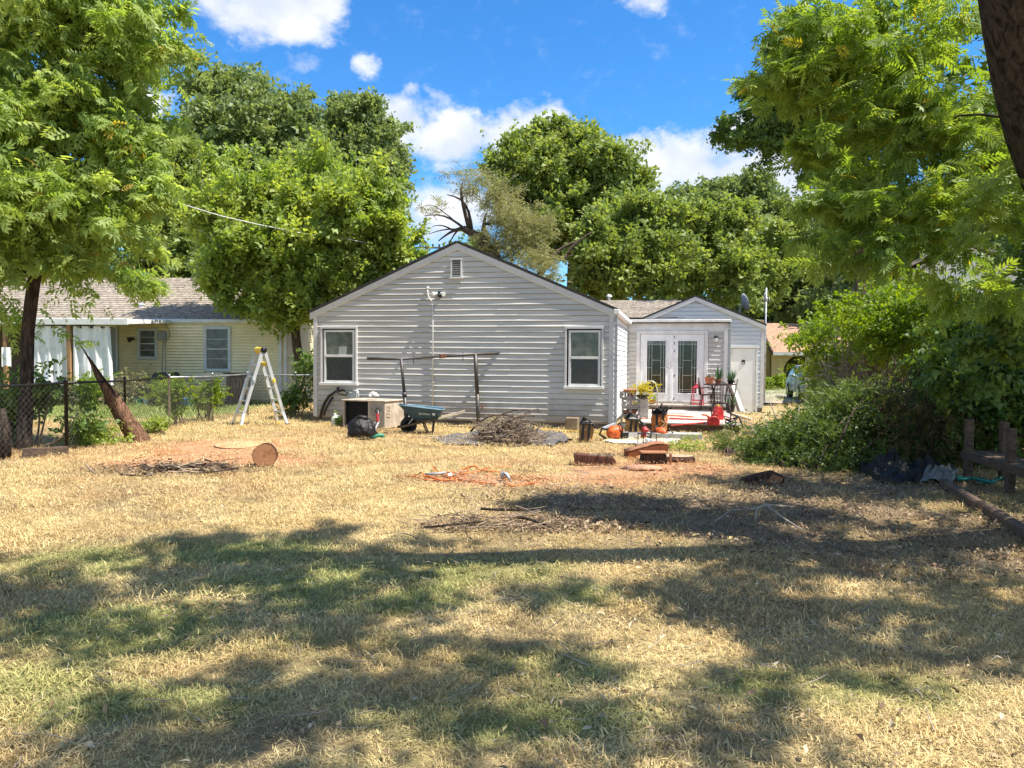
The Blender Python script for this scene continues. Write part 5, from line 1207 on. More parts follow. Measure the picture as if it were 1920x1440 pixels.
# ---------------------------------------------------------------- things along the wall foot
p = G(1073, 808); b = MB(); b.bx(-.14, .14, -.12, .12, 0, .30); tag(b.obj('wood_block', mat('sawn_block', (.27, .20, .12), .85, .25, 5, .3), bevel=.02), 'square brown block standing at the foot of the grey wall', 'block', None, p, R(-12))
def tote(label, p, w, d, h, m, seed, strap=True, lean=0, rope=False, lettering=False, rz=0):
    T = thing('rope_bag', label, 'bag', p, rz)
    def f(i, j):
        a = 2*math.pi*i; e = .35; cx, cy = math.cos(a), math.sin(a)
        k = 1+.06*math.sin(j*9+seed)+.05*nz(cx*2, cy*2+j*3, seed)
        return (w/2*math.copysign(abs(cx)**e, cx)*k+lean*j*h, d/2*math.copysign(abs(cy)**e, cy)*k, h*j*(1+.05*nz(cx, cy, seed+3)))
    b = MB(); b.sheet(f, 40, 12); b.mesh([f(i/40, 0) for i in range(40)], [tuple(range(40))]); b.obj('canvas', m, T, smooth=True)
    b = MB(); b.sheet(lambda i, j: Vector(f(i, 1))*(.95) if j < .5 else Vector(f(i, .85))*.55+Vector((0, 0, h*.35)), 40, 1); b.obj('lining', M['black'], T)
    b = MB()
    for x in (-.22, .2): b.beam((x*w, -d/2-.012, .01), (x*w+lean*h, -d/2-.012, h*.98), .045, .012, up=(0, 1, 0))
    b.tube([Vector(f(i/40, .98))*1.01 for i in range(41)], .018, 6, caps=False); b.obj('strap', M['black'], T)
    if rope:
        g = random.Random(seed); b = MB()
        for k in range(16):
            a = g.random()*6.28; r0 = .35*w*math.sqrt(g.random()); c = Vector((r0*math.cos(a), r0*math.sin(a), h*(1.0+.12*g.random()))); pts = [c+Vector((.12*w*math.cos(q)*2, .25*w*math.sin(q), .06*math.sin(q*2+k))) for q in [s*6.28/8 for s in range(7)]]
            b.tube(pts, .016, 6)
        for k in range(3): b.tube([(.05*k, 0, h), (.07*k+.03, 0, h+.12), (.10*k+.05, .02, h+.2-.05*k)], [.03, .028, .02], 6)
        b.obj('coiled_rope', M['bagblack'], T, smooth=True)
    else:
        b = MB()
        for k in range(3): b.tube([(-.4*w, -.1*d+.1*k, h), (-.15*w, -.2*d, h+.06+.03*k), (.2*w, 0, h+.07), (.55*w, -.1, h-.02*k), (.65*w+.03*k, -.1, h*.75)], .014, 6)
        b.obj('strap_tangle', M['black'], T, smooth=True)
    if lettering:
        b = MB(); g = random.Random(2)
        b.tube([(.02*w+.3*w*math.sin(2.2*s), -d/2-.016, h*(.28+.5*s)) for s in [k/14 for k in range(15)]], .012, 5); b.tube([(.32*w-.12*w*math.cos(5*s), -d/2-.016, h*(.22+.45*s)) for s in [k/10 for k in range(11)]], .010, 5); b.tube([(.05*w+.25*w*s, -d/2-.016, h*(.62+.08*math.sin(9*s))) for s in [k/10 for k in range(11)]], .009, 5)
        b.obj('scrolling_print', mat('pale_print', (.75, .40, .18), .7, .1), T)
    return T
tote('tan canvas bag with black straps standing alone by the house corner', G(1098, 827), .27, .2, .34, mat('brown_canvas', (.36, .20, .085), .8, .3, 7, .3, 50), 2.3, lean=.08, rz=R(-10))
tote('mustard canvas bag with dark top before the cinder blocks', G(1184, 819)+Vector((0, 0, .0)), .26, .2, .37, M['bag_tan'], 5.1, lean=.06, rz=R(8))
tote('orange canvas rope bag stuffed with black rope by the deck', G(1236, 818)+Vector((0, 0, .06)), .31, .26, .42, M['bag_orange'], 1.7, rope=True, lettering=True, rz=R(-4))
b = MB(); bq = G(1236, 818); b.bx(-.28, .25, -.2, .25, 0, .055); tag(b.obj('paving_slab', M['concrete'], bevel=.008), 'small concrete slab under the orange rope bag', 'slab', None, bq, R(-6))
def chainsaw(label, p, rz, s=1.0):
    C = thing('chainsaw', label, 'chainsaw', p, rz)
    b = MB(); b.rock((0, 0, .13*s), .145*s, (1.1, .72, .82), .12, 2.2, 3, 2, -.11*s); b.obj('motor_housing', M['orange'], C, smooth=True)
    b = MB(); b.bx(.05*s, .22*s, -.09*s, .09*s, .03*s, .15*s); b.obj('engine_block', M['black'], C, bevel=.02)
    b = MB(); b.tube([(.10*s, -.10*s, .06*s), (.08*s, -.11*s, .24*s), (.08*s, .0, .29*s), (.08*s, .10*s, .24*s), (.10*s, .10*s, .08*s)], .014*s, 7); b.tube([(-.10*s, 0, .18*s), (-.24*s, 0, .20*s), (-.28*s, 0, .10*s), (-.16*s, 0, .03*s)], .02*s, 7); b.obj('handle', M['black'], C, smooth=True)
    b = MB(); b.prism([(.18*s, .04*s), (.60*s, .05*s), (.64*s, .085*s), (.60*s, .12*s), (.18*s, .125*s)], 1, -.008, .006); bar = b.obj('guide_bar', M['alu'], C)
    b = MB(); b.tube([(.18*s, -.001, .04*s), (.60*s, -.001, .05*s), (.645*s, -.001, .085*s), (.60*s, -.001, .12*s), (.18*s, -.001, .125*s)], .008, 4); b.obj('chain', M['black_metal'], bar)
    return C
chainsaw('orange chainsaw lying by the downspout of the grey gable', G(1153, 825), R(15), 1.15)
cs = W(1238, 836, 15.2); cs.z = 0; chainsaw('orange chainsaw in front of the orange rope bag', cs, R(150), .95)
# pale sheet under the saws, with odds and ends
cloth('drop_sheet', 'pale dusty sheet under the chainsaws and bags', 'ground cloth', [G(1132, 829), G(1175, 834), G(1210, 836), G(1265, 836), G(1276, 824), G(1215, 817), G(1160, 817)], mat('dusty_sheet', (.58, .54, .47), .9, .2, 4), 9, .05)
p = G(1206, 826); PT = thing('hand_drill_kit', 'dark red power tool standing upright beside the mustard bag', 'power tool', p)
b = MB(); b.beam((0, 0, .05), (.02, .0, .28), .10, .11); b.beam((-.02, -.06, .22), (.10, -.06, .20), .06, .07); b.obj('body', M['red'], PT, bevel=.02); b = MB(); b.lathe([(.05, .28), (.055, .31), (.03, .34)], 10); b.tube([(.05, 0, .08), (.13, 0, .06), (.16, 0, .16), (.08, -.02, .22)], .018, 6); b.obj('grip', M['black'], PT, smooth=True)
p = G(1206, 834); MS = thing('metal_rack', 'small black metal frame with jars beside the bark slab', 'rack', p)
b = MB()
for x in (-.10, .0): b.tube([(x, 0, 0), (x, 0, .22), (x+.25, .05, .20), (x+.25, .05, 0)], .010, 6)
b.tube([(-.10, 0, .2), (.0, 0, .21)], .010, 6); b.obj('legs', M['black_metal'], MS); b = MB(); b.lathe([(.04, .01), (.045, .1), (.035, .12)], 10, (.08, .0, 0)); b.lathe([(.035, .01), (.04, .09), (.03, .1)], 10, (.17, .03, 0)); b.obj('jar', M['clear'], MS, smooth=True)

# ---------------------------------------------------------------- cinder blocks stacked by the corner
cb = W(1158, 800, 17.6); cb.z = 0; CR = R(-12)
CM = Matrix.Translation(cb) @ Matrix.Rotation(CR, 4, 'Z')
def cinder(label, loc, L=.40, H=.19, Dp=.19, upright=False, cells=2):
    o = MB(); t_ = .035; cell = (L-t_*(cells+1))/cells
    # hollows face the camera: frame of webs and shells
    o.bx(0, L, 0, Dp, 0, t_); o.bx(0, L, 0, Dp, H-t_, H)
    for k in range(cells+1): x = k*(cell+t_); o.bx(x, x+t_, 0, Dp, t_, H-t_)
    return tag(o.obj('cinder_block', M['block'], bevel=.004), label, 'cinder block', 'cinder blocks stacked by the deck', CM @ Vector(loc), CR)
cinder('hollow cinder block at the bottom of the stack, beside the downspout', (.06, .0, .10)); 
b = MB(); b.bx(0, .62, -.02, .3, 0, .098); tag(b.obj('stone_base', M['block'], bevel=.01), 'grey slab base under the cinder block stack', 'slab', 'cinder blocks stacked by the deck', CM @ Vector((.0, 0, 0)), CR)
cinder('hollow cinder block one up from the bottom, brick scraps inside', (.085, .02, .293)); cinder('hollow cinder block third from the bottom, dark inside', (.08, .02, .486))
cinder('small three hole block topping the stack with pink scraps inside', (.035, .02, .68), .36, .17, .17, cells=3)
def plainblock(label, loc, w, d, h): 
    b = MB(); b.bx(0, w, 0, d, 0, h); return tag(b.obj('cinder_block', M['block'], bevel=.006), label, 'cinder block', 'cinder blocks stacked by the deck', CM @ Vector(loc), CR)
plainblock('tall smooth block on end under the yellow potted plant', (.49, .0, .293), .20, .19, .395)
o = MB(); o.bx(0, .2, 0, .19, 0, .035); o.bx(0, .2, 0, .19, .155, .19); o.bx(0, .045, 0, .19, .035, .155); o.bx(.155, .2, 0, .19, .035, .155); tag(o.obj('cinder_block', M['block'], bevel=.004), 'single hole half block under the tall smooth block', 'cinder block', 'cinder blocks stacked by the deck', CM @ Vector((.485, .0, .10)), CR)
gg = random.Random(8)
for k, (lab, x, z, m) in enumerate((('white scrap of brick inside the topmost block', .075, .716, M['white_trim']), ('pink scrap inside the topmost block', .275, .716, M['pink']), ('white broken piece in the dark block', .13, .522, M['white_trim']), ('broken red brick in the second block', .14, .329, M['brick']), ('whole red brick in the second block', .30, .329, M['terracotta']), ('white pebble in the bottom block', .33, .136, M['white_trim']))):
    b = MB(); b.rock((0, 0, .05), .055, (1.1 if k != 4 else 1.6, .9, .8), .35, 2, 2, k, -.05); tag(b.obj('brick_scrap', m), lab, 'scrap', None, CM @ Vector((x, .10, z+.0)), CR)
b = MB(); b.bx(0, .30, 0, .2, 0, .045); tag(b.obj('terracotta_tile', M['terracotta'], bevel=.005), 'terracotta tile lying on the topmost cinder block', 'tile', None, CM @ Vector((.12, .0, .851)), CR)
def plant(name, label, loc, potm, potr, poth, n, L, m, seed, kind='blade', spreadz=1.):
    T = thing(name, label, 'potted plant', loc); b = MB()
    b.lathe([(potr*.72, 0), (potr, poth), (potr*1.08, poth), (potr*1.08, poth+.02), (potr*.9, poth+.02), (potr*.85, poth-.03), (0, poth-.03)], 16); b.obj('pot', potm, T, smooth=False)
    g = np.random.default_rng(seed)
    if kind == 'blade':
        b = MB()
        for i in range(n):
            a = g.random()*6.28; o = np.array([math.cos(a), math.sin(a), 0]); tl = g.uniform(.05, .45)*spreadz; l = L*g.uniform(.6, 1.1); w_ = .05; s = np.array([-o[1], o[0], 0])*w_; base = o*potr*.35+np.array([0, 0, poth-.03]); tip = base+o*l*math.sin(tl)+np.array([0, 0, l*math.cos(tl)]); md = base*.5+tip*.5+o*.02
            b.mesh([base-s*.4, base+s*.4, md+s*.5, tip, md-s*.5, md+o*.012], [(0, 1, 2, 5), (0, 5, 4), (5, 2, 3), (5, 3, 4)])
        b.obj('leaves', m, T)
    else:
        P = g.normal(0, 1, (n, 3))*np.array([potr*.75, potr*.75, L*.28])+np.array([0, 0, poth+L*.4]); P = P+np.array(T.location)
        sprays_to_mesh('foliage', P, g.normal(0, 1, (n, 3)), .16, 'broad', m, T, g, .0)
    return T
pl0 = CM @ Vector((.56, .10, .69)); plant('potted_plant', 'yellow leaved plant in a low dark dish on the block stack', pl0, M['black'], .15, .06, 70, .34, leafmat('leaf_yellow', (.32, .30, .03), (.50, .42, .06), None, .4), 3, 'fol')
# ---------------------------------------------------------------- patio deck and what stands on it
DKu0, DKu1, DKv0, DKv1, DKz = WID+.42, 0, -.55, V1-.86, .22
DKu1 = HL(1386, 800, DKv0)[0]
DK0 = HM @ Vector((DKu0, DKv0, 0)); DK = thing('patio_deck', 'low timber deck with worn red painted boards before the French doors', 'deck', DK0, HROT)
DW, DD = DKu1-DKu0, DKv1-DKv0
b = MB(); b.bx(.0, DW, .03, .09, .0, DKz-.035); b.bx(DW-.06, DW, .09, DD, 0, DKz-.035); b.bx(0, .06, .09, DD, 0, DKz-.035); b.obj('joist_frame', M['wood_dark'], DK)
y = -.01; k = 0
while y < DD-.14:
    b = MB(); b.bx(-.02, DW+.03+.012*math.sin(k*2.3), y, y+.135, DKz-.033, DKz+.003*math.sin(k*1.7)); b.obj('plank', M['wood_grey'] if k == 0 else M['deck'], DK, bevel=.004); y += .143; k += 1
def DP(px, py, z=DKz): return G(px, py, z)
p = G(1262, 824); b = MB(); b.bx(-.60, .56, -.17, .17, 0, .13); tag(b.obj('concrete_step', M['concrete'], bevel=.012), 'long concrete step in front of the low deck', 'step', None, p+Vector((.02, .05, 0)), HROT)
g = random.Random(4)
for k, (pa, pb, z_, lab) in enumerate((((1258, 800), (1335, 793), 0, 'red strap trailing along the deck edge'), ((1255, 786), (1330, 789), 0, 'red strap lying across the middle of the deck'), ((1250, 780), (1300, 783), 0, 'faded red strap nearest the house steps'))):
    a, c = DP(*pa), DP(*pb); b = MB(); b.tube([a.lerp(c, s/12)+Vector((0, .05*nz(s*.7, k*3), .018+.01*abs(nz(s*.9, k)))) for s in range(13)], .016, 6); tag(b.obj('webbing_strap', M['red'] if k < 2 else M['rope_orange'], smooth=True), lab, 'strap', 'red straps on the deck')
# pink lantern on the step
lp = HM @ Vector((HL(1307, 768, V1-.45)[0], V1-.45, .345)); LN = thing('lantern', 'empty pink metal lantern frame on the top step', 'lantern', lp, HROT+.2)
w0_, w1_, hh = .15, .105, .46
f = MB()
for sx in (-1, 1):
    for sy in (-1, 1): f.beam((sx*w0_, sy*w0_, .0), (sx*w1_, sy*w1_, hh), .022, .022)
for z, w_ in ((.015, w0_), (.12, w0_-.012), (hh, w1_)):
    for s in (-1, 1): f.beam((-w_, s*w_, z), (w_, s*w_, z), .022, .022); f.beam((s*w_, -w_, z), (s*w_, w_, z), .022, .022)
f.obj('frame', M['pink'], LN); b = MB(); b.bx(-w1_-.02, w1_+.02, -w1_-.02, w1_+.02, hh+.012, hh+.03); b.lathe([(w1_*1.1, hh+.03), (.05, hh+.08), (.05, hh+.11), (0, hh+.12)], 4); b.obj('lid', M['pink'], LN)
b = MB(); b.tube([(.05*math.cos(a), 0, hh+.12+.05*math.sin(a)) for a in [k*math.pi/8 for k in range(9)]], .007, 6); b.obj('ring_handle', M['pink'], LN)
# garden chairs, round table
def garden_chair(label, loc, rz):
    C = thing('garden_chair', label, 'chair', loc, rz, 'brown metal garden chairs'); m = M['iron']
    b = MB(); n = 16; ringp = [(.21*math.cos(2*math.pi*k/n), .19*math.sin(2*math.pi*k/n), .44) for k in range(n+1)]; b.tube(ringp, .012, 6, caps=False)
    for k in range(6): y = -.15+.06*k; x = math.sqrt(max(.01, .04-y*y*1.1)); b.tube([(-x, y, .442), (x, y, .442)], .007, 5)
    b.obj('seat', m, C, smooth=True)
    b = MB(); bk = [(.22*math.cos(a), .19+.06*math.sin(a), .44+.46*math.sin(a)) for a in [k*math.pi/14 for k in range(15)]]; b.tube(bk, .013, 6); b.tube([(.21*math.cos(a), .2, .60+.02*math.sin(a)) for a in [k*math.pi/6 for k in range(7)]], .009, 5)
    for x in (-.15, -.09, -.03, .03, .09, .15): zt = .44+.46*math.sqrt(max(0, 1-(x/.22)**2)); b.tube([(x*.8, .19, .44), (x*1.1, .205, .62), (x, .19+.06*(zt-.44)/.46, zt)], .007, 5)
    b.obj('backrest', m, C, smooth=True)
    for sx in (-1, 1):
        for sy in (-1, 1): b = MB(); b.tube([(sx*.15, sy*.13, .44), (sx*.20, sy*.17, .25), (sx*.19, sy*.20, .0)], .012, 6); b.obj('leg', m, C, smooth=True)
    b = MB()
    for s in (-1, 1): b.tube([(s*.22, .18, .62), (s*.25, .0, .64), (s*.24, -.16, .60), (s*.20, -.17, .44)], .011, 6)
    b.obj('armrest', m, C, smooth=True); return C
M['iron'] = mat('wrought_iron', (.05, .022, .017), .55, .4, 10)
garden_chair('brown wrought iron chair turned away beside the red fuel can', DP(1352, 794), R(165)); garden_chair('brown wrought iron chair with tall curved back beside the lantern', HM @ Vector((HL(1325, 770, V1-.9)[0], V1-1.35, DKz)), R(70))
tp = HM @ Vector((HL(1350, 760, V1-1.4)[0], V1-1.25, DKz)); TBL = thing('patio_table', 'small round metal patio table carrying potted plants', 'table', tp)
b = MB(); b.lathe([(.40, .70), (.42, .71), (.42, .73), (0, .735)], 24); b.obj('tabletop', M['iron'], TBL)
for k in range(4): a = k*math.pi/2+.5; b = MB(); b.tube([(.30*math.cos(a), .30*math.sin(a), .70), (.18*math.cos(a), .18*math.sin(a), .35), (.32*math.cos(a), .32*math.sin(a), 0)], .014, 6); b.obj('leg', M['iron'], TBL, smooth=True)
M['agave'] = leafmat('leaf_agave', (.08, .16, .07), (.14, .22, .08), None, .15)
plant('potted_plant', 'spiky upright snake plant in a pot on the patio table', tp+Vector((-.02, .12, .735)), M['terracotta'], .09, .10, 14, .50, M['agave'], 5)
plant('potted_plant', 'broader spiky agave standing at the table edge near the white door', tp+Vector((.30, .05, .735)), M['black'], .09, .08, 16, .36, M['agave'], 6)
plant('potted_plant', 'terracotta pot of short pale plant on the table by the curved chair', tp+Vector((-.30, -.08, .735)), M['terracotta'], .13, .16, 8, .12, M['agave'], 7)
plant('potted_plant', 'low green plant in a dark pot under the patio table', tp+Vector((.22, -.25, 0)), M['black'], .12, .18, 14, .34, M['agave'], 9)
plant('potted_plant', 'yellowing plant on the step behind the cinder block stack', HM @ Vector((HL(1222, 762, V1-.5)[0], V1-.45, .345)), M['terracotta'], .12, .10, 14, .30, M['leaf_bush'], 10, 'fol')
hp = HM @ Vector((HL(1232, 768, V1-.95)[0], V1-1.1, DKz)); b = MB(); b.tube([(0, 0, 0), (0, 0, .55), (-.04, 0, .70), (-.14, 0, .78), (-.26, 0, .78)], .013, 6); b.tube([(0, .35, 0), (0, .35, .55), (-.04, .35, .70), (-.14, .35, .78), (-.26, .35, .78)], .013, 6); b.tube([(-.26, 0, .78), (-.26, .35, .78)], .012, 6); b.tube([(0, 0, .45), (0, .35, .45)], .012, 6); tag(b.obj('hand_rail', M['galv'], smooth=True), 'bent metal hand rail beside the back steps', 'rail', None, hp, HROT)
# fuel can and funnel, odds
p = DP(1337, 797); FC = thing('fuel_can', 'red plastic fuel can with spout on the deck', 'fuel can', p, R(-10)); FC.scale = (.78, .78, .78)
b = MB(); b.prism([(-.16, 0), (.16, 0), (.17, .14), (.10, .24), (-.02, .25), (-.15, .18)], 1, -.10, .10); b.obj('body', M['red'], FC, bevel=.025)
b = MB(); b.tube([(-.02, 0, .24), (.0, 0, .31), (.09, 0, .31), (.11, 0, .22)], .02, 7); b.obj('handle', M['red'], FC, smooth=True); b = MB(); b.tube([(-.10, 0, .20), (-.18, 0, .26), (-.30, 0, .27)], [.03, .025, .018], 8); b.obj('spout', M['orange'], FC, smooth=True)
p = DP(1349, 788); FC2 = thing('fuel_can', 'upright red fuel can behind the first one, tilted', 'fuel can', p+Vector((.02, .2, 0)), R(30)); FC2.scale = (.8, .8, .85)
b = MB(); b.prism([(-.14, 0), (.14, 0), (.15, .20), (.05, .36), (-.06, .36), (-.14, .22)], 1, -.10, .10); b.obj('body', M['red'], FC2, bevel=.025); b = MB(); b.lathe([(.03, .35), (.03, .40), (0, .41)], 10); b.obj('cap', M['yellow'], FC2)
p = DP(1370, 800); b = MB(); g = random.Random(3)
for k in range(5): a = g.random()*6; b.tube([(.14*math.cos(q+a)*(.6+.1*k), .10*math.sin(q+a), .02+.05*k*.8+.03*math.sin(2*q+k)) for q in [s*.55 for s in range(12)]], .012, 6)
tag(b.obj('coiled_cord', M['black_metal'], smooth=True), 'dark tangled cord heaped at the deck corner', 'cord', None, p)
b = MB(); p2 = HM @ Vector((DKu1+.05, V1-2.2, 0)); b.tube([(-.12, 1.3, .02), (-.05, .6, .24), (.0, .0, .23), (.05, -.8, .24), (.10, -1.45, .23), (.16, -1.75, .03)], .022, 7); tag(b.obj('garden_hose', M['rubber'], smooth=True), 'black hose running along the deck end', 'hose', None, p2, HROT)
# boards and pole leaning by the white door
def lean(name, label, base, top, w_, h_, m): b = MB(); a = Vector(base); b.beam((0, 0, 0), Vector(top)-a, w_, h_, up=(.3, -1, 0)); return tag(b.obj(name, m, bevel=.003), label, 'board', 'white boards leaning by the back door', a)
bA = HM @ Vector((HL(1393, 783, V2-.9)[0], V2-.9, .03)); tA = HM @ Vector((HL(1372, 716, V2-.15)[0], V2-.12, HL(1372, 716, V2-.15)[1]))
lean('leaning_board', 'long white board leaning at the white door, outer one', bA, tA, .12, .02, M['white_trim'])
bB = HM @ Vector((HL(1386, 780, V2-.8)[0], V2-.75, .03)); tB = HM @ Vector((HL(1368, 722, V2-.2)[0], V2-.09, HL(1368, 722, V2-.2)[1]))
lean('leaning_board', 'pale board leaning behind the outer white board', bB, tB, .09, .02, M['wood_grey'])
b = MB(); a, c = HM @ Vector((HL(1373, 775, V2-1.0)[0], V2-1.0, .05)), HM @ Vector((HL(1386, 712, V2-.7)[0], V2-.08, HL(1386, 712, V2-.7)[1])); b.tube([(0, 0, 0), c-a], .018, 7); b.tube([(c-a)*.33-Vector((.03, 0, 0)), (c-a)*.33+Vector((.06, 0, 0))], .02, 6); tag(b.obj('broom_pole', M['pipe'], smooth=True), 'dark metal pole leaning against the white back door', 'pole', None, a)
for k, (pa, pb, lab) in enumerate((((1372, 778), (1412, 789), 'grey board lying on the ground below the back door'), ((1388, 792), (1404, 792), 'short board scrap lying off the deck corner'))):
    a, c = G(*pa), G(*pb); b = MB(); b.beam((0, 0, .05), c-a+Vector((0, 0, .03)), .12, .03); tag(b.obj('loose_board', M['wood_grey']), lab, 'board', None, a)

# ---------------------------------------------------------------- logs, slabs, stump, bark
def log(label, c, ax, r, L, cutm, barkm, seed, sub='log_round', sag=1., oval=1.):
    T = thing(sub, label, 'log', c); ax = Vector(ax).normalized(); u = ax.cross(Vector((0, 0, 1))); u = u.normalized() if u.length > .05 else Vector((1, 0, 0)); w_ = u.cross(ax).normalized(); n = 40
    def rp(k, s): a = 2*math.pi*k/n; q = r*(1+.05*nz(math.cos(a)*1.3, math.sin(a)*1.3, seed)+.025*nz(math.cos(a)*5, math.sin(a)*5, seed)); return u*math.cos(a)*q*oval+w_*math.sin(a)*q+ax*s
    b = MB(); rows = [[rp(k, s)*(1+.02*nz(k, s*9, seed)) for k in range(n)] for s in (-L/2, -L/4, 0, L/4, L/2)]
    vs = [v for l in rows for v in l]; b.mesh(vs, [(i*n+j, i*n+(j+1) % n, (i+1)*n+(j+1) % n, (i+1)*n+j) for i in range(4) for j in range(n)]); b.obj('bark', barkm, T, smooth=True)
    for s in (-1, 1): b = MB(); b.mesh([rp(k, s*L/2)*.965+ax*s*.004 for k in range(n)], [tuple(range(n))]); b.obj('cut_face', cutm, T)
    return T
c = G(493, 877); c.z = .165; c.y += .1; log('upright round of log showing its ringed brown cut face', c, (.25, -1, .05), .17, .22, M['cut'], M['bark_log'], 2)
b = MB(); c = G(1115, 872); T = thing('log_slab', 'dark thick log chunk lying on red sawdust with shredded top', 'log', c, R(-3)); T.scale = (.78, .8, .8)
b.prism([(-.38, 0), (.34, 0), (.40, .05), (.38, .13), (.30, .17), (.0, .19), (-.36, .215), (-.40, .20)], 1, -.12, .16); b.obj('bark', mat('dark_red_log', (.13, .045, .026), .85, .5, 6, .6, 30, stretch=(6, 6, 1)), T, bevel=.015)
def rub(g): return ((g.uniform(-.15, .35), g.uniform(-.12, .14), .18+.02*g.random()), (g.gauss(0, 1), g.gauss(0, .5), g.gauss(0, .2)), 1)
twigs('shredded_wood', 60, rub, M['twig'], T, 14, (.08, .22), (.006, .012))
c = G(1212, 860); T = thing('log_slab', 'large curved slab of red trunk wood lying on edge', 'log', c, R(8)); T.scale = (.72, .75, .78)
prof = [(-.42, .0), (.2, .03), (.44, .16), (.46, .27), (.36, .305), (.12, .29), (-.10, .25), (-.30, .19), (-.46, .15), (-.47, .05)]
b = MB(); b.prism(prof, 1, -.16, .16); b.obj('heartwood', M['cut_red_shaded'], T, bevel=.012)
up_ = [(-.47, .153), (-.30, .195), (-.10, .255), (.12, .297), (.36, .312), (.47, .275)]; b = MB(); b.prism(up_+[(x-.005, z+.03+.015*nz(x*9, 3)) for x, z in up_[::-1]], 1, -.165, .17); b.obj('bark', mat('sunny_bark', (.36, .165, .085), .9, .3, 8, .6, 30), T, smooth=True)  # sunlight along the top edge put into a lighter bark colour
c = G(1222, 871); T = thing('tree_stump', 'low cut stump with square end behind sawdust', 'stump', c)
b = MB(); b.prism([(-.18, 0), (.22, 0), (.20, .17), (.05, .18), (-.15, .16)], 1, -.10, .12); b.obj('wood', M['bark_log'], T, bevel=.012); b = MB(); b.bx(-.17, .22, -.13, .14, .178, .195); b.obj('cut_face', M['cut'], T)
b = MB(); b.prism([(.24, 0), (.27, 0), (.27, .18), (.24, .18)], 1, -.14, -.1); b.obj('split_stake', M['cut'], T)
c = G(1262, 866); T = thing('log_slab', 'flat half buried trunk section with bright top edge', 'log', c, R(-4)); b = MB(); b.lathe([(.33, -.02), (.34, .06), (.31, .09), (0, .095)], 26); o = b.obj('bark', M['bark_log'], T); o.scale = (1, .6, 1); b = MB(); b.lathe([(.30, .095), (.30, .10), (0, .104)], 26); o = b.obj('cut_face', mat('grey_cut', (.40, .29, .19), .9, .25, 7, .4), T); o.scale = (1, .6, 1)
c = G(1205, 882); b = MB(); b.rock((0, 0, .03), .24, (1.2, .6, .22), .25, 2.5, 3, 5, -.03); tag(b.obj('bark_slab', mat('pale_slab', (.42, .23, .14), .9, .25, 7, .4), smooth=True), 'smooth pale slab of wood in front of the low stump', 'wood piece', None, c)
c = G(1432, 907); T = thing('bark_chunk', 'splintered chunk of brown bark beside the leafy cut branches', 'wood piece', c, R(-8)); b = MB(); b.prism([(-.30, 0), (.22, 0), (.25, .10), (.10, .17), (-.10, .12), (-.28, .06)], 1, -.08, .09); b.obj('bark', M['bark_log'], T, bevel=.02); b = MB(); b.mesh([(.0, -.085, .02), (.2, -.085, .01), (.22, -.085, .09), (.1, -.085, .14)], [(0, 1, 2, 3)]); b.obj('split_face', M['cut'], T)
# broad trunk cut flush with the ground
c = G(452, 836); T = thing('tree_stump', 'wide orange stump cut almost flush with the ground behind the log round', 'stump', c)
b = MB(); n = 30; P0 = [(.42*math.cos(a)*(1+.12*nz(math.cos(a), math.sin(a), 3)), .62*math.sin(a)*(1+.12*nz(math.cos(a), math.sin(a), 3))) for a in [2*math.pi*k/n for k in range(n)]]
b.prism(P0, 2, -.05, .022); b.obj('bark', M['bark_log'], T); b = MB(); b.prism([(x*.96, y*.96) for x, y in P0], 2, .023, .030); b.obj('cut_face', mat('fresh_cut', (.66, .32, .155), .9, .15, 6, .3), T)
# leaning broken trunk
c = G(264, 826); tip = W(165, 672, c.y-.5)-c; T = thing('fallen_tree', 'broken reddish tree trunk leaning across the chain link fence', 'tree trunk', c)
b = MB(); K = 16; pts = [Vector((0, 0, -.08)).lerp(tip, k/K)+Vector((.008*math.sin(k*.9), 0, .006*math.sin(k*.6))) for k in range(K+1)]
n = 20; vs = []
for k, p in enumerate(pts):
    s = k/K; r = (.185-.075*s/.62+.10*max(0, .10-s)) if s < .62 else .085*(1-s)/.38+.012; d = (pts[min(k+1, K)]-pts[max(k-1, 0)]).normalized(); u = d.cross(Vector((0, 1, 0))).normalized(); w_ = u.cross(d)
    for j in range(n): a = 2*math.pi*j/n; q = r*(1+.16*nz(math.cos(a)*2.2, math.sin(a)*2.2, s*2.2)+.16*abs(nz(math.cos(a)*6, math.sin(a)*6, s*3))); vs.append(p+(u*math.cos(a)+w_*math.sin(a))*q)
b.mesh(vs, [(i*n+j, i*n+(j+1) % n, (i+1)*n+(j+1) % n, (i+1)*n+j) for i in range(K) for j in range(n)]+[tuple(range(n))]); b.obj('bark', M['bark_red'], T, smooth=True)
b = MB(); g = random.Random(6)
for k in range(9): s = .50+.06*k+g.uniform(-.02, .02); p = Vector((0, 0, 0)).lerp(tip, s)+Vector((.08*(1-s)*1.6+.01, -.06, .05)); b.beam(p, p+tip.normalized()*g.uniform(.15, .3)+Vector((.02, -.02, 0)), .06*(1.2-s), .03, w1=.012, h1=.01)
b.obj('splinters', M['bark'], T)
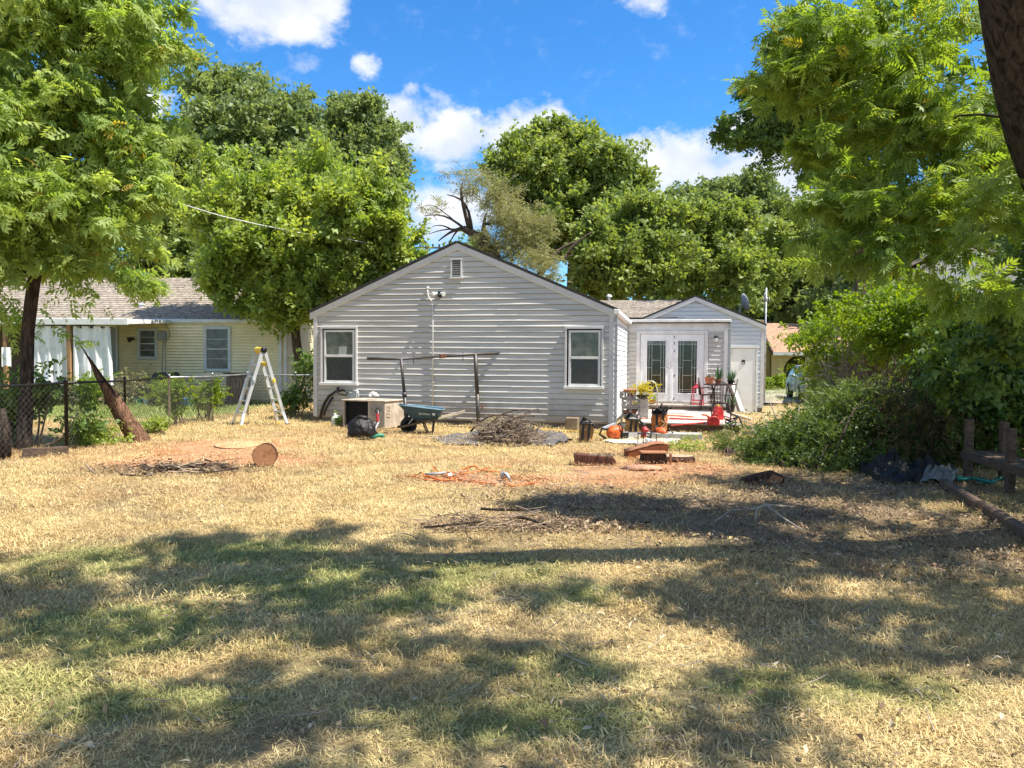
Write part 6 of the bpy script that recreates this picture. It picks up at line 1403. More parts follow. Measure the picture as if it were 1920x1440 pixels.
# bark and stick heaps
BK = thing('bark_heap', 'scatter of dark bark strips on the red sawdust near the log round', 'brush pile', G(338, 884))
def hp(g): return ((g.gauss(0, .42), g.gauss(0, .28), .03+.10*g.random()*g.random()), (g.gauss(0, 1), g.gauss(0, .8), g.gauss(0, .12)), 1)
twigs('bark_strips', 60, hp, M['bark_mid'], BK, 9, (.10, .42), (.006, .018)); twigs('pale_strips', 30, hp, M['twig'], BK, 10, (.15, .5), (.008, .02))
BH = thing('branch_heap', 'low heap of dead twigs on the shaded lawn edge', 'brush pile', G(925, 990))
def hb(g): return ((g.gauss(0, .36), g.gauss(0, .22), .02+.10*g.random()), (g.gauss(0, 1), g.gauss(0, .7), g.gauss(0, .2)), 1)
twigs('twigs', 70, hb, M['twig'], BH, 12, (.12, .45), (.003, .008))
b = MB(); b.tube(limb_pts((-.13, .30, .12), (.28, .28, .12), np.random.default_rng(2), .02), .014, 6); b.tube(limb_pts((-.65, -.15, .03), (-.1, .05, .05), np.random.default_rng(3), .02), .01, 6); b.tube(limb_pts((.22, .0, .1), (.52, -.12, .04), np.random.default_rng(5), .1), .014, 6); b.obj('thick_branch', M['bark'], BH, smooth=True)
TW = thing('forked_branch', 'bare forked branch lying in the shade on brown litter', 'branch', G(1425, 985))
b = MB(); b.tube([(-.05, .0, .0), (-.02, .02, .16), (.06, .03, .19), (.35, .1, .16)], [.016, .016, .014, .008], 6); b.tube([(-.02, .02, .16), (-.25, .1, .12), (-.42, .05, .02)], [.012, .01, .006], 6); b.tube([(.06, .03, .19), (.2, -.15, .08), (.3, -.25, .02)], [.01, .008, .005], 6); b.obj('limb', M['twig_grey'], TW, smooth=True)
def strew(g): a = g.random(); return ((g.uniform(-2.2, 2.2), g.uniform(-1.2, 1.2), .02+.03*g.random()), (g.gauss(0, 1), g.gauss(0, .9), g.gauss(0, .08)), 1)
SW = twigs('scattered_twigs', 130, strew, M['twig'], None, 21, (.08, .35), (.002, .005)); q = G(1420, 960); SW.location = (q.x, q.y, 0)
SW2 = twigs('scattered_twigs', 120, strew, M['twig_grey'], None, 22, (.08, .35), (.0025, .006)); q = G(1150, 900); SW2.location = (q.x, q.y, 0)
SW3 = twigs('scattered_twigs', 260, lambda g: ((g.uniform(-2.6, 2.6), g.uniform(-1.8, 2.2), .02), (g.gauss(0, 1), g.gauss(0, .9), g.gauss(0, .1)), 1), M['twig_grey'], None, 23, (.05, .22), (.0015, .004)); SW3.location = (.3, 4.6, 0)
# orange rope with grey throw handle
RP = thing('climbing_rope', 'orange rope tangled over the sunlit lawn around a grey handle', 'rope', G(880, 892))
g = random.Random(12); b = MB()
def RPT(px, py, z=.025): return G(px, py)-Vector(RP.location)+Vector((0, 0, z))
b.tube([RPT(735, 896), RPT(778, 897), RPT(800, 904), RPT(835, 903), RPT(868, 905), RPT(874, 898), RPT(860, 897), RPT(845, 900), RPT(815, 892, .05), RPT(812, 884, .07), RPT(822, 889), RPT(850, 889), RPT(872, 892), RPT(878, 886, .06), RPT(868, 886, .05), RPT(860, 893), RPT(895, 888), RPT(905, 882), RPT(925, 879), RPT(960, 878)], .010, 6)
b.tube([RPT(868, 883), RPT(890, 881, .06), RPT(900, 885), RPT(920, 887), RPT(940, 888)], .013, 6); b.tube([RPT(778, 896), RPT(790, 894, .06), RPT(802, 902)], .012, 6); b.tube([RPT(870, 905), RPT(900, 908), RPT(930, 911)], .011, 6); b.tube([RPT(945, 911), RPT(960, 915), RPT(985, 912), RPT(1005, 908)], .013, 6); b.tube([RPT(800, 900, .05), RPT(830, 905), RPT(860, 901), RPT(850, 897)], .016, 6)
b.obj('rope', M['rope_orange'], RP, smooth=True); b = MB(); b.tube([RPT(796, 896, .05), RPT(818, 897, .06), RPT(836, 896, .07)], [.012, .02, .018], 8); b.obj('handle', M['grey_paint'], RP, smooth=True)
b = MB(); b.beam(RPT(838, 897, .03), RPT(848, 896, .05), .05, .045); b.obj('pulley', M['alu'], RP, bevel=.02)
b = MB(); q = G(940, 905); b.tube([(0, 0, .02), (.02, .02, .13), (.07, .02, .10), (.12, -.05, .02)], [.02, .035, .03, .01], 7); tag(b.obj('tool_head', M['grey_paint'], smooth=True), 'small grey tool head beside the orange rope end', 'tool', None, q)
YR = MB(); a, c = G(1002, 806), G(1150, 814); YR.tube([a.lerp(c, s/14)-a+Vector((0, .12*nz(s*.5, 2), .02)) for s in range(15)], .014, 6); tag(YR.obj('yellow_rope', M['rope_yellow'], smooth=True), 'yellow rope stretched along the straw by the tan bag', 'rope', None, a)
# edge of dry bricks/clods along the wall foot
b = MB(); 
for k in range(22): b.rock((.075*k, .02*math.sin(k*1.7), .03), .05, (1, .8, .8), .3, 2, 1, k)
q = G(842, 802); tag(b.obj('soil_ridge', mat('dry_soil', (.34, .24, .13), .95, .3, 9, .5), kind='stuff'), 'crumbly ridge of dry soil at the wall foot', 'soil', None, q, HROT)

# ---------------------------------------------------------------- right edge: timbers, bench frame, hose, plastic
ta, tb_, tc_, td_ = G(1768, 912), G(1840, 958), G(1850, 962), G(1990, 1052)
for k, (a, c, lab) in enumerate(((ta, tb_, 'far landscape timber edging the bed, near the black plastic'), (tc_, td_, 'near weathered landscape timber edging the bed by the frame edge'))):
    b = MB(); d = c-a; pts = []
    b.beam((0, 0, .045), d+Vector((0, 0, .045)), .10, .11); tag(b.obj('landscape_timber', M['wood_dark'], bevel=.02), lab, 'timber', 'timbers edging the bed', a)
bed = [ta+Vector((.07, 0, 0)), td_+Vector((.1, 0, 0)), Vector((9, 5.0, 0)), Vector((11, 12, 0)), G(1760, 880)]
bp = G(1815, 896); bq = G(1893, 925); br = Vector((bq.x+.1, bq.y-1.4, 0)); BN = thing('bench_frame', 'old brown wooden bench frame with tall posts under the trees', 'bench', bp)
dirb = (bq-bp).normalized(); side = Vector((dirb.y, -dirb.x, 0))*-1
zt = .78; zs = W(1815, 848, bp.y).z
for k, (p, h) in enumerate(((bp, .80), (bp+side*.38+dirb*.12, .78), (bq, .78), (bq+side*.38+dirb*.1, .76), (bq+dirb*1.2, .76))):
    q = p-bp; b = MB(); b.bx(q.x-.045, q.x+.045, q.y-.045, q.y+.045, -.05, h); b.obj('post', M['wood_dark'], BN, bevel=.008)
for k in range(3): o = side*(.02+.14*k); b = MB(); b.beam(o-dirb*.12+Vector((0, 0, zs)), o+(bq-bp)+dirb*1.3+Vector((0, 0, zs)), .13, .035); b.obj('seat_slat', M['wood_dark'], BN, bevel=.005)
b = MB(); b.beam(-side*.05-dirb*.1+Vector((0, 0, zs-.05)), -side*.05+(bq-bp)+dirb*1.3+Vector((0, 0, zs-.05)), .03, .08); b.obj('apron_board', M['wood_dark'], BN)
a = G(1768, 902); HS = MB(); HS.tube([G(1766+16*k, 902+.9*k+3*math.sin(k*1.5))-a+Vector((0, 0, .03+.04*max(0, math.sin(k*1.1)))) for k in range(9)], .022, 7); HS.tube([G(1795+13*k, 905+2.2*math.cos(k*1.2)+1.2*k)-a+Vector((0, 0, .06)) for k in range(6)], .02, 7); tag(HS.obj('garden_hose', M['hose_green'], smooth=True), 'green garden hose lying in the shaded bed', 'hose', None, a)
PB = thing('black_plastic_sheet', 'crumpled shiny black plastic sheeting at the foot of the thicket', 'plastic sheet', G(1735, 906))
o = Vector(PB.location)
def pf(i, j):
    x = -.55+1.1*i; y = -.05+.75*j; z = .02+.26*j*(1-.6*abs(i-.55))*(.3+1.3*abs(nz(i*3.6, j*2.8, 3)))+.20*abs(nz(i*8, j*6, 6))*(.3+j)+.05*abs(nz(i*17, j*13, 2)); return (x, y+.1*nz(i*4, j*4, 9), z if 0 < i < 1 and j > 0 else .01)
b = MB(); b.sheet(pf, 46, 26); b.obj('sheet', M['bagblack'], PB)
b = MB(); b.sheet(lambda i, j: (-.15+.42*i+.22*j, -.14+.26*j+.05*nz(i*4, j*2, 4), .02+.13*j+.12*abs(nz(i*5, j*3, 14))+.04*math.sin(i*3.1)), 24, 10); b.obj('highlight_flap', mat('highlight_grey', (.17, .165, .16), .35, .3, 6, .2, 20), PB)  # grey flap added to stand for sun highlights on the black sheet

# ---------------------------------------------------------------- neighbour's yard
gp = W(312, 762, 24.6); gp.z = 0; GR = thing('barbecue_grill', 'black covered barbecue grill behind the vine hung fence', 'grill', gp, HROT)
b = MB(); b.prism([(-.34, .86), (.40, .86), (.36, .98), (.22, 1.10), (-.22, 1.08), (-.34, .98)], 1, -.28, .28); b.obj('lid', M['black'], GR, bevel=.03); b = MB(); b.bx(-.32, .36, -.26, .26, .12, .85); b.obj('cabinet', M['black'], GR, bevel=.02); b = MB(); b.bx(-.62, -.34, -.24, .24, .80, .84); b.bx(.42, .68, -.24, .24, .80, .84); b.obj('side_shelf', M['black'], GR)
for s in (-.28, .32): b = MB(); b.lathe([(.09, -.03), (.09, .03)], 12, (s, -.2, .09), (0, 1, 0)); b.obj('wheel', M['rubber'], GR)
def tub(name, label, px, py, d, r, h, m, cat):
    p = W(px, py, d); p.z = 0; b = MB(); b.lathe([(r*.8, 0), (r, h), (r*1.08, h), (r*1.08, h+.02), (r*.95, h+.02), (r*.76, .02), (0, .02)], 16); tag(b.obj(name, m), label, cat, None, p)
tub('blue_tub', 'blue plastic tub on the grass beside the grill', 351, 756, 24.4, .22, .24, M['blueplastic'], 'tub'); tub('white_bucket', 'white bucket by the yellow house behind the fence', 273, 758, 24.8, .13, .26, M['white_plastic'], 'bucket'); tub('green_pot', 'green plant pot beside the white bucket', 261, 759, 24.7, .14, .18, M['greenplastic'], 'pot')
wp = W(443, 760, 25.4); wp.z = 0; FW = thing('stick_rack', 'dark rack of upright brown sticks against the yellow wall', 'rack', wp, HROT)
b = MB(); b.bx(-.40, .40, .10, .16, 0, 1.02); b.bx(-.42, .42, -.1, .16, 1.02, 1.06); b.obj('back_board', M['wood_dark'], FW); g = random.Random(5)
for k in range(13): x = -.36+.06*k; b = MB(); b.tube([(x, -.02, 0), (x+g.uniform(-.04, .04), -.03, .5), (x+g.uniform(-.05, .05), 0, g.uniform(.85, 1.0))], .018, 6); b.obj('stick', M['post_wood'] if k % 2 else M['wood_dark'], FW, smooth=True)
cq = W(398, 758, 24.0); cq.z = 0; PC = thing('metal_chair', 'black curved metal lawn chair behind the fence', 'chair', cq, R(20))
b = MB(); b.sheet(lambda i, j: (-.22+.44*i, -.2+.42*j, .42-.03*math.sin(j*3.1)), 6, 6); b.obj('seat', M['black_metal'], PC); b = MB(); b.sheet(lambda i, j: ((-.22+.44*i)*(1-.15*j), .22+.15*j+.05*math.sin(i*3.1), .42+.45*j-.06*abs(i-.5)*2*j), 8, 6); b.obj('backrest', M['black_metal'], PC)
for s in (-1, 1): b = MB(); b.tube([(s*.22, .2, .42), (s*.24, -.05, .62), (s*.24, -.25, .58), (s*.23, -.28, .03), (s*.22, .30, .03)], .016, 6); b.obj('leg', M['galv'], PC, smooth=True)
sq_ = W(80, 735, 23.6); sq_.z = NL(100, 738, PV)[1]; LC = thing('lawn_chair', 'blue and white webbed folding chair on the porch deck', 'chair', NM @ Vector((NL(78, 700, PV+.02)[0], PV+.0, sq_.z)), HROT+R(15))
b = MB()
for s in (-1, 1): b.tube([(s*.25, .12, .40), (s*.25, .30, .90)], .014, 6); b.tube([(s*.25, .28, 0), (s*.25, -.18, .42)], .014, 6); b.tube([(s*.25, -.2, 0), (s*.25, .14, .42)], .014, 6)
b.tube([(-.25, .30, .90), (.25, .30, .90)], .014, 6); b.obj('frame', M['white_trim'], LC)
for k in range(5): b = MB(); x = -.20+.1*k; b.beam((x, .12, .42), (x, .285, .88), .075, .006, up=(0, 1, -.3)); b.obj('backrest_strap', M['bluefab'] if k % 2 == 0 else M['white_fabric'], LC)
for k in range(4): b = MB(); b.beam((-.24, -.15+.09*k, .41), (.24, -.15+.09*k, .41), .075, .006); b.obj('seat_strap', M['bluefab'] if k % 2 else M['white_fabric'], LC)
# overhead cable
ca, cb_, cc_ = W(352, 386, 21), W(480, 420, 22.6), W(640, 446, 24.5); e0 = W(300, 370, 20.3)
b = MB(); b.tube([e0-ca, Vector((0, 0, 0)), W(415, 405, 21.8)-ca, cb_-ca, W(560, 436, 23.5)-ca, cc_-ca, W(700, 458, 25.5)-ca], .014, 5); tag(b.obj('overhead_cable', M['white_trim'], smooth=True), 'pale overhead service cable crossing in front of the trees', 'cable', None, ca)
q0_, q1_ = W(788, 466, 60), W(815, 464, 60); UP = thing('utility_pole', 'distant utility pole with wires above the gable slope', 'utility pole', Vector((W(799, 600, 60).x, 60, 0)))
zz = W(799, 462, 60).z; b = MB(); b.lathe([(.14, 0), (.11, zz+.3)], 10); b.obj('pole', M['wood_dark'], UP); b = MB(); b.beam((-1.2, 0, zz-.1), (1.2, 0, zz-.1), .1, .12); b.obj('crossarm', M['wood_dark'], UP)
for s in (-1, -.5, .5, 1): b = MB(); b.lathe([(.06, zz-.04), (.08, zz+.1), (.04, zz+.2)], 8, (s, 0, 0)); b.obj('insulator', M['black'], UP)
# ---------------------------------------------------------------- trees and shrubs
def bs(*a): return [blob(*x) for x in a]
def up(base, top, r0, r1, n=3, wob=.1):
    a, c = Vector(base), Vector(top); return [(*(a.lerp(c, k/n)+Vector((wob*math.sin(k*2.1+a.x), wob*math.cos(k*1.7+a.y), 0))*(1 if 0 < k < n else 0)), r0+(r1-r0)*k/n) for k in range(n+1)]
b0 = G(42, 842); b0.z = -.05
tree('pecan_tree', 'tall leafy tree with drooping sprays over the fence and porch', b0, [(b0.x, b0.y, -.05, .125), (b0.x+.05, b0.y, .9, .115), (W(55, 620, b0.y).x, b0.y, W(55, 620, b0.y).z, .10), (W(75, 420, b0.y).x, b0.y, W(75, 420, b0.y).z, .10), (W(115, 210, b0.y).x, b0.y, W(115, 210, b0.y).z, .07), (W(140, -60, b0.y).x, b0.y, W(140, -60, b0.y).z, .03)],
     bs((110, 40, 13.2, 215, 130), (215, 60, 13.0, 110, 80, .8), (90, 230, 13, 190, 120), (225, 250, 13.2, 95, 100), (70, 380, 12.6, 180, 95), (235, 400, 13.3, 100, 75), (110, 490, 12.8, 150, 45, .6), (270, 510, 13.2, 80, 42, .7), (110, -150, 13, 230, 130), (-60, 300, 13, 120, 300), (310, 60, 13, 40, 50, .6)),
     430, 48, .225, 'tripin', M['leaf_pecan'], M['bark'], 101, .115, .22, 60, .045, shell=.12, plume=1.3, lift=-.15)
b1 = W(566, 760, 26); b1.z = 0
tree('elm_tree', 'bright green spreading tree growing between the yellow and grey houses', b1, [(b1.x, b1.y, 0, .19), (b1.x-.1, b1.y, 1.6, .16), (b1.x-.25, b1.y, 3.2, .14), (b1.x-.1, b1.y, 5.5, .09), (b1.x+.1, b1.y, 8.6, .03)],
     spires(bs((560, 355, 26, 60, 50), (480, 400, 26, 85, 70), (640, 390, 26, 90, 80), (560, 450, 25.6, 150, 80), (710, 440, 26.3, 70, 75), (690, 510, 26.5, 80, 55), (470, 510, 25.6, 70, 60), (430, 320, 26.4, 45, 30), (590, 540, 26, 110, 50), (420, 470, 26, 45, 60), (500, 560, 25.4, 80, 30), (745, 480, 26.4, 45, 60), (620, 565, 26.3, 60, 35), (530, 588, 25.4, 70, 22), (690, 545, 26.5, 60, 40), (400, 400, 26.5, 40, 60), (420, 540, 25.6, 40, 35)), np.random.default_rng(3), 5, .2, .5),
     520, 30, .40, 'tri', M['leaf_elm'], M['bark_mid'], 102, .10, -.25, 60, .045, flat=1.0, plume=2.2, lift=.8)
def far(label, px, d, blobs, n, seed, m='leaf_dark', size=.62, per=23, crad=.115, name='shade_tree', kind='tri', limbs=18, **k):
    blobs = spires(blobs, np.random.default_rng(seed+500)); b = W(px, 700, d); b.z = 0; k.setdefault('plume', 1.5); t = max(q[0][2]+q[1][2]*.3 for q in blobs)
    return tree(name, label, b, up(b, (b.x, b.y, t), .34, .08, 3, .2), blobs, int(n*1.05), per, size, kind, M[m], M['bark_mid'], seed, crad, -.2, limbs, .06, group='trees behind the houses', **k)
far('tall dark tree with three peaks, standing highest behind the yellow house', 470, 42, bs((400, 210, 42, 60, 70), (445, 190, 42, 40, 50), (520, 220, 42, 75, 60), (500, 300, 42, 120, 90), (380, 310, 41, 70, 80), (430, 420, 41, 90, 80), (560, 330, 42, 60, 100)), 420, 110)
far('rounded dark tree peeping over the bright spreading tree', 690, 44, bs((650, 240, 44, 45, 45), (690, 270, 44, 65, 60), (640, 330, 44, 60, 80), (715, 340, 44, 48, 75), (670, 420, 44, 85, 70)), 300, 111)
far('leafy tree just behind the yellow house roof, half behind the drooping sprays', 330, 36, bs((320, 360, 36, 70, 80), (340, 430, 36, 80, 60), (300, 490, 35, 70, 45), (380, 480, 35, 60, 50), (290, 300, 36, 50, 60), (350, 330, 36, 50, 60), (370, 560, 34, 60, 40)), 330, 112, 'leaf_maple', .5)
far('dark understorey tree in the gap beside the bright spreading tree', 470, 33, bs((420, 520, 33, 70, 50), (560, 520, 33, 140, 70), (640, 560, 33, 70, 60)), 200, 113, 'leaf_dark', .5)
far('large domed maple rising behind the grey gable', 1070, 46, bs((1000, 300, 46, 55, 45), (1030, 275, 46, 45, 35), (1100, 300, 46, 55, 40), (1060, 330, 46, 120, 60), (960, 345, 45, 45, 45), (1150, 370, 46, 60, 60), (1080, 420, 46, 120, 70), (980, 400, 46, 40, 50)), 520, 114, 'leaf_maple', .66, 24, .10)
b2 = W(945, 700, 33); b2.z = 0
Wd = lambda px, py: Vector(W(px, py, 33))
tree('broken_elm', 'half dead olive tree with bare curved limbs behind the gable peak', b2, [(b2.x, 33, 0, .34), (*Wd(945, 520), .30), (*Wd(925, 480), .26), (*Wd(900, 445), .20), (*Wd(868, 428), .14)],
     bs((950, 400, 33, 55, 50), (1000, 440, 33, 40, 40), (980, 480, 33, 60, 35), (930, 450, 33, 50, 40), (885, 340, 33, 45, 35, .45), (830, 385, 33, 40, 22, .35), (800, 410, 33, 28, 30, .3), (915, 370, 33, 45, 40, .7), (1020, 500, 32, 40, 30), (960, 530, 32.5, 60, 25, .5)),
     210, 26, .32, 'trifine', M['leaf_olive'], M['bark_mid'], 115, .16, .1, 60, .035, .3, None, 'tree', .0, .5,
     [(Wd(868, 428), Wd(822, 452), .09), (Wd(862, 430), Wd(835, 470), .06), (Wd(880, 430), Wd(868, 340), .10), (Wd(885, 435), Wd(838, 365), .08), (Wd(870, 428), Wd(795, 405), .06), (Wd(905, 450), Wd(912, 400), .12), (Wd(905, 420), Wd(950, 410), .07), (Wd(1010, 520), Wd(1085, 452), .16), (Wd(1060, 480), Wd(1110, 435), .09), (Wd(1050, 484), Wd(1075, 478), .07), (Wd(855, 430), Wd(800, 440), .04), (Wd(850, 432), Wd(810, 425), .04), (Wd(955, 520), Wd(962, 485), .14)])
far('broad green tree filling the space over the shingled back roof', 1200, 40, bs((1180, 440, 40, 75, 60), (1130, 500, 39, 60, 70), (1210, 510, 39, 100, 60), (1250, 440, 40, 60, 50)), 340, 116, 'leaf_maple', .58)
far('broad green tree behind the small gable with the dish', 1340, 41, bs((1300, 450, 41, 80, 60), (1370, 470, 41, 90, 60), (1330, 530, 40, 110, 50), (1440, 500, 41, 60, 70)), 360, 117, 'leaf_maple', .58)
far('distant grey green tree with plume like top left of the hanging branches', 1390, 56, bs((1350, 385, 56, 35, 30), (1400, 370, 56, 50, 30), (1425, 400, 56, 45, 40), (1290, 390, 56, 45, 25), (1390, 430, 56, 90, 35)), 260, 118, 'leaf_dark', .7)
far('low far hedge line glimpsed past the service mast', 1450, 62, bs((1430, 610, 62, 60, 50), (1520, 600, 62, 70, 60)), 120, 121, 'leaf_dark', .8)
far('tall dark tree crowding behind the brown roof', 1520, 58, bs((1500, 470, 58, 90, 60), (1600, 440, 58, 90, 80), (1480, 560, 56, 60, 45), (1560, 540, 56, 90, 60), (1450, 570, 56, 50, 50)), 260, 119, 'leaf_dark', .9)
far('small leaved dark tree with a long bare bough reaching into the sky', 1600, 27, bs((1375, 262, 27, 42, 26), (1420, 275, 27, 40, 25, .8), (1440, 190, 27, 50, 35), (1490, 110, 27, 45, 60), (1500, 230, 27, 60, 50), (1560, 200, 27, 70, 110), (1530, 310, 27, 50, 40), (1620, 300, 27, 80, 90)), 330, 120, 'leaf_shade', .36, 22, .13, limbs=40)
for k, (px, d, top, lab) in enumerate(((60, 50, 330, 'far tree behind the porch roof and drooping sprays'), (1700, 50, 380, 'far tree behind the white house'), (820, 64, 470, 'far low tree seen under the bare curved limbs'), (1880, 46, 350, 'far tree behind the thicket'))):
    far(lab, px, d, bs((px, top+120, d, 130, 120), (px-70, top+190, d, 90, 70), (px+80, top+180, d, 90, 80)), 200, 130+k, 'leaf_dark', .9)
# the big near tree whose trunk stands at the frame's edge; its boughs hang over the lawn
nb = Vector((5.7, 7.0, -.05)); B2 = [(5.7, 7.0, -.05, .36), (4.95, 6.4, 1.6, .29), (4.08, 5.75, 3.0, .26), (3.42, 5.3, 4.2, .25), (2.75, 4.75, 6.2, .2), (2.2, 4.3, 9.0, .12)]
tree('hackberry_tree', 'big dark trunked tree leaning in with leafy boughs hanging over the lawn', nb, B2,
     bs((1560, 90, 7.4, 110, 120), (1500, 150, 7.2, 80, 70), (1440, 130, 7.3, 60, 40, .55), (1640, 180, 7.2, 130, 130), (1580, 260, 7.0, 100, 80), (1700, 60, 7.4, 150, 120), (1760, 250, 7.0, 110, 130), (1680, 350, 6.8, 120, 70), (1590, 400, 6.8, 95, 55), (1520, 440, 6.8, 75, 45, .8), (1620, 470, 6.6, 85, 40, .5), (1780, 400, 6.4, 120, 80, .7), (1700, 450, 6.5, 90, 50, .5), (1850, 460, 6.2, 100, 60, .6), (1880, 300, 7.2, 100, 130), (1480, 60, 7.5, 45, 60, .6), (1830, 540, 6.3, 90, 40, .5)),
     225, 25, .16, 'pinnate', M['leaf_near'], M['bark'], 140, .115, .22, 70, .022, shell=.35, plume=1.8, lift=-.05)
ob = Vector((7.6, 3.6, -.05))
tree('shade_canopy_tree', 'tree beside the lawn whose crown shades the foreground', ob, up(ob, (6.2, 3.2, 9), .3, .1), [blobw(4.6, 2.6, 8.4, 2.0, 1.6, 1.3), blobw(2.4, 3.2, 9.0, 1.7, 1.3, 1.1), blobw(6.6, 3.6, 8.0, 1.8, 1.6, 1.3), blobw(6.6, 5.4, 7.6, 1.5, 1.4, 1.0), blobw(.9, 2.2, 9.3, 1.5, 1.0, .9), blobw(2.6, 4.6, 8.4, 1.3, 1.0, .8), blobw(.2, 3.9, 9.2, 1.2, 1.0, .7, .8), blobw(4.2, 1.2, 8.8, 1.8, 1.2, 1.0, 1.4), blobw(8.2, 2.4, 7.8, 1.8, 1.8, 1.3), blobw(8.6, 6.0, 6.6, 1.6, 1.4, 1.2)], 190, 12, .36, 'tri', M['leaf_near'], M['bark'], 141, .08, .3, 30, .05)
ob = Vector((9.3, 10.2, -.05))
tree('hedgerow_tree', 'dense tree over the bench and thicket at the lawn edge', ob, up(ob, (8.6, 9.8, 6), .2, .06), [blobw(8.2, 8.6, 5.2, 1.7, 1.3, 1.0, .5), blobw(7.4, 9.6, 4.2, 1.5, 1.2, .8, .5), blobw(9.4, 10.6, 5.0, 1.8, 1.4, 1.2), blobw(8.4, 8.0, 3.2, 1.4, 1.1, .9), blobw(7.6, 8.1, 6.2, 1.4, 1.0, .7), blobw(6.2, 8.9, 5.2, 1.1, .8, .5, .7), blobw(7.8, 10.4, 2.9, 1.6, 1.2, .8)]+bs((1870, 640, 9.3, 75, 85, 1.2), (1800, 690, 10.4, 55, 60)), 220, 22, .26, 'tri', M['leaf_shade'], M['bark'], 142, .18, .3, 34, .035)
# shrubs
def shrub(name, label, base, blobs, n, per, size, kind, m, seed, cat='shrub', stems=14, bark='twig', crad=.2, shell=.3, droop=.1, flat=.5, group=None):
    g = np.random.default_rng(seed); base = Vector(base); T = thing(name, label, cat, base, group=group); cc, dd, rr = clumps_of(blobs, n, g, shell); cc[:, 2] = np.maximum(cc[:, 2], .06)
    mb = MB()
    for e in g.choice(n, min(stems, n), replace=False):
        tgt = Vector(cc[e]); r0 = Vector((tgt.x*.35+base.x*.65+g.normal(0, .1), tgt.y*.35+base.y*.65+g.normal(0, .1), .0)); mb.tube([p-base for p in limb_pts(r0, tgt, g, .08)], [.02*(1-.13*i) for i in range(6)], 5, caps=False)
    if mb.v: mb.obj('stems', M[bark], T, smooth=True)
    ci = np.repeat(np.arange(n), per); P = cc[ci]+g.normal(0, 1, (n*per, 3))*np.array([1, 1, .8])*(crad*rr.max(axis=1)*g.uniform(.6, 1.3, n))[ci][:, None]; P[:, 2] = np.maximum(P[:, 2], .03)
    tint = np.clip(g.random(n)[ci]*.6+g.random(n*per)*.45, 0, .92)
    c = sprays_to_mesh('foliage', P, dd[ci]*.8+g.normal(0, .5, (n*per, 3)), size, kind, M[m], T, g, droop, tint, flat=flat); c['kind'] = 'stuff'
    return T
q = W(1620, 760, 16.5); q.z = 0
shrub('sunlit_shrub', 'sunny yellow green bushes rising over the dead brush by the brown roof', q, bs((1590, 640, 16, 85, 60), (1680, 620, 14.5, 90, 70), (1740, 590, 13.8, 70, 50), (1620, 570, 15, 60, 35, .7), (1560, 700, 17, 60, 45), (1740, 640, 15.5, 80, 70), (1530, 600, 17.5, 35, 30, .5), (1640, 700, 16.5, 90, 50), (1500, 630, 17.5, 18, 12, .2), (1700, 540, 16, 60, 40, .6), (1800, 610, 15, 80, 60), (1770, 540, 15.5, 70, 45, .7)), 300, 24, .20, 'broad', 'leaf_bush', 150)
q = W(1800, 860, 12); q.z = 0
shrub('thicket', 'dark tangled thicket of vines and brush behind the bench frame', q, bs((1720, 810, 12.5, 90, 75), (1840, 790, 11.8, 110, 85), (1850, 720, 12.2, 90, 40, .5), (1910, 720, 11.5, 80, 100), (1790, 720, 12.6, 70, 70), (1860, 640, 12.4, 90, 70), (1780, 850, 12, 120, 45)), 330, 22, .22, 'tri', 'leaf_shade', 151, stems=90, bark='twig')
DB = thing('vine_tangle', 'brown tangle of dead vines and leaves hanging in the thicket', 'vines', q)
def vt_(g): c = W(g.uniform(1640, 1920), g.uniform(700, 890), g.uniform(11.2, 12.6))-q; c.z = max(.05, c.z); return (c, (g.gauss(0, .5), g.gauss(0, .4), g.gauss(0, 1)), 1)
twigs('dead_vines', 520, vt_, M['bark_mid'], DB, 31, (.3, 1.1), (.003, .010))
g = np.random.default_rng(152); n = 2300; P = np.array([W(g.uniform(1650, 1930), 740+150*g.random()**.8, g.uniform(11.0, 12.8)) for _ in range(n)]); P[:, 2] = np.maximum(P[:, 2], .05)
c = sprays_to_mesh('dead_leaves', P, g.normal(0, 1, (n, 3)), .15, 'fine', M['leaf_brown'], DB, g, .4); c['kind'] = 'stuff'
q = W(1590, 790, 15.5); q.z = 0; DBR = thing('dead_bush', 'pale dead brushy shrub in front of the board fence', 'shrub', q)
def db(g): a = g.gauss(0, 1); c = W(g.gauss(1622, 36), g.gauss(715, 36), g.uniform(15, 16.2))-q; c.z = max(.05, c.z); return (c, (g.gauss(0, .7), g.gauss(0, .5), g.gauss(.3, .8)), 1)
twigs('dead_twigs', 1100, db, M['twig_grey'], DBR, 33, (.25, .9), (.003, .008))
q = G(1520, 885)
shrub('cut_branch_pile', 'big heap of freshly cut leafy branches wilting on the lawn', q, bs((1480, 860, 12.0, 80, 45), (1560, 840, 12.4, 90, 65), (1640, 810, 12.6, 80, 80), (1470, 800, 13.5, 55, 35, .8), (1580, 770, 13.5, 80, 45, .8), (1640, 880, 11.2, 70, 35), (1540, 890, 11.2, 70, 28), (1440, 880, 11.6, 45, 25, .7), (1700, 830, 12, 50, 70, .8), (1610, 790, 12, 85, 70), (1530, 835, 11.7, 75, 50), (1460, 850, 11.8, 55, 35)), 340, 26, .28, 'trifine', 'leaf_cut', 153, 'branch pile', 60, 'bark_mid', .22, .25, .25)
q = G(1376, 858)
shrub('cut_branch', 'small leafy cut branch lying apart from the big heap', q, bs((1376, 842, 13.2, 28, 17)), 16, 20, .26, 'fine', 'leaf_cut', 154, 'branch', 10, 'bark_mid', .25, .1)
BT = thing('bare_limb', 'thin bare branches sticking out of the cut heap towards the deck', 'branch', G(1430, 880))
b = MB(); o = Vector(BT.location); gg2 = np.random.default_rng(7)
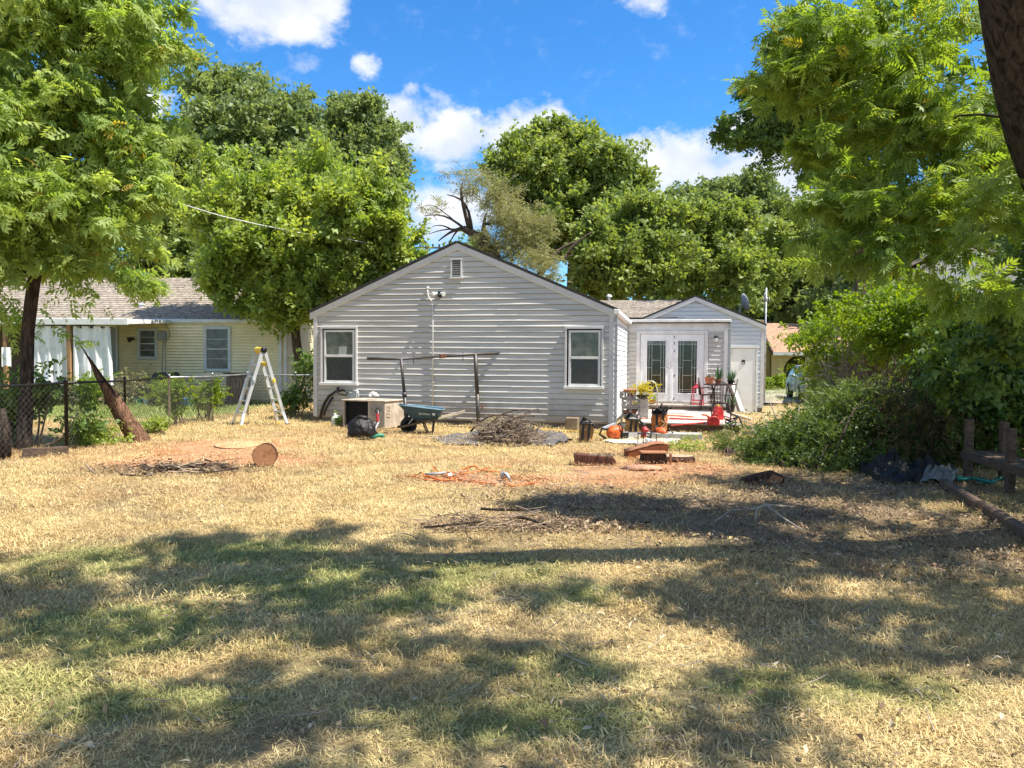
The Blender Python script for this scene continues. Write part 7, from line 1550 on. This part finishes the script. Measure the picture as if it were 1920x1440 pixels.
for a, c in (((1440, 862, 12), (1405, 795, 12.6)), ((1460, 850, 12), (1432, 775, 12.4)), ((1500, 840, 12.2), (1400, 835, 12)), ((1470, 820, 13), (1440, 745, 13.2)), ((1480, 830, 12.4), (1500, 760, 12.8)), ((1420, 868, 12), (1385, 850, 11.8)), ((1440, 800, 13.4), (1400, 790, 13.6))): b.tube([p-o for p in limb_pts(W(*a), W(*c), gg2, .1)], [.016, .014, .012, .009, .006, .004], 5)
b.obj('branches', M['twig_grey'], BT, smooth=True)
# vines on the chain link fence, plants before the yellow house
def vine(label, pts, n, seed, m='leaf_bush', h=.25, size=.16, cat='vine', name='fence_vine'):
    q = Vector(pts[0][0]); q.z = 0; return shrub(name, label, q, [(np.array(p), np.array(r), 1.) for p, r in pts], n, 14, size, 'broad', m, seed, cat, 8, 'twig', .3, .1, .3)
fl_ = lambda s, z: (C_.x+(D_.x-C_.x)*s, C_.y+(D_.y-C_.y)*s, z)
vine('bright vine draped over the top rail in front of the grill', [(W(330, 728, 17.6), (.55, .2, .14)), (W(325, 755, 17.5), (.2, .12, .28))], 34, 160)
vine('loose vine hanging on the rail between the tub and the ladder', [(W(395, 730, 18.8), (.28, .15, .16)), (W(380, 750, 18.6), (.22, .12, .2))], 22, 161)
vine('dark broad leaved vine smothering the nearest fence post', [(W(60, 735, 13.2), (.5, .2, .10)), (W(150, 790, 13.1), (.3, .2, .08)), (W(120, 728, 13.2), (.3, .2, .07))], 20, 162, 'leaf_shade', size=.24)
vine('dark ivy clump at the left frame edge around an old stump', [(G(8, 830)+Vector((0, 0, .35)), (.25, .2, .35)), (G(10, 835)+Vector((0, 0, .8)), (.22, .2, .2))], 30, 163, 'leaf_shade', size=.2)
b = MB(); q = G(6, 858); b.tube([(0, 0, 0), (.03, 0, .4), (-.03, 0, .75)], [.11, .09, .06], 10); tag(b.obj('ivy_stump', M['bark'], smooth=True), 'ragged dark stump wrapped in ivy at the frame edge', 'stump', None, q)
vine('weedy green clump at the foot of the leaning trunk', [(G(190, 832)+Vector((0, 0, .12)), (.45, .25, .16)), (G(160, 836)+Vector((0, 0, .08)), (.3, .2, .1))], 24, 164, 'leaf_elm', cat='weeds', name='weed_clump')
vine('green weed sprout behind the leaning trunk', [(G(290, 815)+Vector((0, 0, .2)), (.16, .12, .2))], 8, 165, 'leaf_elm', cat='weeds', name='weed_clump')
vine('leafy green bush before the white porch curtain', [(W(172, 722, 21.5), (.42, .3, .38)), (W(165, 748, 21.5), (.3, .25, .25))], 40, 166, 'leaf_bush', cat='shrub', name='garden_bush')
vine('yellowing bush against the yellow wall below the small window', [(W(258, 725, 25.3), (.75, .3, .42)), (W(240, 745, 25.2), (.6, .3, .3)), (W(215, 735, 24.6), (.3, .2, .3))], 44, 167, 'leaf_olive', size=.2, cat='shrub', name='garden_bush')
vine('dark green shrub at the fence corner beside the ladder', [(W(545, 750, 19.9), (.25, .2, .28)), (W(560, 735, 20.2), (.25, .2, .35)), (W(580, 690, 22), (.25, .3, .7))], 40, 168, 'leaf_shade', size=.2, cat='shrub', name='garden_bush')
vine('tuft of green weeds by the white jug and air conditioner', [(G(640, 800)+Vector((0, .1, .1)), (.18, .1, .12)), (G(698, 800)+Vector((0, -.25, .1)), (.08, .08, .12))], 10, 169, 'leaf_bush', size=.12, cat='weeds', name='weed_clump')
vine('green weeds sprouting between clothesline post and brush pile', [(G(918, 806)+Vector((0, 0, .14)), (.22, .15, .14))], 10, 170, 'leaf_olive', size=.13, cat='weeds', name='weed_clump')
vine('wilted weeds growing in front of the deck fascia', [(G(1352, 822)+Vector((0, -.1, .1)), (.15, .1, .13))], 8, 171, 'leaf_olive', size=.12, cat='weeds', name='weed_clump')
vine('green grass tuft between the concrete step and the bark slabs', [(G(1290, 845)+Vector((0, 0, .05)), (.4, .2, .06))], 12, 172, 'leaf_elm', size=.11, cat='weeds', name='weed_clump')
vine('low bright plants at the foot of the tan arch', [(W(1450, 718, 43), (.7, .5, .5)), (W(1470, 722, 43), (.6, .5, .3))], 26, 173, 'leaf_bush', size=.4, cat='shrub', name='garden_bush')
